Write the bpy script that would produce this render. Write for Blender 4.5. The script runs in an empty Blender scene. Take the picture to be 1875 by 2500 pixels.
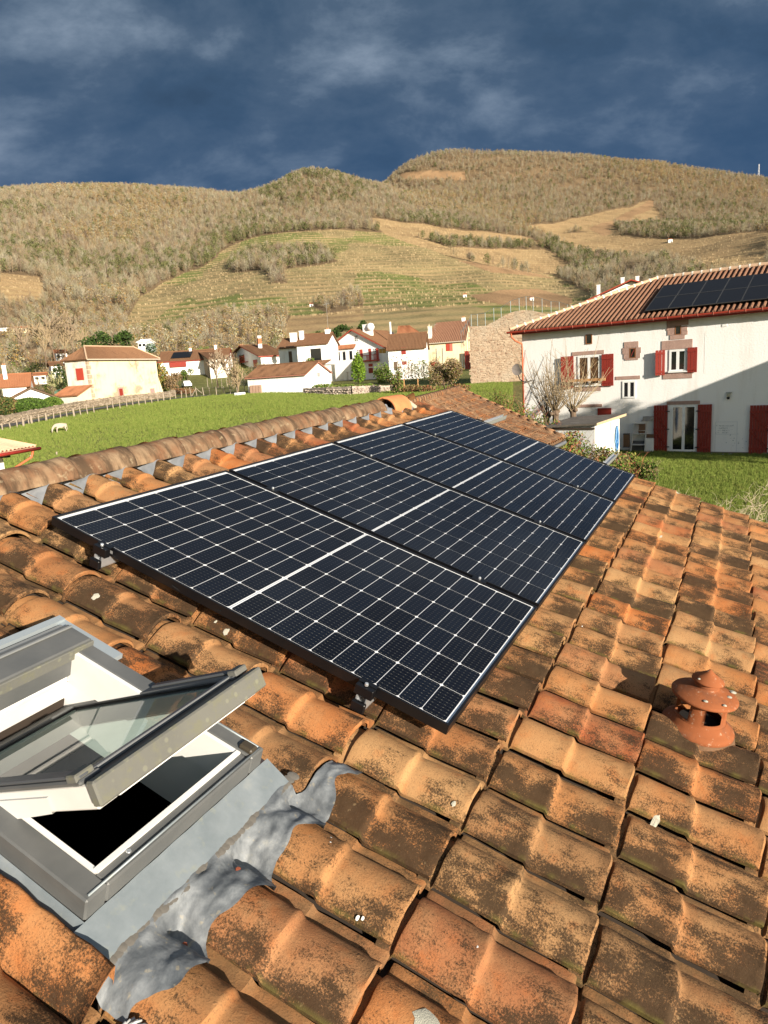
import bpy, math, random
import numpy as np
from mathutils import Matrix, Vector, noise as mnoise
random.seed(7); rng = np.random.default_rng(7)
R_ = math.radians
# ---------------------------------------------------------------- frames
# roof plane frame: u along the ridge, v down the slope, w into the roof (origin: near upper corner of first panel)
CU = np.array([[0.44645721, -0.22403547, 0.86630484], [0.86290838, 0.36398532, -0.35057642]])
CAMROT = np.stack([CU[0], CU[1], np.cross(CU[0], CU[1])], 1)      # rows: camera x, y(down), z(forward) in u,v,w
CAMT = np.array([-1.28219750, 0.0168652697, 2.67379320])
CLOC = -CAMROT.T @ CAMT
FPX = 1690.24
S3 = np.diag([1., -1., -1.])                                     # u,v,w -> local x,y,z
CX, CY, CZ = (S3 @ CAMROT[i] for i in range(3))
DOWN_C = np.array([0.0628, 0.9787, 0.1957]); DOWN_C /= np.linalg.norm(DOWN_C)
UPL = -(CX * DOWN_C[0] + CY * DOWN_C[1] + CZ * DOWN_C[2])
XL = np.array([1., 0, 0]); XL = XL - UPL * UPL[0]; XL /= np.linalg.norm(XL)
YL = np.cross(UPL, XL)
RW = np.stack([XL, YL, UPL])                                      # local -> world rotation
EYE = 4.5
cam_l = S3 @ CLOC
OFF = np.array([0, 0, EYE]) - np.array([0, 0, (RW @ cam_l)[2]])
ROOF = Matrix(((*RW[0], 0), (*RW[1], 0), (*RW[2], OFF[2]), (0, 0, 0, 1)))
CAM = RW @ cam_l + OFF
cx, cy, cz = RW @ CX, RW @ CY, RW @ CZ
FW = np.array([cz[0], cz[1], 0]); FW /= np.linalg.norm(FW)
RT = np.array([FW[1], -FW[0], 0])
def W(r, f, z=0.):                                               # metres right / forward of the viewpoint, height above the lawn
    p = CAM + RT * r + FW * f; return Vector((p[0], p[1], z))
def ray(px, py):
    d = cx * (px - 937.5) / FPX + cy * (py - 1250) / FPX + cz
    return np.array([d @ RT, d @ FW, d[2]])
def at(px, py, depth):                                           # r, f, z of the point seen there at a forward distance
    d = ray(px, py); s = depth / d[1]; return d[0] * s, depth, EYE + d[2] * s
def proj(r, f, z):
    P = np.stack([r * RT[0] + f * FW[0], r * RT[1] + f * FW[1], z - EYE], -1)
    x, y, zz = P @ cx, P @ cy, P @ cz
    zz = np.where(zz > .01, zz, .01)
    return 937.5 + FPX * x / zz, 1250 + FPX * y / zz
def lv(u, v, w): return Vector((u, -v, -w))                      # roof frame point
C = bpy.context.scene.collection
# ---------------------------------------------------------------- camera
cam = bpy.data.cameras.new('camera'); cam_o = bpy.data.objects.new('camera', cam); C.objects.link(cam_o)
cam.sensor_fit = 'HORIZONTAL'; cam.sensor_width = 36; cam.lens = 36 * FPX / 1875; cam.clip_start = .05; cam.clip_end = 9000
cam_o.matrix_world = Matrix(((cx[0], -cy[0], -cz[0], CAM[0]), (cx[1], -cy[1], -cz[1], CAM[1]), (cx[2], -cy[2], -cz[2], CAM[2]), (0, 0, 0, 1)))
bpy.context.scene.camera = cam_o
# ---------------------------------------------------------------- light
SUN_AZ, SUN_EL = R_(147), R_(14.5)                                 # azimuth clockwise from the viewing direction
sd = RT * math.sin(SUN_AZ) + FW * math.cos(SUN_AZ)
SUND = Vector((sd[0] * math.cos(SUN_EL), sd[1] * math.cos(SUN_EL), math.sin(SUN_EL)))
sl = bpy.data.lights.new('sun', 'SUN'); sl.energy = 5.0; sl.angle = R_(.53); sl.color = (1, .90, .765)
so = bpy.data.objects.new('sun', sl); C.objects.link(so); so.rotation_euler = SUND.to_track_quat('Z', 'Y').to_euler(); so.location = (0, 0, 60)
sc = bpy.context.scene
sc.view_settings.view_transform = 'Standard'; sc.view_settings.look = 'None'; sc.view_settings.gamma = 1
sc.view_settings.use_curve_mapping = False; sc.view_settings.exposure = 1.05
wd = bpy.data.worlds.new('World'); sc.world = wd; wd.use_nodes = True
def build_world():
    nt = wd.node_tree; N = nt.nodes; L = nt.links; N.clear()
    out = N.new('ShaderNodeOutputWorld'); bg = N.new('ShaderNodeBackground'); bg.inputs[1].default_value = .058
    L.new(bg.outputs[0], out.inputs[0])
    sky = N.new('ShaderNodeTexSky'); sky.sky_type = 'NISHITA'; sky.sun_disc = False
    sky.sun_elevation = SUN_EL; sky.sun_rotation = math.atan2(SUND.x, SUND.y); sky.air_density = 1.1; sky.dust_density = .8
    tc = N.new('ShaderNodeTexCoord')
    def dot(v):
        n = N.new('ShaderNodeVectorMath'); n.operation = 'DOT_PRODUCT'; n.inputs[1].default_value = v; L.new(tc.outputs['Generated'], n.inputs[0]); return n.outputs['Value']
    def m(op, a, b=None, clamp=False):
        n = N.new('ShaderNodeMath'); n.operation = op; n.use_clamp = clamp
        for i, q in enumerate((a, b)):
            if q is None: continue
            if isinstance(q, (int, float)): n.inputs[i].default_value = q
            else: L.new(q, n.inputs[i])
        return n.outputs[0]
    fwd, rt, up = dot(tuple(FW)), dot(tuple(RT)), dot((0, 0, 1))
    upc = m('ADD', m('MAXIMUM', up, 0), .48)
    cmb = N.new('ShaderNodeCombineXYZ'); L.new(m('DIVIDE', rt, upc), cmb.inputs[0]); L.new(m('DIVIDE', fwd, upc), cmb.inputs[1])
    def noi(scale, det, dist=0., vec=None, off=0., rough=.55):
        n = N.new('ShaderNodeTexNoise'); n.inputs['Scale'].default_value = scale; n.inputs['Detail'].default_value = det
        n.inputs['Distortion'].default_value = dist; n.inputs['Roughness'].default_value = rough
        mp = N.new('ShaderNodeMapping'); mp.inputs['Location'].default_value = (off, off * .7, off * .3); mp.inputs['Scale'].default_value = vec or (1, 1, 1)
        L.new(cmb.outputs[0], mp.inputs[0]); L.new(mp.outputs[0], n.inputs['Vector']); return n.outputs['Fac']
    big = noi(1.7, 3, .1, (1, 1.1, 1), 6.1); fine = noi(4.6, 7, .12, (.85, 1.15, 1), 4.3, .60)
    f = m('ADD', m('MULTIPLY', big, .58), m('MULTIPLY', fine, .62))
    f = m('ADD', f, m('MULTIPLY', m('SUBTRACT', up, .50), .16))
    rp = N.new('ShaderNodeValToRGB'); L.new(f, rp.inputs[0]); e = rp.color_ramp.elements
    e[0].position = .42; e[0].color = (.030, .057, .098, 1)
    e[1].position = .76; e[1].color = (.28, .34, .42, 1)
    for p, c in ((.50, (.038, .072, .124)), (.57, (.060, .097, .152)), (.63, (.115, .160, .222))):
        q = rp.color_ramp.elements.new(p); q.color = (*c, 1)
    # bluer, smoother curtain of rain near the ridge line
    low = m('SMOOTHSTEP', up, None) if False else None
    mr = N.new('ShaderNodeMapRange'); mr.interpolation_type = 'SMOOTHSTEP'; L.new(up, mr.inputs[0]); mr.inputs[1].default_value = .16; mr.inputs[2].default_value = .46
    mx = N.new('ShaderNodeMix'); mx.data_type = 'RGBA'; L.new(m('ADD', m('MULTIPLY', mr.outputs[0], .62), .38), mx.inputs['Factor'])
    mx.inputs['A'].default_value = (.026, .066, .145, 1); L.new(rp.outputs[0], mx.inputs['B'])
    sc10 = N.new('ShaderNodeVectorMath'); sc10.operation = 'SCALE'; sc10.inputs['Scale'].default_value = 11.4; L.new(mx.outputs['Result'], sc10.inputs[0])
    # storm covers the half of the sky ahead and overhead; behind the viewer it is broken and open
    mk = N.new('ShaderNodeMapRange'); mk.interpolation_type = 'SMOOTHSTEP'
    L.new(m('ADD', m('ADD', fwd, m('MULTIPLY', up, .25)), m('MULTIPLY', m('SUBTRACT', big, .5), .6)), mk.inputs[0])
    mk.inputs[1].default_value = -.45; mk.inputs[2].default_value = .35
    mm = N.new('ShaderNodeMix'); mm.data_type = 'RGBA'; L.new(mk.outputs[0], mm.inputs['Factor']); L.new(sky.outputs[0], mm.inputs['A']); L.new(sc10.outputs[0], mm.inputs['B'])
    L.new(mm.outputs['Result'], bg.inputs[0])
build_world()
# ---------------------------------------------------------------- helpers: tags, meshes
def tag(o, label=None, cat=None, group=None, kind=None):
    if label: o['label'] = label
    if cat: o['category'] = cat
    if group: o['group'] = group
    if kind: o['kind'] = kind
    return o
def empty(name, loc, rz=0., label=None, cat=None, group=None, mat=None):
    o = bpy.data.objects.new(name, None); C.objects.link(o); o.empty_display_size = .3
    if mat is not None: o.matrix_world = mat
    else: o.location = loc; o.rotation_euler = (0, 0, rz)
    return tag(o, label, cat, group)
class MB:
    def __init__(s): s.v = []; s.f = []; s.m = []
    def add(s, vs, fs, m=0):
        b = len(s.v); s.v += [tuple(q) for q in vs]; s.f += [tuple(b + i for i in q) for q in fs]; s.m += [m] * len(fs); return s
    def quad(s, a, b, c, d, m=0): return s.add([a, b, c, d], [(0, 1, 2, 3)], m)
    def box(s, c, sz, m=0, M=None, bev=0.):
        x, y, z = (q / 2 for q in sz)
        if bev > 0:
            vs = []; b = bev
            for sx in (-1, 1):
                for sy in (-1, 1):
                    for sz_ in (-1, 1):
                        vs += [(sx * (x - b), sy * (y - b), sz_ * z), (sx * (x - b), sy * y, sz_ * (z - b)), (sx * x, sy * (y - b), sz_ * (z - b))]
            import itertools
            def ix(i, j, k, t): return ((i * 2 + j) * 2 + k) * 3 + t
            fs = []
            for k in (0, 1):
                q = [ix(0, 0, k, 0), ix(1, 0, k, 0), ix(1, 1, k, 0), ix(0, 1, k, 0)]; fs.append(q if k else q[::-1])
            for j in (0, 1):
                q = [ix(0, j, 0, 1), ix(1, j, 0, 1), ix(1, j, 1, 1), ix(0, j, 1, 1)]; fs.append(q[::-1] if j else q)
            for i in (0, 1):
                q = [ix(i, 0, 0, 2), ix(i, 1, 0, 2), ix(i, 1, 1, 2), ix(i, 0, 1, 2)]; fs.append(q if i else q[::-1])
            for i in (0, 1):
                for j in (0, 1):
                    q = [ix(i, j, 0, 1), ix(i, j, 0, 2), ix(i, j, 1, 2), ix(i, j, 1, 1)]; fs.append(q if (i ^ j) == 0 else q[::-1])
            for i in (0, 1):
                for k in (0, 1):
                    q = [ix(i, 0, k, 0), ix(i, 0, k, 2), ix(i, 1, k, 2), ix(i, 1, k, 0)]; fs.append(q if (i ^ k) else q[::-1])
            for j in (0, 1):
                for k in (0, 1):
                    q = [ix(0, j, k, 0), ix(0, j, k, 1), ix(1, j, k, 1), ix(1, j, k, 0)]; fs.append(q[::-1] if (j ^ k) else q)
            for i in (0, 1):
                for j in (0, 1):
                    for k in (0, 1):
                        q = [ix(i, j, k, 0), ix(i, j, k, 1), ix(i, j, k, 2)]; fs.append(q if (i + j + k) % 2 else q[::-1])
        else:
            vs = [(i * x, j * y, k * z) for i in (-1, 1) for j in (-1, 1) for k in (-1, 1)]
            fs = [(0, 1, 3, 2), (4, 6, 7, 5), (0, 4, 5, 1), (2, 3, 7, 6), (0, 2, 6, 4), (1, 5, 7, 3)]
        vs = [Vector(q) for q in vs]
        if M is not None: vs = [M @ q for q in vs]
        c = Vector(c); return s.add([q + c for q in vs], fs, m)
    def bb(s, a, b, m=0, bev=0.):                                # box between two corners
        a, b = Vector(a), Vector(b); return s.box((a + b) / 2, [abs(q) for q in (b - a)], m, bev=bev)
    def tube(s, pts, rad, n=6, m=0, cap=True):
        pts = [Vector(p) for p in pts]; rr = rad if isinstance(rad, (list, tuple)) else [rad] * len(pts)
        base = len(s.v); ref = None
        for i, p in enumerate(pts):
            t = (pts[min(i + 1, len(pts) - 1)] - pts[max(i - 1, 0)]); t = t.normalized() if t.length > 1e-9 else Vector((0, 0, 1))
            if ref is None: ref = t.orthogonal().normalized()
            ref = (ref - t * ref.dot(t)); ref = ref.normalized() if ref.length > 1e-6 else t.orthogonal().normalized()
            bn = t.cross(ref)
            for k in range(n):
                a = 2 * math.pi * k / n; s.v.append(tuple(p + (ref * math.cos(a) + bn * math.sin(a)) * rr[i]))
        for i in range(len(pts) - 1):
            for k in range(n):
                a, b = base + i * n + k, base + i * n + (k + 1) % n; s.f.append((a, b, b + n, a + n)); s.m.append(m)
        if cap and n > 2:
            s.f.append(tuple(base + k for k in range(n))[::-1]); s.f.append(tuple(base + (len(pts) - 1) * n + k for k in range(n))); s.m += [m, m]
        return s
    def lathe(s, prof, n=32, m=0, c=(0, 0, 0), skip=None):
        base = len(s.v)
        for r, z in prof:
            for k in range(n):
                a = 2 * math.pi * k / n; s.v.append((c[0] + r * math.cos(a), c[1] + r * math.sin(a), c[2] + z))
        for i in range(len(prof) - 1):
            for k in range(n):
                if skip and skip(i, k): continue
                a, b = base + i * n + k, base + i * n + (k + 1) % n; s.f.append((a, b, b + n, a + n)); s.m.append(m)
        return s
    def mesh(s, name, mats, smooth=False):
        me = bpy.data.meshes.new(name); me.from_pydata(s.v, [], s.f)
        for q in (mats if isinstance(mats, (list, tuple)) else [mats]): me.materials.append(q)
        if len(me.materials) > 1: me.polygons.foreach_set('material_index', s.m)
        if smooth: me.polygons.foreach_set('use_smooth', [True] * len(me.polygons))
        me.update(); return me
    def build(s, name, mats, parent=None, smooth=False, loc=None, **k):
        me = s.mesh(name, mats, smooth); return inst(name, me, parent, loc, **k)
def inst(name, me, parent=None, loc=None, mat=None, label=None, cat=None, group=None, kind=None):
    o = bpy.data.objects.new(name, me); C.objects.link(o)
    if parent is not None: o.parent = parent
    if mat is not None: o.matrix_basis = mat
    elif loc is not None: o.location = loc
    return tag(o, label, cat, group, kind)
def np_mesh(name, v, f, mats, fm=None, smooth=False):
    me = bpy.data.meshes.new(name); v = np.asarray(v, np.float32); f = np.asarray(f, np.int32)
    me.vertices.add(len(v)); me.vertices.foreach_set('co', v.ravel()); n = f.shape[1]
    me.loops.add(f.size); me.loops.foreach_set('vertex_index', f.ravel()); me.polygons.add(len(f))
    me.polygons.foreach_set('loop_start', np.arange(0, f.size, n, dtype=np.int32)); me.polygons.foreach_set('loop_total', np.full(len(f), n, np.int32))
    for q in (mats if isinstance(mats, (list, tuple)) else [mats]): me.materials.append(q)
    if fm is not None: me.polygons.foreach_set('material_index', np.asarray(fm, np.int32))
    if smooth: me.polygons.foreach_set('use_smooth', np.ones(len(f), bool))
    me.update(calc_edges=True); return me
def grid_faces(nr, nc):
    i = np.arange(nr - 1)[:, None] * nc + np.arange(nc - 1)[None]; i = i.ravel()
    return np.stack([i, i + 1, i + nc + 1, i + nc], 1)
# ---------------------------------------------------------------- helpers: materials
class NT:
    def __init__(s, name):
        s.mt = bpy.data.materials.new(name); s.mt.use_nodes = True; s.t = s.mt.node_tree; s.N = s.t.nodes; s.L = s.t.links
        s.b = s.N['Principled BSDF']; s.tc = s.N.new('ShaderNodeTexCoord'); s.oi = None
    def put(s, sock, val):
        if isinstance(val, (int, float)): sock.default_value = val
        elif isinstance(val, (tuple, list)): sock.default_value = (*val, 1) if len(val) == 3 and sock.type == 'RGBA' else val
        else: s.L.new(val, sock)
    def obj(s): return s.tc.outputs['Object']
    def rand(s):
        if not s.oi: s.oi = s.N.new('ShaderNodeObjectInfo')
        return s.oi.outputs['Random']
    def vec(s, scale=(1, 1, 1), off=None, src=None):
        mp = s.N.new('ShaderNodeMapping'); mp.inputs['Scale'].default_value = scale; s.L.new(src or s.obj(), mp.inputs[0])
        if off is not None:
            c = s.N.new('ShaderNodeCombineXYZ')
            for i in range(3): s.L.new(s.math('MULTIPLY', off, 37. + 11 * i), c.inputs[i])
            s.L.new(c.outputs[0], mp.inputs['Location'])
        return mp.outputs[0]
    def noise(s, scale, det=4, vec=None, rough=.55, dist=0., out='Fac'):
        n = s.N.new('ShaderNodeTexNoise'); s.put(n.inputs['Scale'], scale); n.inputs['Detail'].default_value = det; n.inputs['Roughness'].default_value = rough
        n.inputs['Distortion'].default_value = dist; s.L.new(vec or s.obj(), n.inputs['Vector']); return n.outputs[out]
    def voro(s, scale, vec=None, feat='F1', out='Distance', rnd=1.):
        n = s.N.new('ShaderNodeTexVoronoi'); n.feature = feat; n.inputs['Scale'].default_value = scale; n.inputs['Randomness'].default_value = rnd
        s.L.new(vec or s.obj(), n.inputs['Vector']); return n.outputs[out]
    def ramp(s, fac, stops, interp='LINEAR'):
        r = s.N.new('ShaderNodeValToRGB'); r.color_ramp.interpolation = interp; s.put(r.inputs[0], fac); e = r.color_ramp.elements
        for i, (p, c) in enumerate(stops):
            c = (c, c, c) if isinstance(c, (int, float)) else c
            q = e[i] if i < 2 else e.new(p)
            q.position = p; q.color = (*c, 1)
        return r.outputs[0]
    def mix(s, fac, a, b, mode='MIX'):
        n = s.N.new('ShaderNodeMix'); n.data_type = 'RGBA'; n.blend_type = mode; s.put(n.inputs['Factor'], fac); s.put(n.inputs['A'], a); s.put(n.inputs['B'], b); return n.outputs['Result']
    def math(s, op, a, b=0., c=0., clamp=False):
        n = s.N.new('ShaderNodeMath'); n.operation = op; n.use_clamp = clamp
        for i, q in enumerate((a, b, c)): s.put(n.inputs[i], q)
        return n.outputs[0]
    def sep(s, src=None):
        n = s.N.new('ShaderNodeSeparateXYZ'); s.L.new(src or s.obj(), n.inputs[0]); return n.outputs
    def attr(s, name, out='Color'):
        n = s.N.new('ShaderNodeAttribute'); n.attribute_name = name; return n.outputs[out]
    def bump(s, h, dist=.01, strength=.6):
        n = s.N.new('ShaderNodeBump'); n.inputs['Distance'].default_value = dist; n.inputs['Strength'].default_value = strength; s.L.new(h, n.inputs['Height']); s.L.new(n.outputs[0], s.b.inputs['Normal']); return s
    def done(s, col=None, rough=.8, metal=0., spec=None, coat=None, trans=None):
        if col is not None: s.put(s.b.inputs['Base Color'], col)
        s.put(s.b.inputs['Roughness'], rough); s.put(s.b.inputs['Metallic'], metal)
        if spec is not None: s.put(s.b.inputs['Specular IOR Level'], spec)
        if coat is not None: s.put(s.b.inputs['Coat Weight'], coat); s.b.inputs['Coat Roughness'].default_value = .05
        return s.mt
def schlick(m, f0):
    g = m.N.new('ShaderNodeNewGeometry'); d = m.N.new('ShaderNodeVectorMath'); d.operation = 'DOT_PRODUCT'; m.L.new(g.outputs['Normal'], d.inputs[0]); m.L.new(g.outputs['Incoming'], d.inputs[1])
    c = m.math('SUBTRACT', 1., m.math('ABSOLUTE', d.outputs['Value']), clamp=True); return m.math('ADD', m.math('MULTIPLY', m.math('POWER', c, 5.), .8), f0)
_mc = {}
def mat(name, col, rough=.8, var=.18, scale=3., metal=0., bump=0., bscale=None, spec=.3):
    if name in _mc: return _mc[name]
    m = NT(name); n = m.noise(scale, 5, m.vec((1, 1, 1), m.rand()))
    c = m.mix(n, tuple(q * (1 - var) for q in col), tuple(min(1, q * (1 + var)) for q in col))
    if bump: m.bump(m.noise(bscale or scale * 6, 4), bump, .7)
    _mc[name] = m.done(c, rough, metal, spec); return _mc[name]
# ---------------------------------------------------------------- terrain
def _cr(xs, ys):
    xs = np.array(xs, float); ys = np.array(ys, float)
    d = np.gradient(ys, xs)
    def f(x):
        x = np.clip(x, xs[0], xs[-1]); i = np.clip(np.searchsorted(xs, x) - 1, 0, len(xs) - 2)
        h = xs[i + 1] - xs[i]; t = (x - xs[i]) / h
        return (2 * t**3 - 3 * t**2 + 1) * ys[i] + (t**3 - 2 * t**2 + t) * h * d[i] + (-2 * t**3 + 3 * t**2) * ys[i + 1] + (t**3 - t**2) * h * d[i + 1]
    return f
XS = (0, 235, 470, 700, 940, 1175, 1400, 1645, 1875)
LAY = [                                                            # distance, outline of the land at that distance as photographed
    (215, XS, (905, 880, 862, 852, 845, 842, 835, 820, 815)),
    (330, XS, (800, 800, 792, 772, 752, 735, 748, 700, 680)),
    (470, XS, (670, 700, 700, 668, 668, 676, 715, 660, 632)),
    (620, XS, (585, 600, 625, 600, 597, 622, 662, 628, 596)),
    (820, XS, (515, 520, 545, 512, 528, 560, 590, 578, 565)),
    (1060, (0, 130, 260, 400, 508, 588, 640, 678, 723, 780, 820, 859, 900, 938, 1010, 1175, 1400, 1645, 1875),
           (470, 458, 456, 466, 475, 482, 472, 456, 433, 424, 428, 438, 448, 456, 486, 512, 532, 532, 545)),
    (1300, XS, (500, 500, 500, 500, 480, 458, 468, 472, 492)),
    (1560, (0, 700, 900, 938, 958, 985, 1017, 1073, 1200, 1356, 1450, 1525, 1600, 1695, 1780, 1875),
           (540, 520, 474, 456, 437, 415, 399, 383, 382, 385, 392, 400, 405, 421, 432, 444)),
    (2300, XS, (600, 600, 600, 600, 560, 520, 520, 540, 560))]
# nearer ground: height by distance
NEAR = [(0, 0.), (12, 0.), (26, 0.), (36, .05), (48, .35), (60, .9), (75, 1.6), (90, 2.3), (110, 2.9), (135, 3.3), (165, 4.6)]
AZN = np.radians(np.concatenate([np.arange(-180, -42, 3.), np.arange(-42, -33, 1.), np.arange(-33, 33, .11), np.arange(33, 42, 1.), np.arange(42, 181, 3.)]))
def _t_of(az, cf):
    a = np.clip(az, R_(-30.5), R_(30.5)); x = 937.5 + FPX * np.tan(a)
    for _ in range(6):
        y = cf(np.clip(x, 0, 1875))
        d = np.stack([np.full_like(x, 0), y], -1)
        dirs = cx[None] * ((x - 937.5) / FPX)[:, None] + cy[None] * ((y - 1250) / FPX)[:, None] + cz[None]
        r, f, z = dirs @ RT, dirs @ FW, dirs[:, 2]
        x = x + (np.tan(a) - r / f) * FPX
    t = z / np.hypot(r, f)
    k = np.clip((np.abs(az) - R_(34)) / R_(60), 0, 1); k = k * k * (3 - 2 * k)
    return t * (1 - k) + .03 * k
TD = [q[0] for q in NEAR] + [q[0] for q in LAY]
TZ = np.zeros((len(AZN), len(TD)))
for j, (d, z) in enumerate(NEAR): TZ[:, j] = z
for j, (d, xs, ys) in enumerate(LAY): TZ[:, len(NEAR) + j] = EYE + d * _t_of(AZN, _cr(xs, ys))
def _vn(x, y, s):                                                   # cheap value noise
    x = x / s; y = y / s; xi = np.floor(x).astype(int); yi = np.floor(y).astype(int); fx = x - xi; fy = y - yi
    fx = fx * fx * (3 - 2 * fx); fy = fy * fy * (3 - 2 * fy)
    def h(a, b): return (((a * 374761393 + b * 668265263) ^ (a * 1274126177 + (b << 5))) & 0xffff) / 65535.
    return (h(xi, yi) * (1 - fx) + h(xi + 1, yi) * fx) * (1 - fy) + (h(xi, yi + 1) * (1 - fx) + h(xi + 1, yi + 1) * fx) * fy
DN = np.concatenate([[0, 4, 8, 12, 16], np.arange(20, 60, 1.), np.arange(60, 190, 2.5), np.arange(190, 1100, 3.), np.arange(1100, 1700, 8.), np.arange(1700, 2320, 60.)])
def _cols(tz):
    out = np.empty((tz.shape[0], len(DN))); xs = np.array(TD, float)
    i = np.clip(np.searchsorted(xs, DN, side='right') - 1, 0, len(xs) - 2); h = xs[i + 1] - xs[i]; t = (DN - xs[i]) / h
    sl_ = np.diff(tz, axis=1) / np.diff(xs)
    d = np.zeros_like(tz); d[:, 1:-1] = np.where(sl_[:, 1:] * sl_[:, :-1] > 0, 2 * sl_[:, 1:] * sl_[:, :-1] / (sl_[:, 1:] + sl_[:, :-1] + 1e-9), 0); d[:, -1] = sl_[:, -1]
    out = (2 * t**3 - 3 * t**2 + 1) * tz[:, i] + (t**3 - 2 * t**2 + t) * h * d[:, i] + (-2 * t**3 + 3 * t**2) * tz[:, i + 1] + (t**3 - t**2) * h * d[:, i + 1]
    return out
GZ = _cols(TZ)
_rr = np.sin(AZN)[:, None] * DN[None]; _ff = np.cos(AZN)[:, None] * DN[None]
_amp = np.clip((DN - 200) / 300, 0, 1)[None] * np.clip(1 - (DN - 980) / 120, .25, 1)[None]
GZ += _amp * ((_vn(_rr + 900, _ff, 95.) - .5) * 15 + (_vn(_rr + 300, _ff + 77, 38.) - .5) * 5)
GZ += np.clip((DN - 20) / 30, 0, 1)[None] * np.clip(1 - (DN - 150) / 60, 0, 1)[None] * (_vn(_rr, _ff, 9.) - .5) * .22
def ground(r, f):
    az = np.arctan2(r, f); D = np.hypot(r, f)
    a = np.interp(az, AZN, np.arange(len(AZN))); b = np.interp(D, DN, np.arange(len(DN)))
    a0 = np.clip(np.floor(a).astype(int), 0, len(AZN) - 2); b0 = np.clip(np.floor(b).astype(int), 0, len(DN) - 2); fa = a - a0; fb = b - b0
    return (GZ[a0, b0] * (1 - fb) + GZ[a0, b0 + 1] * fb) * (1 - fa) + (GZ[a0 + 1, b0] * (1 - fb) + GZ[a0 + 1, b0 + 1] * fb) * fa
def hit(px, py, lo=14., hi=500.):                                   # where the sight line meets the ground
    s = np.linspace(lo, hi, 4000); d = ray(px, py); r, f = d[0] * s / d[1], s; z = EYE + d[2] * s / d[1]
    k = np.nonzero(z <= ground(r, f))[0]
    i = k[0] if len(k) else len(s) - 1
    return float(r[i]), float(f[i]), float(ground(r[i:i + 1], f[i:i + 1])[0])
def G(r, f): return float(ground(np.array([r]), np.array([f]))[0])
def inpoly(x, y, poly):
    c = np.zeros(x.shape, bool); n = len(poly)
    for i in range(n):
        x1, y1 = poly[i]; x2, y2 = poly[(i + 1) % n]
        c ^= ((y1 > y) != (y2 > y)) & (x < (x2 - x1) * (y - y1) / (y2 - y1 + 1e-9) + x1)
    return c
VINE_G = [[(330, 735), (410, 690), (480, 655), (560, 600), (640, 574), (720, 562), (800, 560), (930, 566), (1010, 590), (1110, 632), (1230, 655), (1354, 674), (1445, 719), (1455, 800), (1450, 870), (690, 870), (700, 812), (716, 770), (640, 762), (540, 765), (420, 800), (350, 822), (300, 800)]]
VINE_T = [[(893, 531), (972, 542), (1085, 554), (1300, 582), (1345, 616), (1400, 655), (1356, 674), (1240, 655), (1100, 627), (938, 571)],
          [(1288, 554), (1412, 531), (1582, 491), (1627, 542), (1503, 554), (1514, 582), (1412, 565), (1334, 582)],
          [(1334, 576), (1470, 568), (1627, 583), (1875, 566), (1875, 676), (1700, 662), (1560, 632), (1401, 614)],
          [(0, 667), (100, 678), (105, 730), (0, 735)], [(710, 770), (885, 748), (895, 778), (700, 830)]]
SOIL = [[(972, 424), (1130, 418), (1135, 438), (985, 442)], [(1150, 722), (1220, 704), (1310, 703), (1395, 727), (1380, 752), (1250, 748), (1175, 738)],
        [(1115, 636), (1160, 640), (1350, 676), (1200, 664)], [(1440, 560), (1590, 488), (1600, 500), (1470, 575)], [(60, 860), (130, 850), (150, 880), (70, 885)], [(560, 640), (650, 628), (660, 650), (560, 662)]]
HEDGE = [[(560, 640), (610, 620), (680, 612), (790, 618), (830, 640), (760, 652), (660, 660), (565, 662)], [(745, 742), (880, 712), (892, 748), (800, 762)],
         [(1010, 575), (1035, 585), (1400, 600), (1390, 610), (1100, 604)], [(640, 660), (690, 655), (700, 690), (660, 690)]]
def cover(r, f, z):
    x, y = proj(r, f, z); D = np.hypot(r, f); c = np.zeros(x.shape, int); j = (_vn(r, f, 22.) - .5) * 14; x = x + j; y = y + j * .6
    for p in VINE_G: c[inpoly(x, y, p)] = 1
    for p in VINE_T: c[inpoly(x, y, p)] = 2
    for p in SOIL: c[inpoly(x, y, p)] = 3
    for p in HEDGE: c[inpoly(x, y, p)] = 0
    c[(D < 200)] = 4
    c[(f < 0) & (D > 200)] = 4
    return c
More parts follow.
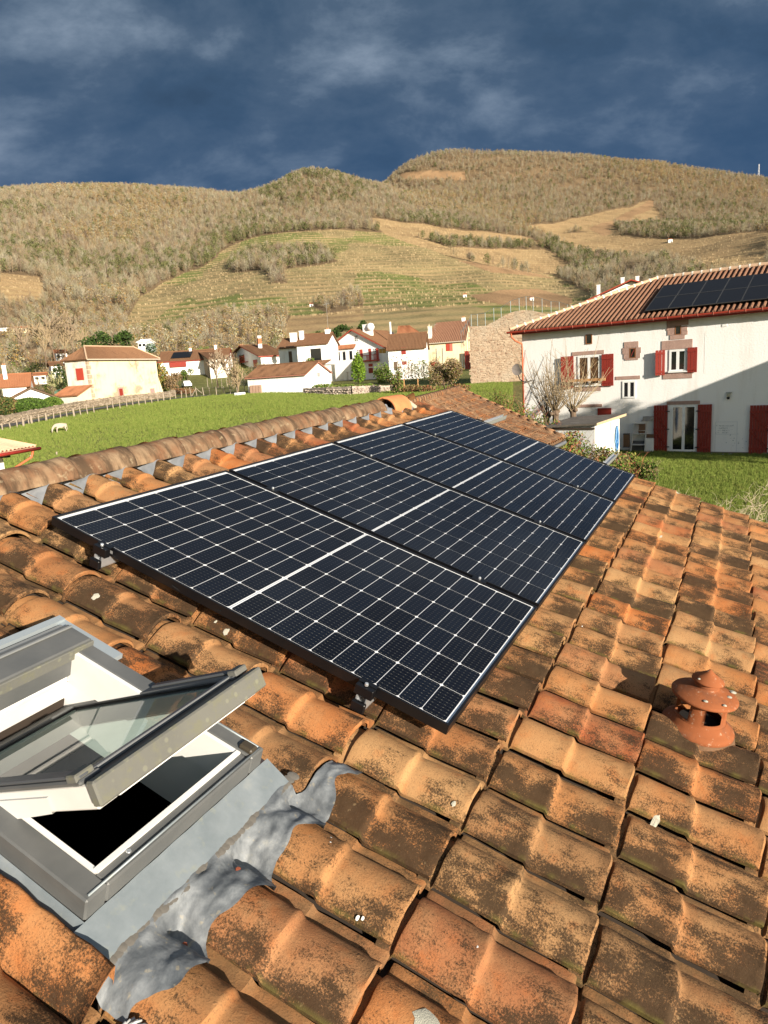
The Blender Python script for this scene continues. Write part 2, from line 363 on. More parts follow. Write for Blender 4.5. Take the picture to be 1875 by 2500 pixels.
def make_ground():
    nr, nc = len(AZN), len(DN)
    cv = cover(_rr, _ff, GZ)
    Z = GZ.copy()
    st = 3.4; fr = (Z / st) % 1.; terr = np.where(fr < .72, -fr * .55, -.72 * .55 + (fr - .72) / .28 * .72 * .55) * st * .38
    Z += np.where((cv == 1) | (cv == 2), terr, 0)
    n1 = _vn(_rr, _ff, 26.); n2 = _vn(_rr + 500, _ff, 8.)
    pal = np.array([(.17, .118, .066), (.225, .185, .088), (.30, .205, .105), (.30, .19, .10), (.16, .185, .042)])
    col = pal[cv] * (.8 + .4 * n2[..., None])
    near = cv == 4; n3 = _vn(_rr + 40, _ff, 11.)[..., None]; col[near] = (np.array((.15, .18, .042)) * (1 - n3) + np.array((.215, .205, .075)) * n3)[near] * (.75 + .5 * n2[near][:, None])
    gg = (cv == 1) & (n1 > .56); col[gg] = np.array((.13, .155, .045)) * (.8 + .4 * n2[gg][:, None])
    x, y = proj(_rr, _ff, Z)
    dry = (cv == 4) & (np.hypot(_rr, _ff) > 112); col[dry] = np.array((.17, .17, .055)) * (.8 + .4 * n2[dry][:, None])
    beyond = (cv == 4) & inpoly(x, y, [(1140, 930), (1290, 925), (1300, 1010), (1210, 985), (1140, 955)]) & (n2 > .45); col[beyond] = np.array((.22, .19, .07))
    P = CAM[None, None] * np.array([1, 1, 0]) + RT[None, None] * _rr[..., None] + FW[None, None] * _ff[..., None]; P[..., 2] = Z
    m = NT('land'); a = m.attr('cover_color'); v = m.attr('vine', 'Fac')
    n = m.noise(.9, 8, rough=.7); nb = m.noise(6., 6, rough=.7)
    c = m.mix(1., a, m.ramp(n, [(.3, .62), (.7, 1.36)]), 'MULTIPLY'); c = m.mix(.8, c, m.ramp(nb, [(.3, .7), (.72, 1.28)]), 'MULTIPLY')
    zz = m.sep()[2]; fr = m.math('FRACT', m.math('DIVIDE', m.math('ADD', zz, m.math('MULTIPLY', m.noise(.05, 3), 3.)), 3.4))
    band = m.ramp(fr, [(.0, .15), (.2, 1.), (.55, .9), (.75, .0)])
    brk = m.math('MULTIPLY', band, m.ramp(m.noise(.035, 5, rough=.65), [(.38, .1), (.62, 1.)]))
    c = m.mix(m.math('MULTIPLY', brk, m.math('MULTIPLY', v, .95)), c, (.36, .26, .13))
    m.bump(m.noise(3.2, 6, rough=.75), .35, .8)
    mt = m.done(c, .95, spec=.1)
    me = np_mesh('ground', P.reshape(-1, 3), grid_faces(nr, nc), mt, smooth=True)
    at_ = me.color_attributes.new('cover_color', 'FLOAT_COLOR', 'POINT'); at_.data.foreach_set('color', np.concatenate([col, np.ones((*col.shape[:2], 1))], -1).astype(np.float32).ravel())
    av = me.attributes.new('vine', 'FLOAT', 'POINT'); av.data.foreach_set('value', ((cv == 1) | (cv == 2)).astype(np.float32).ravel())
    inst('ground', me, kind='structure')
make_ground()
# ---------------------------------------------------------------- roof under the panels
def tile_mat():
    m = NT('weathered_clay'); r = m.rand(); v = m.vec((1, 1, 1), r); P = m.sep()
    def fr(k): return m.math('FRACT', m.math('MULTIPLY', r, k))
    base = m.ramp(fr(7.31), [(0, (.33, .170, .072)), (.16, (.33, .135, .046)), (.34, (.37, .205, .088)), (.5, (.37, .115, .030)), (.62, (.25, .12, .050)), (.72, (.36, .195, .084)), (.84, (.25, .072, .030)), (.92, (.36, .140, .044)), (1., (.31, .155, .066))])
    c = m.mix(m.ramp(m.noise(9, 4, v), [(.36, 0.), (.66, 1.)]), base, m.mix(.35, base, (.37, .235, .11)))
    c = m.mix(m.math('MULTIPLY', m.ramp(m.noise(16, 5, v), [(.55, 0.), (.70, 1.)]), .4), c, (.38, .115, .03))
    # dark lichen crust: speckled, in streaks that run down the tile, denser on some tiles
    amt = m.math('MULTIPLY', m.math('SUBTRACT', fr(13.7), .1), .15)
    streak = m.noise(1., 5, m.vec((26, 9, 9), r), .7); sp = m.noise(210, 4, v, .85); big = m.noise(7, 4, v, .6)
    low = m.ramp(m.math('FRACT', m.math('DIVIDE', m.math('MULTIPLY', P[1], -1.), .197)), [(0., .0), (.25, .5), (.8, 1.), (1., .45)])
    f = m.math('ADD', m.math('ADD', m.math('MULTIPLY', streak, .40), m.math('MULTIPLY', sp, .52)), m.math('ADD', m.math('MULTIPLY', big, .36), m.math('MULTIPLY', low, .085)))
    f = m.math('ADD', f, amt); f = m.math('ADD', f, m.ramp(P[0], [(0., .085), (.085, 0.)]))
    c = m.mix(m.math('MULTIPLY', m.ramp(f, [(.762, 0.), (.85, 1.)]), .94), c, m.mix(m.noise(40, 2, v), (.017, .011, .006), (.052, .033, .018)))
    c = m.mix(m.math('MULTIPLY', m.ramp(m.noise(260, 3, v, .7), [(.56, 0.), (.66, 1.)]), .6), c, (.07, .045, .028))
    # pale crust and yellow-green moss in the joints
    c = m.mix(m.math('MULTIPLY', m.ramp(m.noise(60, 4, m.vec((1, 1, 1), fr(5.3)), .7), [(.64, 0.), (.76, 1.)]), .35), c, (.38, .28, .15))
    jt = m.math('MULTIPLY', m.ramp(m.math('MULTIPLY', P[1], -1.), [(.372, 0.), (.393, 1.)]), m.math('SUBTRACT', 1., m.math('DIVIDE', m.math('ADD', P[2], .167), .022), clamp=True))
    jx = m.ramp(P[0], [(0.0, .8), (.008, 0.)])
    mo = m.math('MULTIPLY', m.math('ADD', m.math('MULTIPLY', jt, .9), jx), m.ramp(m.noise(14, 4, v), [(.50, 0.), (.62, 1.)]))
    c = m.mix(m.math('MULTIPLY', mo, .5), c, (.15, .14, .03))
    ch = m.math('MULTIPLY', m.ramp(P[2], [(-.168, 1.), (-.140, 0.)]), m.ramp(m.noise(12, 5, v, .7), [(.32, .35), (.6, .95)])) if False else None
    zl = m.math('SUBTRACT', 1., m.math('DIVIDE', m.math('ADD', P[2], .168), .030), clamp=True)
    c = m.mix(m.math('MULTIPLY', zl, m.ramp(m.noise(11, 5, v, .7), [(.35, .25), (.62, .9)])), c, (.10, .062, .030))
    h = m.math('ADD', m.math('MULTIPLY', m.noise(190, 4, v, .75), .5), m.math('MULTIPLY', m.noise(28, 4, v), .8)); m.bump(h, .0035, .85)
    return m.done(c, .93, spec=.15)
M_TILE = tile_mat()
M_DARK = mat('attic_timber', (.035, .025, .018), .9)
M_MORTAR = mat('lime_mortar', (.42, .36, .27), .95, .2, 20, bump=.006)
U0, PU, V0, PV = .035, .2220, -.095, .392
def prof(x):                                                        # height of the tile across its width
    if x < .184: return .016 + .055 * max(0., math.sin(math.pi * min(max((x + .004) / .184, 0), 1))) ** .66 if x < .178 else .003
    return 0.
def tile_mesh(name, t0=-.03, t1=.392, n_y=15, seed=0, xmax=9.):
    rr = random.Random(seed); w = [rr.uniform(-.0016, .0016) for _ in range(8)]
    xs = [0, .007, .018, .032, .05, .07, .09, .11, .13, .147, .16, .170, .178, .187, .21, .2285]; xs = [x for x in xs if x <= xmax]
    if xmax < 1: xs.append(xs[-1] + .0005)
    ts = [t for t in (t0, .0, .010, .0145, .022, .05, .09, .13, .165, .180, .187, .192, .198, .204, .215, .25, .30, .345, .372, .386, .392) if t0 <= t <= t1 + 1e-6]; ts = sorted(set(ts))
    if ts[-1] < t1: ts.append(t1)
    def off(t):
        if t <= .0105: return -.0195
        if t <= .0150: return -.004
        if t <= .187: return -.001 + .009 * ((t - .015) / .172)
        if t <= .202: return .007 - .0105 * (t - .187) / .015
        return -.0035 + .0195 * (t - .202) / .190
    def bulge(t): return 1. + (.06 if .17 < t < .197 or t > .375 else 0)
    vs = []; nx = len(xs); base = -.167
    for t in ts:
        rnd = -.004 if t > .390 else 0
        for x in xs:
            wob = w[int(t * 18) % 8] * math.sin(x * 40 + t * 9) - (.02 if (xmax < 1 and x == xs[-1]) else 0)
            vs.append((x, -t - (.0015 * math.sin(x * 60 + seed)), base + prof(x) * bulge(t) + off(t) + wob + rnd))
    nt = len(ts); fs = []
    for i in range(nt - 1):
        for j in range(nx - 1): a = i * nx + j; fs.append((a, a + nx, a + nx + 1, a + 1))
    b = len(vs); i = nt - 1
    for j in range(nx): x, y, z = vs[i * nx + j]; vs.append((x, y + .002, z - .0115))
    for j in range(nx - 1): fs.append((i * nx + j, b + j, b + j + 1, i * nx + j + 1))
    b = len(vs)
    for i in range(nt): x, y, z = vs[i * nx]; vs.append((x + .002, y, z - .0125))
    for i in range(nt - 1): fs.append((i * nx, b + i, b + i + 1, (i + 1) * nx))
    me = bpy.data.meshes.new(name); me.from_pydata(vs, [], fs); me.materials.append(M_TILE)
    sm = [True] * len(me.polygons); me.polygons.foreach_set('use_smooth', sm)
    me.update()
    import bmesh
    bm = bmesh.new(); bm.from_mesh(me)
    for e in bm.edges:
        if len(e.link_faces) == 2 and e.calc_face_angle(0) > .75: e.smooth = False
    bm.to_mesh(me); bm.free(); return me
def tz(u, v):                                                        # height of the tiled surface (roof frame local z)
    x = (u - U0) % PU; t = (v - V0) % PV
    return -.167 + prof(x) + (-.006 + .013 * t / .187 if t < .195 else -.0035 + .0195 * (t - .202) / .190)
house = empty('tiled_roof_house', (0, 0, 0), label='low house whose weathered clay tile roof fills the foreground under the solar panels', cat='house', mat=ROOF)
def make_roof():
    full = [tile_mesh('roof_tile', seed=k) for k in range(5)]
    cut_top = tile_mesh('roof_tile_cut', t1=.155, seed=9); cut_low = tile_mesh('roof_tile_low', t0=.0, seed=8); flank = tile_mesh('roof_tile_flank', seed=3, xmax=.052)
    for j in range(-9, 21):
        for i in range(-1, 9):
            v0 = V0 + PV * i; u0 = U0 + PU * j; me = random.choice(full); t0 = 0
            if (-4 <= j <= -3) and i in (2, 3): continue
            if -5 <= j <= -3 and i == 1: me = cut_top
            if -5 <= j <= -3 and i == 4: me = cut_low
            if j == -5 and i in (2, 3): continue
            if .3 < u0 < 3.75 and .35 < v0 < 1.1: continue
            if j < -6 and i > 5: continue
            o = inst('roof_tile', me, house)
            ang = random.gauss(0, .006)
            o.matrix_basis = Matrix.Translation((u0 + random.gauss(0, .002), -v0 + random.gauss(0, .004), random.gauss(0, .0016))) @ Matrix.Rotation(ang, 4, 'Z') @ Matrix.Rotation(random.gauss(0, .004), 4, 'Y')
    for i in (2, 3):                                                # cut strips of tile bedded against the roof window
        b = MB(); n = 12; v0 = V0 + PV * i - .01
        for q in range(n + 1):
            t = .402 * q / n; up = .010 * (t / .402) + (.006 * (t / .19) if t < .19 else 0)
            for u, w in ((-1.128, .158), (-1.112, .120), (-1.094, .088), (-1.074, .066), (-1.056, .056), (-1.048, .060), (-1.046, .105)): b.v.append((u - -1.128 + .002 * math.sin(q * 2 + u * 90), -t, -w + up * 1.2))
        for q in grid_faces(n + 1, 7): b.f.append(tuple(q)[::-1]); b.m.append(0)
        o7 = n * 7; b.v += [(x, y + .001, z - .014) for x, y, z in b.v[o7:o7 + 7]]; b.f += [(o7 + k, o7 + k + 1, o7 + 8 + k, o7 + 7 + k) for k in range(6)]; b.m += [0] * 6
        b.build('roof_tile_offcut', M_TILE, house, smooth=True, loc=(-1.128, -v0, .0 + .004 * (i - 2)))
    # deck below, open under the skylight
    b = MB(); z = -.186
    for a0, a1, b0, b1 in ((-2.1, -.98, -.5, 3.43), (-.50, 4.66, -.5, 3.43), (-.98, -.50, -.5, .70), (-.98, -.50, 1.36, 3.43)):
        b.bb(lv(a0, b0, -z), lv(a1, b1, -z + .03))
    b.build('roof_deck', M_DARK, house)
    # far slope
    b = MB(); sl2 = math.tan(R_(40))
    def back(u, s, dz): return Vector((u, .54 + s * math.cos(R_(40)), -.10 - s * math.sin(R_(40)) + dz))
    us = np.arange(-2.1, 4.68, .0185)
    vs = [back(u, s, prof((u - U0) % PU)) for s in (0, 1.8, 3.6) for u in us]; fs = [tuple(q) for q in grid_faces(3, len(us))]
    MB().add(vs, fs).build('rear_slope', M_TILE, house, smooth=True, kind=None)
    # walls and gable
    b = MB(); wm = mat('rendered_wall', (.62, .56, .46), .9, .1, 1.5, bump=.004)
    inv = ROOF.inverted()
    def wl(u, v, zb=-.0): p = ROOF @ lv(u, v, .21); return p
    A, B, Cc, D = wl(-2., 3.1), wl(4.5, 3.1), wl(4.5, -.46), wl(-2., -.46)
    E = ROOF @ Vector((4.5, .5 + 3.2 * math.cos(R_(40)), -.3 - 3.2 * math.sin(R_(40)))); F = ROOF @ Vector((-2, .5 + 3.2 * math.cos(R_(40)), -.3 - 3.2 * math.sin(R_(40))))
    def dn(p): return Vector((p.x, p.y, -.3))
    for q in ((A, B, dn(B), dn(A)), (B, Cc, E, dn(E), dn(B)), (A, D, F, dn(F), dn(A)), (E, F, dn(F), dn(E))):
        b.add([inv @ p for p in q], [tuple(range(len(q)))])
    b.build('wall', wm, house)
    g = MB(); pts = [lv(-2.1, 3.47, .20), lv(4.65, 3.47, .20)]
    for k in range(8):
        a0, a1 = math.pi + math.pi * k / 8, math.pi + math.pi * (k + 1) / 8; o = .06
        q = [Vector((p.x, p.y + o * math.cos(a), p.z + o * math.sin(a))) for p, a in ((pts[0], a0), (pts[1], a0), (pts[1], a1), (pts[0], a1))]
        g.add(q, [(0, 1, 2, 3)])
    g.build('gutter', mat('zinc', (.38, .42, .45), .45, .15, 6, metal=.6), house, smooth=True)
make_roof()
def make_ridge():
    vs = []; M_R = NT('ridge_clay'); r = M_R.rand(); v = M_R.vec((1, 1, 1), r)
    base = M_R.ramp(M_R.math('FRACT', M_R.math('MULTIPLY', r, 5.1)), [(0, (.19, .125, .075)), (.5, (.27, .185, .11)), (1, (.23, .16, .105))])
    c = M_R.mix(M_R.ramp(M_R.noise(8, 5, v), [(.38, 0.), (.62, 1.)]), base, (.17, .085, .045))
    c = M_R.mix(M_R.ramp(M_R.noise(1, 6, M_R.vec((14, 4, 4), r), .7), [(.42, 0.), (.60, .92)]), c, (.070, .046, .028))
    c = M_R.mix(M_R.math('MULTIPLY', M_R.ramp(M_R.noise(30, 4, v), [(.6, 0.), (.7, 1.)]), .5), c, (.34, .27, .17))
    M_R.bump(M_R.noise(60, 4, v, .7), .004, .8); mr = M_R.done(c, .93, spec=.15)
    L = .40; cv, cw = -.510, .138
    mes = []
    for sd_ in range(3):
        b = MB(); n = 16; ts = (0, .04, .12, .24, .34, .385, .40, .401); rr = random.Random(sd_)
        for i, t in enumerate(ts):
            rad = .100 + .005 * t / L + (.004 if t > .35 else 0) - (.004 if i == 7 else 0) + rr.uniform(-.001, .001)
            for k in range(n + 1):
                a = R_(-66) + R_(132) * k / n
                b.v.append((t, rad * math.sin(a), rad * math.cos(a)))
        for q in grid_faces(len(ts), n + 1): b.f.append(tuple(q)[::-1]); b.m.append(0)
        base_i = 7 * (n + 1); bb_ = len(b.v)
        for k in range(n + 1): x, y, z = b.v[base_i + k]; b.v.append((x - .002, y * .88, z * .88))
        for k in range(n): b.f.append((base_i + k, base_i + k + 1, bb_ + k + 1, bb_ + k)); b.m.append(0)
        mes.append(b.mesh('ridge_tile', mr, True))
    u = -2.1; k = 0
    while u < 3.6:
        o = inst('ridge_tile', mes[k % 3], house, mat=Matrix.Translation(lv(u, cv, cw) + Vector((0, 0, random.gauss(0, .002)))) @ Matrix.Rotation(random.gauss(0, .007), 4, 'Z') @ Matrix.Rotation(-.012, 4, 'Y')); u += .365; k += 1
    # the last, larger orange ridge piece laid over the joint
    b = MB(); n = 20
    for t, rad in ((0, .128), (.03, .132), (.30, .130), (.34, .128)):
        for q in range(n + 1): a = R_(-78) + R_(156) * q / n; b.v.append((t, rad * math.sin(a), rad * math.cos(a)))
    for t in (0,):
        for q in range(n + 1): a = R_(-78) + R_(156) * q / n; b.v.append((0.0, .112 * math.sin(a), .112 * math.cos(a)))
        for q in range(n + 1): a = R_(-78) + R_(156) * q / n; b.v.append((.33, .112 * math.sin(a), .112 * math.cos(a)))
    for q in grid_faces(4, n + 1): b.f.append(tuple(q)[::-1]); b.m.append(0)
    m1 = n + 1
    for q in range(n): b.f.append((q, q + 1, 4 * m1 + q + 1, 4 * m1 + q)); b.f.append((4 * m1 + q, 4 * m1 + q + 1, 5 * m1 + q + 1, 5 * m1 + q)); b.m += [0, 0]
    b.build('ridge_end_tile', mat('orange_clay', (.50, .19, .075), .85, .25, 14, bump=.002), house, smooth=True, loc=lv(3.93, cv, cw + .01))
    # lead flashing dressed down over the tiles below the ridge
    us = np.arange(-2.1, 4.3, .0185); b = MB()
    rows = 6
    for i in range(rows):
        for u in us:
            x = (u - U0) % PU; edge = -.418 + .058 * (math.cos(2 * math.pi * (x - .205) / PU) * .5 + .5) ** 1.2
            v = -.50 + (edge + .50) * i / (rows - 1)
            b.v.append(tuple(lv(u, v, 0) + Vector((0, 0, tz(u, v) + .010 + .0015 * math.sin(u * 190) * (x > .15)))))
    for q in grid_faces(rows, len(us)): b.f.append(tuple(q)[::-1]); b.m.append(0)
    lm = NT('ridge_lead'); lm.bump(lm.noise(40, 4), .002, .6)
    b.build('ridge_flashing', lm.done(lm.ramp(lm.noise(12, 4), [(.3, (.15, .162, .175)), (.7, (.29, .30, .315))]), .6, .1), house, smooth=True)
    # mortar at the end of the ridge
    b = MB(); b.box(lv(4.31, -.44, .12), (.05, .16, .12), 0, Matrix.Rotation(.3, 4, 'X').to_3x3(), .02); b.build('mortar_patch', M_MORTAR, house)
make_ridge()
# ---------------------------------------------------------------- solar panels
def make_panels():
    fm = mat('black_anodised_frame', (.005, .005, .006), .35, .1, 5, metal=.0, spec=.35)
    alum = mat('raw_aluminium', (.62, .64, .66), .35, .08, 9, metal=.75)
    wb = NT('white_backsheet').done((.74, .75, .76), .5)
    m = NT('silicon_cell'); P = m.sep(); r = m.rand()
    fx = m.math('FRACT', m.math('DIVIDE', P[0], .0166)); bus = m.math('LESS_THAN', m.math('ABSOLUTE', m.math('SUBTRACT', fx, .5)), .036)
    fy = m.math('FRACT', m.math('DIVIDE', P[1], .0185)); dot = m.math('MULTIPLY', m.math('LESS_THAN', m.math('ABSOLUTE', m.math('SUBTRACT', fy, .5)), .12), m.math('LESS_THAN', m.math('ABSOLUTE', m.math('SUBTRACT', fx, .5)), .075))
    base = m.mix(r, (.0025, .003, .006), (.004, .006, .012))
    c = m.mix(bus, base, (.026, .027, .030)); c = m.mix(dot, c, (.09, .09, .08))
    cm = m.done(c, .5, spec=.08)
    gl = NT('panel_glass'); N = gl.N; L = gl.L; out = N['Material Output']; tr = N.new('ShaderNodeBsdfTransparent'); gs = N.new('ShaderNodeBsdfGlossy'); gs.inputs['Roughness'].default_value = .06
    ms = N.new('ShaderNodeMixShader'); L.new(schlick(gl, .02), ms.inputs[0]); L.new(tr.outputs[0], ms.inputs[1]); L.new(gs.outputs[0], ms.inputs[2]); L.new(ms.outputs[0], out.inputs[0])
    Wd, Ln, mu, mv = 1.0414, 1.7125, .0158, .0265; pu, pv, gp = .1683, .08283, .0109; ft = .035
    # frame: four extrusions with a lip
    def frame():
        b = MB(); lip = .0085
        for (a, c_) in (((0, 0), (Wd, lip)), ((0, Ln - lip), (Wd, Ln)), ((0, lip), (lip, Ln - lip)), ((Wd - lip, lip), (Wd, Ln - lip))):
            b.bb((a[0], -a[1], 0), (c_[0], -c_[1], -ft), 0)
        return b.mesh('panel_frame', fm)
    cell = MB(); hw, hh, ch = (pu - .0029) / 2, (pv - .0029) / 2, .0062
    pts = [(-hw + ch, -hh), (hw - ch, -hh), (hw, -hh + ch), (hw, hh - ch), (hw - ch, hh), (-hw + ch, hh), (-hw, hh - ch), (-hw, -hh + ch)]
    cell.add([(x, y, 0) for x, y in pts] + [(x, y, -.0006) for x, y in pts], [tuple(range(8))] + [(k, k + 8, (k + 1) % 8 + 8, (k + 1) % 8) for k in range(8)])
    cme = cell.mesh('solar_cell', cm)
    fme = frame(); bk = MB().bb((.008, -.008, -.006), (Wd - .008, -Ln + .008, -.012)).mesh('backsheet', wb)
    gm = MB().quad((.0085, -.0085, -.0024), (.0085, -Ln + .0085, -.0024), (Wd - .0085, -Ln + .0085, -.0024), (Wd - .0085, -.0085, -.0024)).mesh('cover_glass', gl.mt)
    rib = MB().bb((mu, -mv - 10 * pv - .0035, -.0052), (Wd - mu, -mv - 10 * pv - gp + .0035, -.0059)).mesh('middle_ribbon', mat('solder_ribbon', (.55, .57, .60), .4, .05, 3, metal=.5))
    labs = ['nearest solar panel, whose left corner and clamps stand in full view', 'second solar panel from the near end of the row', 'third solar panel, next to last towards the far verge', 'farthest solar panel, at the far verge of the roof beside the neighbouring roof']
    for k in range(4):
        r_ = empty('photovoltaic_module', (0, 0, 0), label=labs[k], cat='solar panel', group='black framed solar panels in one row', mat=ROOF @ Matrix.Translation((k * 1.0684, 0, 0)))
        inst('panel_frame', fme, r_); inst('backsheet', bk, r_); inst('middle_ribbon', rib, r_)
        for i in range(6):
            for j in range(20):
                inst('solar_cell', cme, r_, (mu + (i + .5) * pu - .0, -(mv + (j + .5) * pv + (gp if j > 9 else 0)), -.0048))
        inst('cover_glass', gm, r_)
        if k == 0:
            MB().bb((-.0006, -.30, -.012), (-.0001, -.325, -.024)).build('sticker', mat('sticker_grey', (.2, .2, .2), .6), r_)
    # rails with a C shaped profile on standoffs
    for q, vv in enumerate((.291, 1.432)):
        r_ = empty('mounting_rail', (0, 0, 0), label=('upper' if q == 0 else 'lower') + ' aluminium mounting rail running under the panels and jutting out past the far verge' , cat='rail', group='mounting rails', mat=ROOF @ Matrix.Translation(lv(0, vv, .0)))
        b = MB(); u0, u1 = -.035, 5.06; h, w = .042, .019
        b.bb((u0, -w, -ft - h), (u1, -w + .004, -ft)); b.bb((u0, w - .004, -ft - h), (u1, w, -ft)); b.bb((u0, -w, -ft - h), (u1, w, -ft - h + .004)); b.bb((u0, -w + .004, -ft - .024), (u1, w - .004, -ft - .021))
        b.build('rail_profile', alum, r_)
        b = MB(); b.bb((-.052, -.024, -ft - h - .004), (-.036, .024, -ft - .010), bev=.003); b.build('rail_cap', fm, r_)
        for e, uc in enumerate((-.021, 1.0549, 2.1233, 3.1917, 4.268)):
            cl = MB(); cl.bb((uc - .012, -.032, -ft + .001), (uc + .012, .032, .0005), bev=.0015)
            if e in (0, 4): s_ = 1 if e == 0 else -1; cl.bb((uc + s_ * .008, -.032, .0007), (uc + s_ * .027, .032, .0032))
            else: cl.bb((uc - .022, -.032, .0007), (uc + .022, .032, .0032))
            co = cl.build('clamp', fm, r_)
            bo = MB(); bo.lathe([(0, .012), (.006, .012), (.0065, .011), (.0065, .004), (0, .004)], 10, c=(uc, 0, 0)); bo.lathe([(0, .0112), (.003, .0125), (.003, .009)], 6, c=(uc, 0, 0)); bo.build('bolt', alum, co, smooth=False)
        for uc in np.arange(.12, 5.0, 1.11):
            if uc > 4.55: continue
            MB().bb((uc - .015, -.02, -ft - h - .001), (uc + .015, .02, -.16)).build('roof_hook', fm, r_)
    b = MB(); pts = [lv(.003 + .01 * math.sin(t * 3), .62 + .22 * t, .02 + .018 * math.sin(t * 3.1)) for t in np.linspace(0, 1, 9)]
    MB().tube([ROOF @ (p + Vector((-.006, 0, 0))) for p in pts], .0018, 6).build('cable', mat('cable_black', (.01, .01, .01), .4), label='thin black cable sagging along the near edge of the first solar panel', cat='cable')
make_panels()
# ---------------------------------------------------------------- skylight
def make_skylight():
    clad = NT('grey_cladding'); v = clad.vec()
    cc = clad.mix(clad.ramp(clad.noise(7, 4), [(.4, 0.), (.7, 1.)]), (.085, .088, .087), (.115, .116, .112)); clad.bump(clad.noise(90, 3), .0006, .4)
    M_C = clad.done(cc, .45, .0, spec=.4)
    li = NT('lichened_cladding'); l1 = li.ramp(li.noise(26, 5, rough=.7), [(.50, 0.), (.62, 1.)]); base = li.mix(li.noise(6, 4), (.088, .088, .078), (.14, .138, .118))
    l2 = li.ramp(li.voro(34), [(.16, 1.), (.24, 0.)]); c = li.mix(li.math('MULTIPLY', l1, .7), base, (.13, .128, .085)); c = li.mix(li.math('MULTIPLY', l2, .2), c, (.30, .30, .19)); li.bump(li.noise(80, 4), .001, .7)
    M_L = li.done(c, .85)
    wh = NT('white_liner'); c = wh.mix(wh.ramp(wh.noise(5, 5), [(.45, 0.), (.8, .5)]), (.66, .655, .63), (.48, .46, .41)); M_W = wh.done(c, .4)
    M_B = mat('rubber_seal', (.012, .012, .013), .45)
    zn = NT('zinc_flashing'); c = zn.ramp(zn.noise(9, 6, rough=.65), [(.3, (.17, .20, .215)), (.6, (.24, .27, .285)), (.8, (.33, .34, .32))]); c = zn.mix(zn.ramp(zn.noise(30, 3), [(.6, 0.), (.75, .5)]), c, (.30, .31, .24)); zn.bump(zn.noise(20, 4), .001, .4); M_Z = zn.done(c, .5, .35)
    sk = empty('roof_window', (0, 0, 0), label='centre-pivot roof window standing open, with grey cladding and white lining', cat='roof window', mat=ROOF)
    a0, a1, b0, b1 = -1.02, -.455, .66, 1.36
    fr = MB(); ow = .052
    fr.bb(lv(a1 - ow, b0, 0), lv(a1, b1, .056), bev=.004); fr.bb(lv(a0, b0, 0), lv(a0 + ow, b1, .056), bev=.004)
    fr.bb(lv(a0 + ow, b1 - .038, .004), lv(a1 - ow, b1, .056), bev=.004); fr.bb(lv(a0 + ow, b0, .0), lv(a1 - ow, b0 + .05, .056), bev=.003)
    fo = fr.build('window_frame', M_C, sk)
    rd = MB(); rd.tube([lv(a1 - .010, b1 - .012, -.001), lv(a1 - .010, b0 + .36, -.001)], .003, 6); rd.tube([lv(a0 + .01, b1 - .008, -.001), lv(a1 - .010, b1 - .008, -.001)], .003, 6); rd.build('frame_bead', M_Z, fo, smooth=True)
    MB().bb(lv(a1 - ow + .004, b1 - .050, .002), lv(a1 - .018, b1 - .008, -.014), bev=.005).build('corner_cap', mat('dark_brass', (.045, .036, .024), .5), fo)
    MB().lathe([(0, .002), (.005, .0018), (.006, 0)], 10, c=lv(a0 + .13, b1 - .027, .002)).build('screw', mat('raw_aluminium', (.6, .6, .6)), fo)
    sl_ = MB(); sl_.bb(lv(a0 + ow + .005, b1 - .046, -.002), lv(a1 - ow - .004, b1 - .034, .11)); sl_.bb(lv(a1 - ow - .012, b0 + .06, .002), lv(a1 - ow, b1 - .038, .11)); sl_.bb(lv(a0 + ow, b0 + .06, .002), lv(a0 + ow + .012, b1 - .038, .11))
    sl_.build('white_sash_stop', M_W, fo)
    # reveal: splayed white lining box going down into the roof
    i0, i1, j0, j1 = a0 + ow, a1 - ow, b0 + .05, b1 - .038
    rv = MB(); t = [lv(i0, j0, .1), lv(i1, j0, .1), lv(i1, j1, .1), lv(i0, j1, .1)]; q = [lv(i0 - .0, j0 - .03, .30), lv(i1 + .0, j0 - .03, .30), lv(i1, j1 + .06, .30), lv(i0, j1 + .06, .30)]
    t0 = [p + Vector((0, 0, .098)) for p in t]
    for k in range(4): rv.quad(t[k], t[(k + 1) % 4], q[(k + 1) % 4], q[k]); rv.quad(t0[k], t0[(k + 1) % 4], t[(k + 1) % 4], t[k])
    # second stepped inner moulding
    rv.build('reveal_lining', M_W, sk)
    mo = MB()
    for k in range(4):
        p0, p1 = t[k], t[(k + 1) % 4]; c_ = (t[0] + t[2]) / 2
        mo.quad(p0, p1, p1 + (c_ - p1) * .05, p0 + (c_ - p0) * .05)
    mo.build('reveal_ledge', M_W, sk)
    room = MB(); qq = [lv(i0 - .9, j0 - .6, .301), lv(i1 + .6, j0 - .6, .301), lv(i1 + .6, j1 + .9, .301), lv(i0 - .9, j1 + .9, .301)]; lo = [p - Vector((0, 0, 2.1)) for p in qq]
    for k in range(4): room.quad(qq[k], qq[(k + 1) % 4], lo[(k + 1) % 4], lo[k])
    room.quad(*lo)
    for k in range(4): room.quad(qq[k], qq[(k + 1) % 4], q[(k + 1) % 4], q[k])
    room.build('dark_room', mat('dark_room', (.006, .005, .005), .95), sk)  # near-black surfaces: the unlit room's shade is put into the colour
    # head casing over the upper end
    hd = MB(); hd.bb(lv(a0 - .004, b0 - .035, -.016), lv(a1 + .004, b0 + .068, .085), bev=.005)
    ho = hd.build('head_casing', M_C, sk)
    MB().bb(lv(a0, b0 + .068, -.013), lv(a1 + .003, b0 + .078, .022), bev=.002).build('casing_edge', M_L, ho)
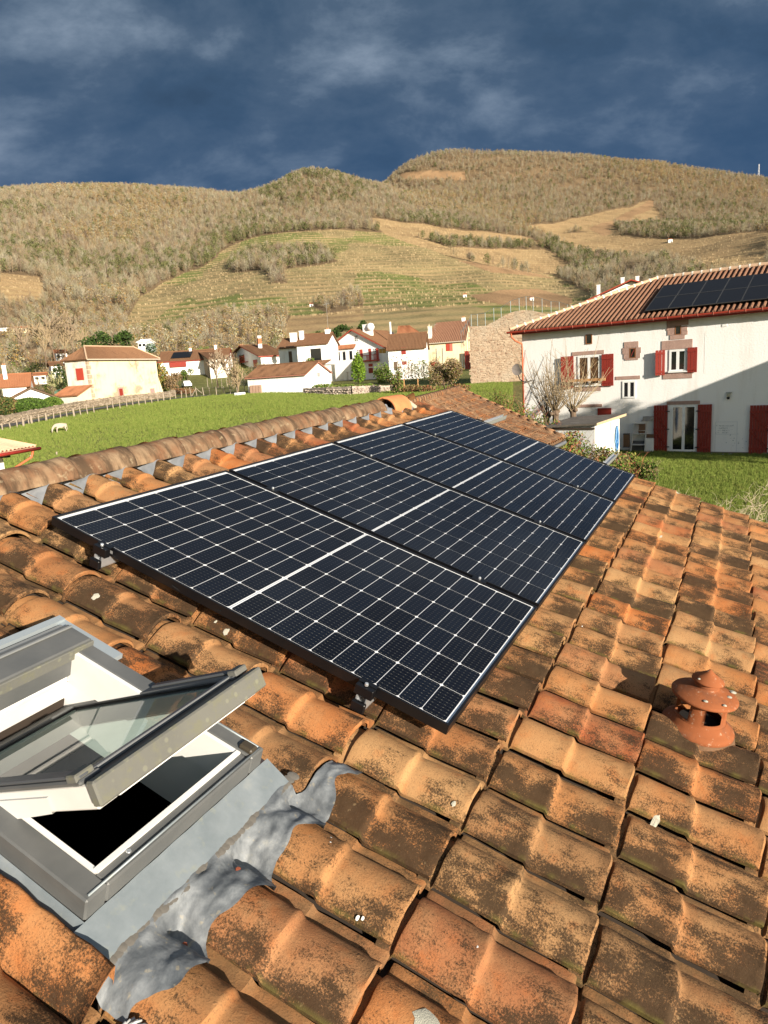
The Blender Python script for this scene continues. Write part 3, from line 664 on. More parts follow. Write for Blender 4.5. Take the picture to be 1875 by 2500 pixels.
    h2 = MB(); h2.bb(lv(a0, b0 - .060, -.004), lv(a1 + .002, b0 - .0355, .085), bev=.004); h2.bb(lv(a0, b0 - .018, -.0165), lv(a1, b0 - .008, -.0225), bev=.002); h2.build('casing_step', mat('pale_aluminium', (.22, .225, .22), .4, metal=.3), ho)
    # side grooved strips + zinc surround
    z = MB(); z.quad(lv(a1, b0 - .13, .05), lv(a1, b1, .055), lv(a1 + .048, b1, .085), lv(a1 + .048, b0 - .13, .075))
    z.quad(lv(a0, b0 - .13, .05), lv(a0 - .05, b0 - .13, .105), lv(a0 - .05, b1 + .0, .105), lv(a0, b1, .055))
    z.quad(lv(a0 - .06, b0 - .23, .115), lv(a1 + .05, b0 - .23, .115), lv(a1 + .045, b0 - .055, .088), lv(a0 - .06, b0 - .055, .088))
    z.build('zinc_surround', M_Z, sk)
    g = MB(); g.bb(lv(a1 + .001, b0 - .10, .005), lv(a1 + .034, b0 + .16, .020)); g.bb(lv(a0 - .04, b0 - .10, -.002), lv(a1 + .03, b0 - .075, .02)); g.build('zinc_gutter_edge', mat('zinc_light', (.32, .36, .38), .4, .1, 6, metal=.3), sk)
    ap = MB(); n = 30
    for i in range(5):
        for k in range(n + 1):
            u = a0 - .035 + (a1 + .065 - a0) * k / n; v_ = b1 + (1.442 - b1) * i / 4
            ap.v.append(tuple(lv(u, v_, (.055 + .034 * i / 4) + .0012 * math.sin(k * 1.3 + i))))
    for qd in grid_faces(5, n + 1): ap.f.append(tuple(qd)[::-1]); ap.m.append(0)
    ap.build('zinc_apron', M_Z, sk, smooth=True)
    # lead skirt dressed over the tiles
    us = np.arange(-1.075, -.232, .008); rows = 26; b = MB()
    for i in range(rows):
        for u in us:
            x = (u - U0) % PU; lowe = 1.562 + .022 * math.sin(u * 26 + 1) + .010 * math.sin(u * 61)
            hi = 1.432 if u < -.43 else 1.432 + min(1, (u + .43) / .03) * .045
            v_ = hi + (lowe - hi) * i / (rows - 1)
            k = min(max((v_ - 1.438) / .040, 0), 1); k = k * k * (3 - 2 * k)
            top = -.167 + prof(x) * 1.0 + .013 + .016 * max(0, (v_ - 1.47)) / .1
            flat = -.0865 - .002 * math.sin(u * 17)
            zz = flat * (1 - k) + top * k
            wr = (mnoise.noise(Vector((u * 24, v_ * 34, 0))) * .0080 + mnoise.noise(Vector((u * 70, v_ * 60, 3))) * .0022) * min(1, max(0, (v_ - 1.42) / .03))
            dent = -.010 * math.exp(-(((x - .205) / .02) ** 2)) * math.exp(-(((v_ - 1.475) / .018) ** 2)) * (u < -.45)
            b.v.append(tuple(lv(u, v_, 0) + Vector((0, 0, zz + wr + dent))))
    for qd in grid_faces(rows, len(us)): b.f.append(tuple(qd)[::-1]); b.m.append(0)
    ld = NT('lead_sheet'); n1 = ld.noise(11, 6, rough=.68, dist=.4); c = ld.ramp(n1, [(.32, (.065, .074, .084)), (.48, (.125, .137, .147)), (.62, (.20, .213, .222)), (.76, (.32, .32, .29))]); c = ld.mix(ld.ramp(ld.noise(46, 4), [(.62, 0.), (.74, .5)]), c, (.40, .33, .20)); ld.bump(ld.noise(34, 5), .004, .7)
    lo_ = b.build('lead_skirt', ld.done(c, .68, .0, spec=.35), sk, smooth=True)
    # smeared sealant bead
    sm = NT('sealant'); c = sm.mix(sm.noise(50, 4), (.10, .092, .08), (.155, .14, .118)); sm.bump(sm.noise(90, 3), .0015, .6); M_S = sm.done(c, .7)
    b = MB(); n = 46
    for k in range(n):
        u = -1.085 + .70 * k / n + random.gauss(0, .002); v_ = 1.434 + random.gauss(0, .0015)
        pts = []; m_ = 11
        for a in range(m_): an = 2 * math.pi * a / m_; pts.append(lv(u + .0135 * math.cos(an), v_ + .0165 * math.sin(an) * (1 + .1 * math.sin(k)), .0872))
        c_ = lv(u + .006, v_, .0856 + .0004 * (k % 3)); vs = pts + [lv(u + .008 * math.cos(2 * math.pi * a / m_), v_ + .013 * math.sin(2 * math.pi * a / m_), (.0860 + .0003 * (k % 3))) for a in range(m_)] + [c_]
        fs = [(a, (a + 1) % m_, m_ + (a + 1) % m_, m_ + a) for a in range(m_)] + [(m_ + a, m_ + (a + 1) % m_, 2 * m_) for a in range(m_)]
        b.add(vs, fs)
    b.build('sealant_bead', M_S, sk, smooth=True)
    for (px, py) in ((660, 2137), (435, 2312), (632, 2100)): pass
    for u, v_ in ((-.715, 1.50), (-.90, 1.515)):
        MB().lathe([(0, .002), (.006, .0015), (.007, 0)], 7, c=lv(u, v_, -tz(u, v_) - .022)).build('rust_mark', mat('rust', (.22, .06, .03), .9), lo_)
    sc_ = MB(); c0 = lv(-1.075, 1.555, .12)
    for k in range(7): a = k * .9; sc_.tube([c0 + Vector((.016 * math.sin(a + s * 2.1), .018 * math.cos(a * 1.3 + s), .004 * k * .5 + .006 * math.sin(s * 3 + a))) for s in np.linspace(-1, 1, 6)], [.0035, .0045, .004, .0045, .003, .002], 5)
    sc_.build('twisted_lead_scrap', mat('bright_lead', (.5, .5, .48), .45, metal=.3), lo_, smooth=True)
    # the pivoting sash
    A = R_(36.5); pv = empty('sash', (0, 0, 0)); pv.parent = sk; pv.matrix_basis = Matrix.Translation(lv(0, 1.0, .012)) @ Matrix.Rotation(-A, 4, 'X')
    x0, x1, s0, s1 = -.978, -.468, -.345, .390
    def sb(b, xa, xb, sa, sb_, na, nb, m=0, bev=0.): b.bb((xa, -sa, na), (xb, -sb_, nb), m, bev)
    b = MB()
    sb(b, x0, x0 + .052, s0, s1 - .045, .006, .018, 0, .004); sb(b, x1 - .052, x1, s0, s1 - .045, .006, .018, 0, .004); sb(b, x0 + .052, x1 - .052, s0, s0 + .05, .006, .017, 0, .003)
    b.build('sash_cladding', M_C, pv)
    b = MB(); sb(b, x0 + .006, x0 + .03, .02, s1 - .05, .018, .025, 0, .003); sb(b, x1 - .03, x1 - .006, .02, s1 - .05, .018, .025, 0, .003); b.build('sash_cladding_ridge', mat('grey_cladding_dark', (.085, .09, .095), .4, .1, 8), pv)
    b = MB(); sb(b, x0 + .004, x1 - .004, s1 - .078, s1 - .06, .004, .019, 0, .002); b.build('drip_strip', mat('pale_aluminium', (.22, .225, .22)), pv)
    b = MB(); sb(b, x0 + .03, x1 - .03, s1 - .060, s1 - .026, .0, .011); sb(b, x0 + .052, x0 + .058, s0 + .05, s1 - .078, .002, .012); sb(b, x1 - .058, x1 - .052, s0 + .05, s1 - .078, .002, .012); sb(b, x0 + .05, x1 - .05, s0 + .05, s0 + .057, .002, .012)
    b.build('rubber_seal', M_B, pv)
    b = MB(); sb(b, x0 - .004, x1 + .004, s1 - .026, s1, -.036, .016, 0, .004); b.build('lower_casing', M_L, pv)
    b = MB(); sb(b, x0 + .0, x0 + .044, s1 - .085, s1 - .052, .012, .030, 0, .003); sb(b, x1 - .044, x1, s1 - .07, s1 - .040, .012, .030, 0, .003); b.build('casing_bracket', M_L, pv)
    b = MB()
    sb(b, x0 + .008, x0 + .058, s0 + .01, s1 - .03, -.048, .0055, 0, .004); sb(b, x1 - .058, x1 - .008, s0 + .01, s1 - .03, -.048, .0055, 0, .004); sb(b, x0 + .058, x1 - .058, s0 + .01, s0 + .06, -.048, .0055); sb(b, x0 + .058, x1 - .058, s1 - .085, s1 - .03, -.048, -.001)
    b.build('sash_frame', M_W, pv)
    gl = NT('window_glass'); N = gl.N; L = gl.L; tr = N.new('ShaderNodeBsdfTransparent'); tr.inputs[0].default_value = (.52, .68, .65, 1); gs = N.new('ShaderNodeBsdfGlossy'); gs.inputs['Roughness'].default_value = .02
    ms = N.new('ShaderNodeMixShader'); df = N.new('ShaderNodeBsdfDiffuse'); df.inputs[0].default_value = (.55, .60, .58, 1); m2 = N.new('ShaderNodeMixShader')
    L.new(gl.math('ADD', gl.math('MULTIPLY', gl.noise(9, 5), .22), .04), m2.inputs[0]); L.new(tr.outputs[0], m2.inputs[1]); L.new(df.outputs[0], m2.inputs[2])
    L.new(schlick(gl, .05), ms.inputs[0]); L.new(m2.outputs[0], ms.inputs[1]); L.new(gs.outputs[0], ms.inputs[2]); L.new(ms.outputs[0], N['Material Output'].inputs[0])
    MB().quad((x0 + .05, -s0 - .048, .006), (x1 - .05, -s0 - .048, .006), (x1 - .05, -s1 + .08, .006), (x0 + .05, -s1 + .08, .006)).build('glass_pane', gl.mt, pv)
    # curved hinge arms
    for sx in (x0 + .002, x1 - .010):
        b = MB(); n = 10
        for k in range(n + 1): s_ = -.20 + .42 * k / n; b.v += [(sx, -s_, -.040 - .016 * math.cos((s_) * 5.2)), (sx + .008, -s_, -.040 - .016 * math.cos(s_ * 5.2)), (sx, -s_, -.012), (sx + .008, -s_, -.012)]
        for k in range(n):
            a = k * 4
            for (p, q_) in ((0, 1), (1, 3), (3, 2), (2, 0)): b.f.append((a + p, a + q_, a + 4 + q_, a + 4 + p)); b.m.append(0)
        b.build('hinge_arm', M_W, pv, smooth=False)
    b = MB(); b.bb((x0 - .002, .02, -.022), (x0 + .016, -.03, .0), bev=.003); b.bb((x1 - .016, .02, -.022), (x1 + .002, -.03, .0), bev=.003); b.build('hinge', mat('galvanised_steel', (.32, .30, .24), .35, .2, 20, metal=.8), pv)
make_skylight()
# ---------------------------------------------------------------- terracotta roof vent
def make_vent():
    ax = Vector(tuple(UPL)) * 1.05 + Vector((0, 0, 1)); ax.normalize()
    q = Vector((0, 0, 1)).rotation_difference(ax).to_matrix().to_4x4()
    base = lv(0.859, 2.435, .112)
    t = NT('vent_terracotta'); c = t.mix(t.noise(9, 5), (.215, .066, .024), (.29, .098, .038)); c = t.mix(t.ramp(t.noise(36, 5, rough=.75), [(.58, 0.), (.68, .75)]), c, (.42, .30, .21)); c = t.mix(t.ramp(t.noise(6, 5, rough=.7), [(.48, 0.), (.68, .75)]), c, (.11, .055, .035)); t.bump(t.noise(60, 4), .0015, .5); M = t.done(c, .85, spec=.15)
    v = empty('roof_vent', (0, 0, 0), label='terracotta lantern vent with a round cap on the tiles right of the panels', cat='roof vent', mat=ROOF @ Matrix.Translation(base + ax * .002) @ q @ Matrix.Rotation(R_(10), 4, 'Z'))
    b = MB(); b.lathe([(.150, -.085), (.142, -.045), (.135, -.018), (.131, -.004), (.128, .001), (.10, .002)], 40); b.build('vent_socket', mat('socket_clay', (.13, .072, .038), .95, .45, 14, bump=.004), v, smooth=True)
    n = 48
    def skip(i, k): return 2 <= i <= 4 and (k % 12) in (0, 1, 2, 3, 4, 5, 6)
    b = MB(); b.lathe([(.098, -.075), (.100, -.004), (.124, -.003), (.1275, .001), (.1275, .016), (.121, .029), (.111, .035), (.107, .042), (.099, .052), (.092, .060)], n); b.v = [(x, y, z * .83) for x, y, z in b.v]; b.build('vent_base', M, v, smooth=True)
    b = MB(); pf = [(.0915, .058), (.0895, .064), (.0885, .068), (.087, .110), (.0855, .140), (.085, .149), (.085, .166)]
    b.lathe(pf, n, skip=skip); pi = [(r - .009, z) for r, z in pf]; o = len(b.v); b.lathe(pi, n, skip=skip)
    for i in range(len(pf) - 1):
        for k in range(n):
            if skip(i, k): continue
            for (di, dk, e) in ((0, -1, 0), (0, 1, 1), (-1, 0, 2), (1, 0, 3)):
                ii, kk = i + di, (k + dk) % n
                if 0 <= ii < len(pf) - 1 and skip(ii, kk):
                    a0 = i * n + k; a1 = i * n + (k + 1) % n; c0 = a0 + n; c1 = a1 + n
                    p, q_ = {0: (a0, c0), 1: (a1, c1), 2: (a0, a1), 3: (c0, c1)}[e]; b.f.append((p, q_, q_ + o, p + o)); b.m.append(0)
    b.v = [(x, y, z * .83) for x, y, z in b.v]; b.build('vent_body', M, v, smooth=True)
    MB().lathe([(0, .035), (.07, .035)], 24).build('vent_floor', mat('vent_black', (.01, .008, .007), .95), v)  # near-black disc closing the vent inside
    cp = MB(); cp.lathe([(.070, .162), (.108, .160), (.115, .163), (.1165, .169), (.112, .175), (.090, .184), (.060, .198), (.044, .203), (.041, .207), (.044, .211), (.041, .216), (.039, .224), (.050, .224), (.0565, .227), (.055, .232), (.034, .246), (.012, .262), (.005, .270), (0, .271)], n); cp.v = [(x, y, z - .028) for x, y, z in cp.v]; cp.build('vent_cap', M, v, smooth=True)
    lm = mat('pale_lichen', (.40, .385, .31), .95, .25, 60, bump=.003)
    for a, r, z, s in ((-1.25, .103, .184, .009), (-.2, .117, .173, .008), (-.35, .119, .170, .012), (-.5, .119, .168, .009), (2.2, .045, .238, .006), (-1.5, .052, .230, .005), (-.05, .112, .178, .007), (-1.9, .08, .191, .010), (-1.1, .116, .175, .014), (-2.6, .10, .184, .008), (-.8, .06, .198, .006), (3.0, .09, .187, .009)):
        b = MB(); b.lathe([(0, .003), (s * .6, .0025), (s, 0)], 8, c=(r * math.cos(a), r * math.sin(a), z - .028)); b.build('lichen_spot', lm, v, smooth=True)
    # tongue of fallen mortar and torn flashing at its foot
    MB().add([lv(.60, 2.37, -tz(.60, 2.37) - .004), lv(.70, 2.40, -tz(.70, 2.40) - .004), lv(.69, 2.43, -tz(.69, 2.43) - .004), lv(.655, 2.43, -tz(.655, 2.43) - .004), lv(.58, 2.39, -tz(.58, 2.39) - .004)], [(0, 1, 2, 3, 4)]).build('flashing_scrap', mat('grey_scrap', (.22, .22, .2), .8), house)
make_vent()
def make_spots():
    lm = mat('pale_lichen', (.58, .56, .47)); wm = mat('chalk_white', (.72, .72, .68), .8, .1, 30)
    def blob(name, px, py, s, mt, n=15, h=.0012, parts=1):
        # on the tile surface
        import itertools
        d = RW.T @ (cx * (px - 937.5) / FPX + cy * (py - 1250) / FPX + cz); p = cam_l
        tt = np.linspace(.5, 7, 3000); Q = p[None] + d[None] * tt[:, None]
        for q in Q:
            if q[2] < tz(q[0], -q[1]): break
        b = MB(); c = Vector((q[0], q[1], 0)); ring = [[], []]
        rr = random.Random(px)
        for lev, (k, hh) in enumerate(((1., .0006), (.72, h))):
            for a in range(n):
                an = 2 * math.pi * a / n; r = s * k * (1 + .22 * rr.uniform(-1, 1)); x, y = c.x + r * math.cos(an), c.y + r * math.sin(an); b.v.append((x, y, tz(x, -y) + hh + .0015))
        b.v.append((c.x, c.y, tz(c.x, -c.y) + h + .002))
        for a in range(n): b.f.append((a, (a + 1) % n, n + (a + 1) % n, n + a)); b.f.append((n + a, n + (a + 1) % n, 2 * n)); b.m += [0, 0]
        b.build(name, mt, house, smooth=True)
    for px, py, s in ((1040, 2492, .026), (233, 1458, .013), (552, 1543, .010), (526, 1520, .005), (1654, 1204, .016), (1613, 1311, .012), (1107, 1965, .006), (1600, 2005, .010), (565, 1105, .012), (97, 2403, .005)): blob('lichen_patch', px, py, s, lm)
    for px, py, s in ((808, 2046, .006), (806, 2058, .004), (872, 2243, .006), (885, 2246, .005), (1167, 2315, .006), (1175, 2305, .004), (1422, 1528, .004)): blob('bird_dropping', px, py, s * .7, wm, 8, .001)
make_spots()
# ---------------------------------------------------------------- buildings
M_SHUT = mat('oxblood_paint', (.23, .028, .018), .55, .15, 8)
M_RED = mat('red_oxide_paint', (.36, .05, .03), .5, .15, 8)
M_WIN = mat('white_joinery', (.75, .75, .72), .45, .05)
M_PANE = NT('dark_pane').done((.012, .013, .015), .06, spec=.9)
def render_mat(name, col, dirt=(.45, .38, .28), d0=.60, d1=.80, sc_=.6, stone=None):
    m = NT(name); c = m.mix(m.ramp(m.noise(sc_, 7, rough=.68), [(d0, 0.), (d1, .75)]), col, dirt)
    c = m.mix(m.ramp(m.noise(1, 5, m.vec((1.6, 1.6, .22)), .7), [(.50, 0.), (.75, .35)]), c, dirt)
    if stone:
        vv = m.voro(3.2, m.vec((1, 1, 1.6))); c2 = m.ramp(m.voro(3.2, m.vec((1, 1, 1.6)), out='Color'), [(0, stone[0]), (1, stone[1])]); c2 = m.mix(m.ramp(vv, [(.30, 0.), (.42, .8)]), c2, (.35, .29, .2))
        c = m.mix(m.ramp(m.noise(.33, 6, rough=.7), [(stone[2], 0.), (stone[2] + .07, 1.)]), c, c2)
    m.bump(m.noise(14, 5, rough=.7), .02, .6); return m.done(c, .93, spec=.1)
M_WHITE = render_mat('white_render', (.80, .79, .76), d0=.66, d1=.86); M_CREAM = render_mat('cream_render', (.72, .62, .40), (.50, .33, .20), .48, .70, .35, ((.36, .21, .14), (.50, .37, .26), .54))
M_ROUGH = render_mat('stained_render', (.66, .62, .53), (.30, .27, .2), .45, .68, .8)
M_STONEW = render_mat('pink_grey_stonework', (.42, .33, .25), (.28, .2, .15), .4, .6, .8, ((.30, .20, .14), (.52, .40, .29), .40))
def roof_mat(name, a, b, c3, pitch=.25):
    m = NT(name); c = m.mix(m.noise(1.6, 6, rough=.7), a, b); c = m.mix(m.ramp(m.noise(7, 4, rough=.8), [(.55, 0.), (.7, .75)]), c, c3); c = m.mix(m.ramp(m.noise(18, 3, rough=.8), [(.6, 0.), (.75, .6)]), c, (.50, .38, .24)); m.bump(m.noise(9, 5), .03, .8); return m.done(c, .93, spec=.1)
M_RF = roof_mat('old_brown_tiles', (.14, .068, .036), (.215, .118, .064), (.08, .043, .028))
M_RF2 = roof_mat('orange_tiles', (.29, .115, .055), (.36, .16, .08), (.18, .08, .05))
M_RFD = roof_mat('dark_red_tiles', (.23, .085, .05), (.33, .14, .08), (.11, .045, .03))
M_LIN = render_mat('pink_sandstone', (.40, .27, .22), (.28, .18, .15), .4, .7, 3)
class Bld:
    def __init__(s, name, label, cat, r, f, z, th, group=None):
        s.O = np.array([r, f, z]); t = R_(th); s.a = np.array([math.sin(t), math.cos(t), 0]); s.b = np.array([math.sin(t - math.pi / 2), math.cos(t - math.pi / 2), 0])
        wv = RT * s.a[0] + FW * s.a[1]; s.e = empty(name, W(r, f, z), math.atan2(wv[1], wv[0]), label, cat, group)
    def loc(s, P): d = P - s.O; return float(d @ s.a), float(d @ s.b), float(d[2])
    def f(s, px, py, y=0.):
        d = ray(px, py); e = np.array([0, 0, EYE]); t = (y + (s.O - e) @ s.b) / (d @ s.b); x, _, z = s.loc(e + d * t); return x, z
    def sd(s, px, py, x=0.):
        d = ray(px, py); e = np.array([0, 0, EYE]); t = (x + (s.O - e) @ s.a) / (d @ s.a); _, y, z = s.loc(e + d * t); return y, z
    def P(s, name, b, m, parent=None, **k): return b.build(name, m, parent or s.e, **k)
    def fr(s, q, y=0.):                                             # photographed rectangle (x0,x1,y0,y1) on the front wall -> x0,x1,z0,z1
        ym = (q[2] + q[3]) / 2; xm = (q[0] + q[1]) / 2; return s.f(q[0], ym, y)[0], s.f(q[1], ym, y)[0], s.f(xm, q[3], y)[1], s.f(xm, q[2], y)[1]
    def sr(s, q, x=0.):
        ym = (q[2] + q[3]) / 2; xm = (q[0] + q[1]) / 2; a, b = sorted((s.sd(q[0], ym, x)[0], s.sd(q[1], ym, x)[0])); return a, b, s.sd(xm, q[3], x)[1], s.sd(xm, q[2], x)[1]
    def slab(s, name, q, m, y0=-.06, y1=.02, face='f', X=0., parent=None, sgn=1, **k):
        b = MB()
        if face == 'f': b.bb((q[0], y0, q[2]), (q[1], y1, q[3]))
        else: b.bb((X + sgn * y1, q[0], q[2]), (X + sgn * y0, q[1], q[3]))
        return s.P(name, b, m, parent, **k)
    def window(s, q, face='f', X=0., sgn=1, bars=1, fm=None, leaves=2):
        w = empty('window', (0, 0, 0)); w.parent = s.e; b = MB(); x0, x1, z0, z1 = q; t = min(.09, (x1 - x0) * .12)
        def put(b, a0, a1, c0, c1, y0, y1):
            if face == 'f': b.bb((a0, y0, c0), (a1, y1, c1))
            else: b.bb((X + sgn * y1, a0, c0), (X + sgn * y0, a1, c1))
        put(b, x0, x0 + t, z0, z1, -.035, .05); put(b, x1 - t, x1, z0, z1, -.035, .05); put(b, x0 + t, x1 - t, z1 - t, z1, -.035, .05); put(b, x0 + t, x1 - t, z0, z0 + t, -.035, .05)
        if leaves == 2: put(b, (x0 + x1) / 2 - t * .7, (x0 + x1) / 2 + t * .7, z0 + t, z1 - t, -.03, .05)
        for k in range(1, bars):
            zc = z0 + (z1 - z0) * k / bars; put(b, x0 + t, x1 - t, zc - t * .3, zc + t * .3, -.025, .04)
        b.build('frame', fm or M_WIN, w); b = MB(); put(b, x0 + t, x1 - t, z0 + t, z1 - t, -.012, .03); b.build('pane', M_PANE, w); return w
    def shutter(s, q, m=None, face='f', X=0., sgn=1, y=-.075, z=None, boards=True, ang=0., hinge='l'):
        x0, x1, z0, z1 = q; n = max(3, int(round((x1 - x0) / .125))); b = MB(); bt = (x1 - x0) / n
        o = empty('shutter', (0, 0, 0)); o.parent = s.e
        hx = x0 if hinge == 'l' else x1; g = 1 if hinge == 'l' else -1
        o.matrix_basis = (Matrix.Translation((hx, y, 0)) @ Matrix.Rotation(-ang * g, 4, 'Z') @ Matrix.Translation((-hx, 0, 0))) if face == 'f' else Matrix.Identity(4)
        for k in range(n):
            b = MB(); a0, a1 = x0 + k * bt + .006, x0 + (k + 1) * bt - .006
            if face == 'f': b.bb((a0, -.018, z0), (a1, .018, z1))
            else: b.bb((X - sgn * (y + .018), a0, z0), (X - sgn * (y - .018), a1, z1))
            b.build('board', m or M_SHUT, o)
        for zc in (z0 + .13 * (z1 - z0), z0 + .5 * (z1 - z0) if (z1 - z0) > 1.6 else None, z1 - .13 * (z1 - z0)):
            if zc is None: continue
            b = MB()
            if face == 'f': b.bb((x0, -.040, zc - .05), (x1, -.0185, zc + .05))
            else: b.bb((X - sgn * (y - .0185), x0, zc - .05), (X - sgn * (y - .040), x1, zc + .05))
            b.build('ledge', m or M_SHUT, o)
        return o
    def walls(s, w, d, h, m, ms=None, gables=None, rise=0., name='wall'):
        hx = h; b = MB(); P = [(0, 0), (w, 0), (w, d), (0, d)]
        for k in range(4):
            (xa, ya), (xb, yb) = P[k], P[(k + 1) % 4]; vs = [(xa, ya, -.6), (xb, yb, -.6), (xb, yb, h), (xa, ya, h)]
            if (gables == 'x' and k in (1, 3)) or (gables == 'y' and k in (0, 2)): vs.insert(3, ((xa + xb) / 2, (ya + yb) / 2, h + rise))
            s.P('wall', MB().add(vs, [tuple(range(len(vs)))]), (ms or [m] * 4)[k])
    def slope(s, e0, e1, r1, r0, m=None, pitch=.24, amp=.05, th=.12, parent=None, name='roof_slope'):
        e0, e1, r0, r1 = (Vector(q) for q in (e0, e1, r0, r1)); Ln = (e1 - e0).length; n = max(2, int(Ln / pitch)); nrm = (e1 - e0).cross(r0 - e0).normalized()
        if nrm.z < 0: nrm = -nrm
        k4 = n * 4; b = MB()
        for q in range(k4 + 1):
            t = q / k4; up = amp * (math.sin(2 * math.pi * q / 4 + .8) * .5 + .5)
            for s_ in (0, .5, 1.): p = (e0.lerp(e1, t)).lerp(r0.lerp(r1, t), s_) + nrm * (up + (.02 * math.sin(q * 7.7 + s_ * 5))); b.v.append(tuple(p))
        for q in range(k4):
            for s_ in (0, 1): a = q * 3 + s_; b.f.append((a, a + 3, a + 4, a + 1)); b.m.append(0)
        lo = [p - nrm * th for p in (e0, e1, r1, r0)]; o = len(b.v); b.v += [tuple(p) for p in (e0, e1, r1, r0)] + [tuple(p) for p in lo]
        for f_ in ((0, 1, 5, 4), (1, 2, 6, 5), (2, 3, 7, 6), (3, 0, 4, 7), (4, 5, 6, 7)): b.f.append(tuple(o + i for i in f_)); b.m.append(0)
        return s.P(name, b, m or M_RF, parent, smooth=False)
    def gable(s, w, d, h, rise, axis='x', o=.45, m=None, trim=None, og=.35, **k):
        m = m or M_RF; t = .12
        if axis == 'x':
            ry = d / 2; g = rise / ry
            s.slope((-og, -o, h - o * g + t), (w + og, -o, h - o * g + t), (w + og, ry, h + rise + t), (-og, ry, h + rise + t), m, **k)
            s.slope((w + og, d + o, h - o * g + t), (-og, d + o, h - o * g + t), (-og, ry, h + rise + t), (w + og, ry, h + rise + t), m, **k)
            rg = [(-og, ry, h + rise + t + .06), (w + og, ry, h + rise + t + .06)]
            if trim:
                for xx in (-og, w + og):
                    for sg in (0, 1): s.P('barge_board', MB().tube([(xx, -o if sg == 0 else d + o, h - o * g + .02), (xx, ry, h + rise + .02)], .09, 4), trim)
                s.P('fascia', MB().bb((-og, -o - .05, h - o * g - .06), (w + og, -o + .03, h - o * g + .10)), trim)
        else:
            rx = w / 2; g = rise / rx
            s.slope((-o, d + og, h - o * g + t), (-o, -og, h - o * g + t), (rx, -og, h + rise + t), (rx, d + og, h + rise + t), m, **k)
            s.slope((w + o, -og, h - o * g + t), (w + o, d + og, h - o * g + t), (rx, d + og, h + rise + t), (rx, -og, h + rise + t), m, **k)
            rg = [(rx, -og, h + rise + t + .06), (rx, d + og, h + rise + t + .06)]
            if trim:
                for sg in (0, 1): s.P('barge_board', MB().tube([(-o if sg == 0 else w + o, -og, h - o * g + .02), (rx, -og, h + rise + .02)], .10, 4), trim)
        s.P('roof_ridge', MB().tube(rg, .11, 6), m)
    def chimney(s, x, y, z0, z1, w=.6, d=.6, m=None, pots=2, cap=True):
        c = s.P('chimney', MB().bb((x - w / 2, y - d / 2, z0), (x + w / 2, y + d / 2, z1)), m or M_WHITE)
        if cap: s.P('chimney_cap', MB().bb((x - w / 2 - .07, y - d / 2 - .07, z1 + .001), (x + w / 2 + .07, y + d / 2 + .07, z1 + .1)), m or M_WHITE, c)
        for k in range(pots): s.P('chimney_pot', MB().lathe([(.11, z1 + .1), (.09, z1 + .42), (.07, z1 + .42), (.07, z1 + .3)], 8, c=(x + (k - (pots - 1) / 2) * .3, y, 0)), mat('terracotta_pot', (.45, .2, .1), .85), c)
        return c
    def aerial(s, x, y, z0, h=1.8):
        b = MB(); b.tube([(x, y, z0), (x, y, z0 + h)], .02, 4); b.tube([(x - .7, y, z0 + h * .92), (x + .6, y + .1, z0 + h * .97)], .015, 4)
        for k in range(6): xx = x - .6 + k * .22; b.tube([(xx, y - .22, z0 + h * .93), (xx, y + .22, z0 + h * .95)], .01, 3)
        s.P('aerial', b, mat('aerial_metal', (.5, .5, .5), .4, metal=.5))
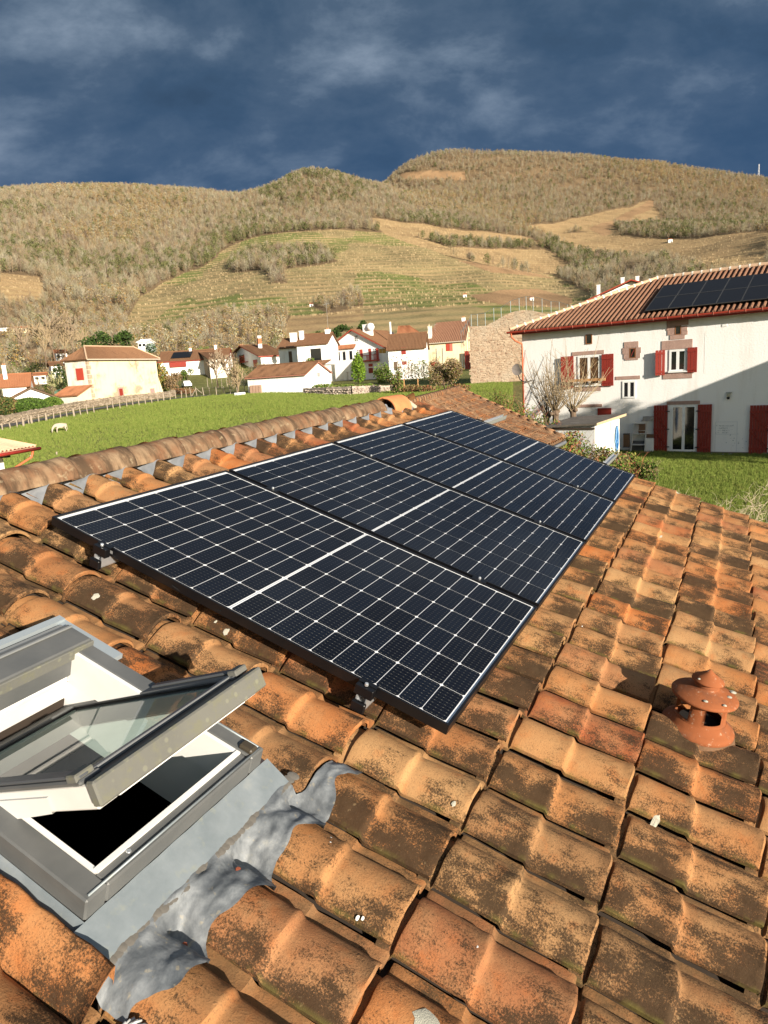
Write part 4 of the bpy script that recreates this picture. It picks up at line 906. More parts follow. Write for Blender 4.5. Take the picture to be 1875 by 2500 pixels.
# ---- the large house on the right
def make_big_house():
    H = Bld('white_farmhouse', 'large white rendered farmhouse with oxblood shutters and ribbed tile roof carrying dark solar panels', 'house', 7.6, 36.3, 0, 126.3)
    w, d, h = 21., 9.5, 6.28; rz = 8.22; hx = 5.4
    for k, (A, B_) in enumerate((((0, 0), (w, 0)), ((w, 0), (w, d)), ((w, d), (0, d)), ((0, d), (0, 0)))):
        H.P('wall', MB().add([(*A, -.5), (*B_, -.5), (*B_, h), (*A, h)], [(0, 1, 2, 3)]), M_WHITE)
    # roof: every tile row is a piece
    o = .45; g = (rz - h) / (d / 2); ze = h - o * g + .10
    rf = MB(); E0, E1, Rr0, Rr1 = Vector((-o, -o, ze)), Vector((w + o, -o, ze)), Vector((hx, d / 2, rz + .1)), Vector((w - hx, d / 2, rz + .1)); E2, E3 = Vector((w + o, d + o, ze)), Vector((-o, d + o, ze))
    rf.add([E0, E1, E2, E3, Rr0, Rr1, E0 - Vector((0, 0, .12)), E1 - Vector((0, 0, .12)), E2 - Vector((0, 0, .12)), E3 - Vector((0, 0, .12))], [(0, 1, 5, 4), (1, 2, 5), (2, 3, 4, 5), (3, 0, 4), (0, 6, 7, 1), (1, 7, 8, 2), (2, 8, 9, 3), (3, 9, 6, 0), (6, 9, 8, 7)])
    ro = H.P('roof', rf, mat('roof_underlay_red', (.10, .035, .02), .95))
    sp = .235; x = -o + .12
    def row(x, mname='tile_row', yend=None, far=False):
        ys = d / 2
        if x < hx: ytop = -o + (x + o) / (hx + o) * (ys + o)
        elif x > w - hx: ytop = -o + (w + o - x) / (hx + o) * (ys + o)
        else: ytop = ys
        b = MB(); nseg = max(1, int((ytop + o) / .36)); n = 5
        for i in range(nseg + 1):
            for e in ((0, 1) if 0 < i < nseg else (0,)):
                y = -o - .03 + (ytop + o + .03) * i / nseg; z = ze + (y + o) * g + .012 + (.018 if (e == 0 and i > 0) else 0) + random.gauss(0, .003)
                for k in range(n): a = math.pi * k / (n - 1); b.v.append((x + .073 * math.cos(a), y, z + .085 * math.sin(a)))
        rows = len(b.v) // n
        for q in grid_faces(rows, n): b.f.append(tuple(q)[::-1]); b.m.append(0)
        b.f.append(tuple(range(n))); b.m.append(0)
        H.P('tile_row', b, M_RFD2, ro)
    while x < w + o - .1: row(x); x += sp
    # white mortared hip and ridge tiles
    mm = mat('mortared_ridge', (.50, .34, .22), .9, .3, 9); m2 = mat('white_mortar', (.72, .68, .60), .9, .1, 9)
    for (p, q) in ((E0, Rr0), (Rr0, Rr1)):
        L_ = (q - p).length; n = int(L_ / .42); zu = Vector((0, 0, .09))
        for k in range(n):
            a_, b_ = p.lerp(q, k / n) + zu, p.lerp(q, (k + .92) / n) + zu
            H.P('ridge_tile', MB().tube([a_, b_], [.105, .095], 7), mm, ro)
            H.P('mortar_joint', MB().tube([b_ - (b_ - a_) * .10, b_ + (b_ - a_) * .10], .112, 6), m2, ro)
    H.slope((-o, d + o, ze), (-o, -o, ze), (hx, d / 2, rz + .1), (hx, d / 2, rz + .1), M_RFD, amp=.05, th=.02)
    # gutter, brackets, downpipe
    gb = MB(); n = 7
    for x_ in (-o - .12, w + o):
        for k in range(n): a = math.pi + math.pi * k / (n - 1); gb.v.append((x_, -o - .085 + .085 * math.cos(a), ze - .02 + .10 * math.sin(a)))
    for q in grid_faces(2, n): gb.f.append(tuple(q)); gb.m.append(0)
    gb.f += [tuple(range(n)), tuple(range(n, 2 * n))]; gb.m += [0, 0]
    gt = H.P('gutter', gb, M_RED); H.P('fascia', MB().bb((-o, -o + .0, ze - .20), (w + o, -o + .03, ze - .02)), M_SHUT)
    x_ = .4
    while x_ < w: H.P('gutter_bracket', MB().tube([(x_, -o - .175, ze + .0), (x_, -o - .16, ze - .09), (x_, -o - .085, ze - .13), (x_, -o - .01, ze - .09)], .012, 4), mat('bracket_red', (.55, .2, .14)), gt); x_ += .62
    H.P('downpipe', MB().tube([(-.35, -o - .08, ze - .10), (-.33, -o - .08, ze - .30), (-.2, -o + .05, ze - .48), (.02, -.07, ze - .66), (.03, -.07, ze - .9), (.03, -.07, 0)], .045, 8), mat('orange_red_pipe', (.50, .12, .05), .5), smooth=True)
    # stone surrounds
    def stones(pieces):
        for q in pieces: H.slab('surround_stone', H.fr(q), M_LIN, -.028, .01)
    stones([(1628, 1681, 780, 795), (1628, 1648, 795.3, 806), (1663.5, 1678, 795.3, 807), (1630, 1647.5, 806.3, 818), (1664, 1679, 807.3, 817), (1636, 1672, 817.5, 828)])
    stones([(1616, 1691, 830, 852)]); stones([(1619, 1690, 909, 924)])
    stones([(1524, 1559, 834, 849), (1520, 1536, 849.3, 864), (1553, 1565, 848, 862), (1523, 1537, 864.3, 876), (1553, 1563, 862.3, 874), (1526, 1558, 874.5, 879)])
    stones([(1397, 1475, 857, 866), (1403, 1467, 944, 955)]); stones([(1504, 1563, 918, 926)]); stones([(1628, 1709, 979, 987.5)]); stones([(1412, 1470, 987, 994)])
    # windows
    for q in ((1430, 1446, 816, 840), (1537, 1552, 850, 874), (1648, 1663, 795, 817)):
        wq = H.fr(q); H.window(wq, fm=mat('brown_joinery', (.22, .09, .035), .6), leaves=1)
    b = MB(); q = H.fr((1537, 1552, 850, 874)); b.tube([(q[0] + .08, -.045, q[2] + .08), ((q[0] + q[1]) / 2, -.05, (q[2] + q[3]) / 2), (q[1] - .06, -.045, q[3] - .06)], .012, 5); H.P('window_bar', b, M_SHUT)
    H.P('wall_niche_cover', MB().bb((H.f(1763, 796)[0], -.02, H.f(1763, 798)[1]), (H.f(1775, 796)[0], .01, H.f(1763, 792)[1])), M_WIN)
    W1 = H.fr((1411, 1466, 868, 941)); w1 = H.window(W1, bars=1)
    cur = NT('brown_curtain'); c = cur.ramp(cur.noise(1, 4, cur.vec((9, 9, 5))), [(.38, (.03, .015, .008)), (.6, (.14, .075, .035))]); H.slab('curtain', (W1[0] + .1, W1[1] - .1, W1[2] + .1, W1[3] - .1), cur.done(c, .3), -.022, -.0125)
    H.slab('window_sill', H.fr((1405, 1468, 938, 943)), M_WIN, -.10, .01)
    H.slab('wooden_rail', H.fr((1393, 1483, 924, 930.5)), mat('pale_wood', (.45, .24, .10), .7, .2, 5), -.36, -.28)
    H.shutter(H.fr((1372, 1402, 870, 948)), y=-.07, ang=R_(6), hinge='r'); H.shutter(H.fr((1470, 1499, 864, 942)), y=-.07)
    H.window(H.fr((1520, 1552, 930, 972)))
    H.window(H.fr((1634, 1676, 853, 907))); H.slab('window_sill', H.fr((1632, 1679, 905, 909)), M_WIN, -.09, .01)
    H.shutter(H.fr((1602, 1625, 855, 916)), y=-.10, ang=R_(14), hinge='r'); H.shutter(H.fr((1679, 1703, 848, 909)), y=-.07)
    q = H.fr((1638, 1700, 989, 1102)); H.window(q); b = MB(); b.bb(((q[0] + q[1]) / 2 + .02, -.07, 1.0), ((q[0] + q[1]) / 2 + .05, -.035, 1.14)); H.P('door_handle', b, mat('steel', (.6, .6, .58), .3, metal=.9))
    H.slab('door_jamb', (q[0] - .14, q[0] - .001, 0, q[3]), M_WIN, -.02, .01); H.slab('door_jamb', (q[1] + .001, q[1] + .12, 0, q[3]), M_WIN, -.02, .01)
    for (qq, hg) in (((1597, 1630, 989, 1105), 'r'), ((1703, 1738, 987, 1107), 'l'), ((1830, 1876, 989, 1110), 'r')):
        t = H.fr(qq); s_ = H.shutter(t, y=-.07, ang=R_(4), hinge=hg)
        zs = (t[2] + .13 * (t[3] - t[2]), t[2] + .5 * (t[3] - t[2]), t[3] - .13 * (t[3] - t[2]))
        for a in (0, 1):
            xa, xb = (t[0] + .04, t[1] - .04) if hg == 'r' else (t[1] - .04, t[0] + .04)
            MB().tube([(xb, -.030, zs[a] + .05), (xa, -.030, zs[a + 1] - .05)], .035, 4).build('brace', M_SHUT, s_)
        for zc in zs: MB().bb(((t[1] if hg == 'r' else t[0]) - .06, -.06, zc - .02), ((t[1] if hg == 'r' else t[0]) + .10, -.03, zc + .02)).build('strap_hinge', mat('iron_hinge', (.02, .02, .02), .6), s_)
    H.slab('shutter_far', H.fr((1460, 1493, 996, 1020)), M_SHUT, -.07, -.03)
    H.slab('plinth', (5.2, w, -.2, .13), mat('plinth_stone', (.20, .16, .12), .95, .3, 4, bump=.02), -.10, -.001)
    H.slab('vertical_crack', (H.f(1720, 850)[0], H.f(1720, 850)[0] + .02, 3.6, 5.4), mat('hairline_dirt', (.62, .60, .56), .95), -.004, .0)
    # weathered old paint lettering and patch on the wall
    q = H.fr((1745, 1800, 1030, 1104)); mk = mat('grey_scribble', (.30, .32, .33), .9); b = MB()
    xa, xb = q[0] + .02, q[1] - .02; zt = H.f(1772, 1037)[1]; rr = random.Random(4)
    for ln in range(4):
        z = zt - .07 - ln * .105; x = xa + (.03, .14, .10, .0)[ln] * 1.; n = (13, 7, 9, 10)[ln]
        for k in range(n):
            if (ln == 3 and 3 <= k <= 4): x += .05; continue
            wv = .038; hh = .06
            for st in range(rr.choice((2, 3, 3, 4))):
                p = [(x + rr.uniform(0, wv), -.012, z + rr.uniform(0, hh)) for _ in range(2)]
                b.tube(p, .0055, 3)
            x += .055
    H.P('wall_lettering', b, mk)
    b = MB(); zl = (H.f(1772, 1030)[1], H.f(1772, 1060)[1], H.f(1772, 1104)[1])
    for z in (zl[0], zl[1]): b.bb((xa, -.008, z - .006), (xb, 0, z + .006))
    for x in (xa, xb): b.bb((x - .006, -.008, zl[2]), (x + .006, 0, zl[0]))
    H.P('panel_outline', b, mat('pale_grey_line', (.52, .54, .56), .9))
    b = MB()
    for k in range(16): x, z = H.f(1795 + rr.gauss(0, 12), 1080 + rr.gauss(0, 14)); b.bb((x, -.006, z), (x + rr.uniform(.01, .05), 0, z + rr.uniform(.01, .03)))
    H.P('paint_chips', b, mk, kind='stuff')
    # lamp
    q = H.fr((1774, 1784, 957, 975)); b = MB(); xm = (q[0] + q[1]) / 2; b.bb((q[0], -.14, q[3] - .05), (q[1] + .04, 0, q[3])); lo = H.P('wall_lamp', b, mat('lamp_grey', (.35, .36, .33), .5)); b = MB(); b.tube([(xm, -.09, q[3] - .05), (xm, -.09, q[2] + .12)], .06, 10); b.build('lamp_glass', mat('lamp_milk', (.42, .40, .30), .3), lo, smooth=True); MB().lathe([(0, q[2]), (.06, q[2] + .03), (.065, q[2] + .1), (0, q[2] + .12)], 10, c=(xm, -.09, 0)).build('lamp_base', mat('iron_hinge', (.02, .02, .02)), lo, smooth=True)
    # solar panels lying on that roof
    pm = mat('dark_module', (.008, .008, .010), .45, .2, 2, spec=.15); fmn = mat('module_frame', (.05, .05, .05), .5)
    def rp(px, py):
        # meets the roof slope plane z = ze + (y+o) g (+.16)
        dd = ray(px, py); e = np.array([0, 0, EYE]); n_ = np.array([0, -g, 1.]); best = None
        dl = np.array([dd @ H.a, dd @ H.b, dd[2]]); el = np.array([(e - H.O) @ H.a, (e - H.O) @ H.b, (e - H.O)[2]])
        t = (ze + o * g + .20 - (el @ n_)) / (dl @ n_); return el + dl * t
    A, B_, D_ = rp(1575, 760), rp(1871, 728), rp(1618, 699); x0 = A[0]; y0 = A[1]; y1 = D_[1]
    pw = (rp(1809, 737)[0] - x0) / 4.; ph = (y1 - y0) / 2; n = 7
    for k in range(n):
        for r_ in (0, 1):
            x_ = x0 + k * pw; ya = y0 + r_ * ph; t = empty('solar_panel', (0, 0, 0)); bpy.data.objects.remove(t)
            sl_ = math.atan(g); M_ = Matrix.Translation(H.e.location) @ Matrix.Rotation(H.e.rotation_euler[2], 4, 'Z') @ Matrix.Translation((x_, ya, ze + (ya + o) * g + .21)) @ Matrix.Rotation(sl_, 4, 'X')
            L_ = ph / math.cos(sl_)
            e_ = empty('house_solar_panel', (0, 0, 0), label='black panel on the farmhouse roof, %s row, %s' % (('lower', 'upper')[r_], ('at its left end', 'second from its left end', 'third from its left end', 'fourth from its left end', 'fifth from its left end', 'sixth, cut by the picture edge', 'beyond the picture edge')[k]), cat='solar panel', group='solar panels on the white farmhouse roof', mat=M_)
            MB().bb((.012, .012, 0), (pw - .012, L_ - .012, .02)).build('panel_face', pm, e_)
            b = MB()
            for q in (((0.006, .006), (.022, L_ - .006)), ((pw - .022, .006), (pw - .006, L_ - .006)), ((.022, .006), (pw - .022, .022)), ((.022, L_ - .022), (pw - .022, L_ - .006))): b.bb((*q[0], -.01), (*q[1], .028))
            b.build('panel_rim', fmn, e_)
    # satellite dish on a curved arm
    dx, dz = H.f(1265, 902, -.6)
    e = empty('satellite_dish', (0, 0, 0), label='round grey satellite dish on a curved black arm at the white farmhouse corner', cat='satellite dish')
    e.matrix_world = Matrix.Translation(H.e.location) @ Matrix.Rotation(H.e.rotation_euler[2], 4, 'Z') @ Matrix.Translation((dx, -.6, dz))
    b = MB(); n = 20
    for i, r_ in enumerate((0, .1, .2, .29)):
        for k in range(n): a = 2 * math.pi * k / n; b.v.append((r_ * math.cos(a), -.06 + r_ * r_ * -.7, r_ * math.sin(a)))
    for i in range(3):
        for k in range(n): b.f.append((i * n + k, i * n + (k + 1) % n, (i + 1) * n + (k + 1) % n, (i + 1) * n + k)); b.m.append(0)
    b.build('dish', mat('dish_grey', (.22, .19, .17), .6), e, smooth=True)
    MB().tube([(0, .0, -.05), (.0, .0, -.28), (.06, .05, -.50), (.22, .2, -.64), (.40, .38, -.63), (.52, .50, -.58)], .028, 6).build('arm', mat('black_steel', (.015, .015, .015), .5), e, smooth=True)
    return H
M_RFD2 = roof_mat('dark_red_barrel', (.16, .078, .048), (.25, .135, .085), (.075, .038, .026))
HB = make_big_house()
# ---------------------------------------------------------------- vegetation tools
def hide_col(name):
    c = bpy.data.collections.new(name); return c
def scatter(name, protos, P, rot, scl, pick, label=None, tilt=None, kind='stuff', parent=None, cat=None):
    col = bpy.data.collections.new(name + '_source')
    for k, me in enumerate(protos): o = bpy.data.objects.new('%s_source_%02d' % (name, k), me); col.objects.link(o)
    me = bpy.data.meshes.new(name); me.vertices.add(len(P)); me.vertices.foreach_set('co', np.asarray(P, np.float32).ravel())
    R3 = np.zeros((len(P), 3), np.float32); R3[:, 2] = rot
    if tilt is not None: R3[:, 0] = tilt
    for n_, t_, v_ in (('rot', 'FLOAT_VECTOR', R3), ('scl', 'FLOAT', np.asarray(scl, np.float32)), ('pick', 'INT', np.asarray(pick, np.int32))):
        a = me.attributes.new(n_, t_, 'POINT'); a.data.foreach_set('vector' if t_ == 'FLOAT_VECTOR' else 'value', v_.ravel())
    ng = bpy.data.node_groups.new(name, 'GeometryNodeTree'); ng.interface.new_socket('Geometry', in_out='INPUT', socket_type='NodeSocketGeometry'); ng.interface.new_socket('Geometry', in_out='OUTPUT', socket_type='NodeSocketGeometry')
    N = ng.nodes; L = ng.links; gi = N.new('NodeGroupInput'); go = N.new('NodeGroupOutput'); ip = N.new('GeometryNodeInstanceOnPoints'); ci = N.new('GeometryNodeCollectionInfo')
    ci.inputs['Collection'].default_value = col; ci.inputs['Separate Children'].default_value = True; ci.inputs['Reset Children'].default_value = True
    def at_(n_, t_): a = N.new('GeometryNodeInputNamedAttribute'); a.data_type = t_; a.inputs['Name'].default_value = n_; return a.outputs['Attribute']
    mp = N.new('GeometryNodeMeshToPoints'); L.new(gi.outputs[0], mp.inputs[0]); L.new(mp.outputs[0], ip.inputs['Points']); L.new(ci.outputs[0], ip.inputs['Instance']); ip.inputs['Pick Instance'].default_value = True
    L.new(at_('pick', 'INT'), ip.inputs['Instance Index']); L.new(at_('rot', 'FLOAT_VECTOR'), ip.inputs['Rotation']); L.new(at_('scl', 'FLOAT'), ip.inputs['Scale']); L.new(ip.outputs[0], go.inputs[0])
    o = inst(name, me, parent, label=label, cat=cat, kind=kind); md = o.modifiers.new('scatter', 'NODES'); md.node_group = ng; return o
def twig_tree_mesh(name, mats, seed, h=10., w=2.6, n=70, blade=.10, up=.8, low=.22, leaf=0, leafs=.5):
    r = np.random.default_rng(seed); V = []; F = []; M = []
    def tri(a, b, wd, m, n2=None):
        a = np.array(a, float); b = np.array(b, float); d = b - a; s = np.cross(d, r.normal(size=3)); s /= np.linalg.norm(s) + 1e-9; k = len(V); V.extend([a - s * wd, a + s * wd, b + s * wd * .35, b - s * wd * .35]); F.append((k, k + 1, k + 2, k + 3)); M.append(m)
    tri((0, 0, -.5), (0, 0, h * .72), h * .011, 0); tri((0, 0, -.5), (.02, 0, h * .75), h * .011, 0)
    for i in range(n):
        t = low + (1 - low) * r.random() ** .8; a = r.random() * 6.283; prof_ = math.sin(math.pi * min(1, (t - low) / (1 - low) * .72 + .22)) ** .7; rad = w * prof_
        p0 = np.array([0, 0, h * t * .62]) + r.normal(size=3) * .15; rr = rad * r.random() ** .5; p1 = np.array([math.cos(a) * rr, math.sin(a) * rr, h * (t * .55 + .45 * t * up + .06 * r.random())]); m = 1 if r.random() < .35 else 0
        q = p0 * .45 + p1 * .55 + np.array([0, 0, -.1 * rad]); tri(p0, q, blade, 0); tri(q, p1, blade * .75, m)
        for j in range(2): e = p1 + r.normal(size=3) * np.array([.35, .35, .3]) * w * .28 + np.array([0, 0, .4]); tri(q * .4 + p1 * .6, e, blade * .55, m)
    for i in range(leaf):
        t = r.random(); a = r.random() * 6.283; rad = w * math.sin(math.pi * (.12 + .8 * t)) ** .6 * r.random() ** .33; c = np.array([math.cos(a) * rad, math.sin(a) * rad, h * (low + (1 - low) * t)]); s = leafs * (.5 + r.random()); x = r.normal(size=3); x /= np.linalg.norm(x); y = np.cross(x, r.normal(size=3)); y /= np.linalg.norm(y)
        k = len(V); V.extend([c - x * s, c + y * s * .6, c + x * s, c - y * s * .6]); F.append((k, k + 1, k + 2, k + 3)); M.append(2 if r.random() < .6 else 1)
    return np_mesh(name, V, F, mats, M)
def twig_mat(name, cols, rough=.95):
    m = NT(name); r = m.rand(); st = [(i / (len(cols) - 1), c) for i, c in enumerate(cols)]; return m.done(m.ramp(r, st), rough, spec=.05)
M_TW = twig_mat('bare_twigs', [(.18, .15, .105), (.28, .24, .165), (.22, .16, .10), (.33, .30, .22), (.20, .185, .11), (.27, .19, .105), (.17, .135, .11), (.27, .25, .165)])
M_TW2 = twig_mat('twig_tips', [(.25, .22, .155), (.33, .27, .16), (.27, .18, .10), (.36, .34, .25), (.24, .235, .125), (.22, .155, .11), (.31, .295, .19)])
M_OLD = twig_mat('autumn_leaves', [(.26, .13, .04), (.22, .15, .05), (.30, .19, .06), (.17, .16, .045)])
M_GRN = twig_mat('winter_green_leaves', [(.10, .11, .04), (.14, .145, .055), (.085, .095, .04), (.16, .155, .07)])
M_DGRN = twig_mat('conifer_green', [(.030, .055, .018), (.045, .075, .022), (.035, .06, .026)])
M_BGRN = twig_mat('bright_green_leaves', [(.09, .16, .022), (.12, .19, .03), (.075, .125, .02)])
def make_forest():
    pr = []
    for k in range(5): pr.append(twig_tree_mesh('bare_tree_source', [M_TW, M_TW2, M_OLD], 10 + k, h=8.5 + (k % 3), w=3.0 + .4 * (k % 2), n=62, blade=.062))
    pr.append(twig_tree_mesh('rusty_tree_source', [M_TW, M_TW2, M_OLD], 30, h=8, w=2.6, n=30, blade=.08, leaf=60, leafs=.42))
    pr.append(twig_tree_mesh('green_tree_source', [M_TW, M_GRN, M_GRN], 31, h=8, w=2.5, n=18, blade=.08, leaf=120, leafs=.45))
    pr.append(twig_tree_mesh('scrub_source', [M_TW, M_TW2, M_OLD], 32, h=3.6, w=2.2, n=34, blade=.06, low=.05, leaf=26, leafs=.3))
    n = 100000; az = rng.uniform(R_(-37), R_(37), n); D = np.sqrt(rng.uniform(200**2, 1640**2, n)); D = np.where(rng.random(n) < .38, rng.uniform(200, 1100, n), D)
    r, f = np.sin(az) * D, np.cos(az) * D; z = ground(r, f); cv = cover(r, f, z); x, y = proj(r, f, z)
    keep = (cv == 0) & ~((D > 1120) & (x < 930) & (D < 3000))
    thin = _vn(r, f, 60.); keep &= rng.random(n) < np.clip(.55 + .9 * thin, 0, 1)
    keep &= ~((D < 330) & (rng.random(n) < .35))
    r, f, z, x, y, D = (q[keep] for q in (r, f, z, x, y, D)); n = len(r)
    k = rng.integers(0, 5, n); g = _vn(r + 2000, f, 110.) + (rng.random(n) - .5) * .5; k = np.where((g > .88) & (rng.random(n) < .7), 6, k); k = np.where((g < .16), 5, k); k = np.where((rng.random(n) < .10), 7, k)
    ev = ((np.hypot((x - 760) / 150, (y - 450) / 60) < 1) & (rng.random(n) < .30)) | (rng.random(n) < .05); k = np.where(ev, 6, k)
    sc_ = rng.uniform(.5, 1.08, n) * np.where(D < 420, .62, 1.) * np.where(D > 1180, 1.1, 1.)
    P = np.stack([CAM[0] + RT[0] * r + FW[0] * f, CAM[1] + RT[1] * r + FW[1] * f, z - .2], -1)
    scatter('hillside_forest', pr, P, rng.uniform(0, 6.28, n), sc_, k, label='leafless winter forest covering the hillsides')
    print('forest', n)
    # vine rows along the terraces, one wooden stake and vine each
    r0 = np.random.default_rng(5); azs = np.arange(R_(-31), R_(31), .0016); V = []; 
    Ds = np.arange(300, 1250, 1.2); A, DD = np.meshgrid(azs, Ds, indexing='ij'); rr, ff = np.sin(A) * DD, np.cos(A) * DD; Z = ground(rr, ff)
    lev = np.floor((Z + (_vn(rr, ff, 60.) - .5) * 3) / 3.4); ed = lev[:, 1:] != lev[:, :-1]; i, j = np.nonzero(ed)
    r, f, z = rr[i, j], ff[i, j], Z[i, j]; c = cover(r, f, z); keep = ((c == 1) | (c == 2)) & (r0.random(len(r)) < .72); r, f, z = r[keep] + r0.normal(size=keep.sum()) * .25, f[keep], z[keep]; print('vines', len(r))
    vm = []
    for s_ in range(3):
        q = np.random.default_rng(s_); b = MB(); mt = twig_mat('vine_wood', [(.36, .27, .15), (.44, .34, .20), (.28, .20, .11)]) if s_ == 0 else vm[0].materials[0]
        for _ in range(5): a = q.uniform(0, 6.28); h = q.uniform(.5, 1.15); x_, y_ = q.normal(size=2) * .35; b.add([(x_ - .05, y_, -.2), (x_ + .05, y_, -.2), (x_ + .04 + .2 * math.cos(a), y_ + .2 * math.sin(a), h), (x_ - .04 + .2 * math.cos(a), y_ + .2 * math.sin(a), h)], [(0, 1, 2, 3)])
        vm.append(b.mesh('vine_source', mt))
    P = np.stack([CAM[0] + RT[0] * r + FW[0] * f, CAM[1] + RT[1] * r + FW[1] * f, z - .3], -1)
    scatter('vine_rows', vm, P, r0.uniform(0, 6.28, len(r)), r0.uniform(.7, 1.3, len(r)), r0.integers(0, 3, len(r)), label='vines on stakes in terraced rows on the hillside')
make_forest()
def leaf_mesh(name, n, rad, size, mats, seed, flat=1., hollow=.0, lobes=0, box=False, cone=0.):
    r = np.random.default_rng(seed); d = r.normal(size=(n, 3)); d /= np.linalg.norm(d, axis=1)[:, None]
    if box: P = r.uniform(-1, 1, (n, 3)); P[np.arange(n), r.integers(0, 3, n)] *= 1.; P *= np.where(r.random((n, 1)) < .6, .98 / np.abs(P).max(1)[:, None], 1)
    else:
        P = d * (hollow + (1 - hollow) * r.random((n, 1)) ** .38)
        if lobes:
            L_ = r.normal(size=(lobes, 3)); L_ /= np.linalg.norm(L_, axis=1)[:, None]; L_ *= .62; k = r.integers(0, lobes, n); P = L_[k] + d * .44 * r.random((n, 1)) ** .4
    P = P * np.array(rad); P[:, 2] += rad[2]
    if cone: t = P[:, 2] / (2 * rad[2]); P[:, :2] *= (1.25 - cone * np.clip(t, 0, 1))[:, None]
    a = r.normal(size=(n, 3)); a /= np.linalg.norm(a, axis=1)[:, None]; b = np.cross(a, r.normal(size=(n, 3))); b /= np.linalg.norm(b, axis=1)[:, None]; s = size * r.uniform(.6, 1.4, (n, 1))
    V = np.stack([P - a * s, P + b * s * .6, P + a * s, P - b * s * .6], 1).reshape(-1, 3); F = np.arange(4 * n).reshape(n, 4)
    return np_mesh(name, V, F, mats, r.integers(0, len(mats), n))
def solid(name, col): return mat(name, col, .9, .25, 5, spec=.05)
LG = [solid('leaf_green_a', (.085, .14, .025)), solid('leaf_green_b', (.13, .18, .035)), solid('leaf_green_c', (.05, .09, .018))]
LD = [solid('leaf_dark_a', (.03, .05, .018)), solid('leaf_dark_b', (.05, .075, .022))]
LY = [solid('leaf_yellow_a', (.30, .22, .05)), solid('leaf_yellow_b', (.20, .19, .05)), solid('leaf_yellow_c', (.25, .14, .04))]
LB = [solid('leaf_brown_a', (.24, .16, .08)), solid('leaf_brown_b', (.17, .11, .05)), solid('leaf_olive', (.13, .14, .04)), solid('leaf_red', (.24, .09, .05))]
TWM = solid('twig_grey_brown', (.22, .165, .11)); TWL = solid('twig_pale', (.33, .26, .16)); BARK = solid('bark', (.14, .10, .07))
def bush(name, label, cat, px, py, wpx, hpx, mats, n=900, size=.10, depth=None, group=None, stems=True, seed=0, **k):
    if depth is None: r, f, z = hit(px, py)
    else: r, f, z = at(px, py, depth)
    w, h = wpx * f / FPX / 2, hpx * f / FPX / 2; size = size * (f / 100) ** .5 if f > 40 else size
    o = empty(name, W(r, f, z - .05), rng.uniform(0, 6), label, cat, group)
    inst('foliage', leaf_mesh('foliage', n, (w, w, h), size, mats, seed + int(px), **k), o)
    if stems:
        b = MB()
        for _ in range(5): a = random.uniform(0, 6.28); b.tube([(0, 0, -.2), (w * .25 * math.cos(a), w * .25 * math.sin(a), h * .8), (w * .5 * math.cos(a), w * .5 * math.sin(a), h * 1.5)], [.05, .035, .015], 4)
        b.build('stem', BARK, o)
    return o
def bare_tree(name, label, px, py, hpx, spread=.35, depth=None, seed=0, m=None, levels=4, group=None, trunk=.16, vase=.5, cat='tree', th0=.018, hb=.25, leaves=None):
    rr = random.Random(seed); r, f, z = hit(px, py) if depth is None else at(px, py, depth); h = hpx * f / FPX
    o = empty(name, W(r, f, z - .05), 0, label, cat, group); tb, cb = MB(), MB(); m = m or TWM; mn = f * .00045
    tr = max(h * th0, mn * 1.3)
    top = Vector((rr.uniform(-.05, .05) * h, rr.uniform(-.05, .05) * h, h * hb)); tb.tube([(0, 0, -.3), top * .5, top], [tr, tr * .85, tr * .75], 6)
    def grow(p, d, L_, rad, lv_):
        n = 3; pts = [p]; q = p; dd = d.copy()
        for i in range(n): dd = (dd + Vector((rr.gauss(0, .13), rr.gauss(0, .13), rr.gauss(.05, .08)))).normalized(); q = q + dd * L_ / n; pts.append(q)
        cb.tube(pts, [max(rad * (1 - .22 * i), mn) for i in range(n + 1)], 3 if lv_ < levels - 1 else 5, cap=False)
        if lv_ <= 0: return
        for k in range(rr.choice((2, 3, 3))):
            i = rr.choice((1, 2, 3, 3)); a = dd.orthogonal().normalized(); a.rotate(Matrix.Rotation(rr.uniform(0, 6.28), 3, dd)); grow(pts[i], (dd + a * rr.uniform(.35, .8)).normalized(), L_ * rr.uniform(.55, .8), rad * .55, lv_ - 1)
    for k in range(rr.choice((5, 6, 7))): a = 6.28 * k / 6 + rr.uniform(-.4, .4); grow(top * rr.uniform(.7, 1.), Vector((math.cos(a) * vase, math.sin(a) * vase, 1)).normalized(), h * rr.uniform(.26, .36), tr * .55, levels - 1)
    tb.build('trunk', BARK, o); cb.build('crown', m, o)
    if leaves: inst('leaves', leaf_mesh('leaves', 500, (h * spread, h * spread, h * .33), .10, leaves, seed, lobes=9), o, (0, 0, h * .28))
    return o
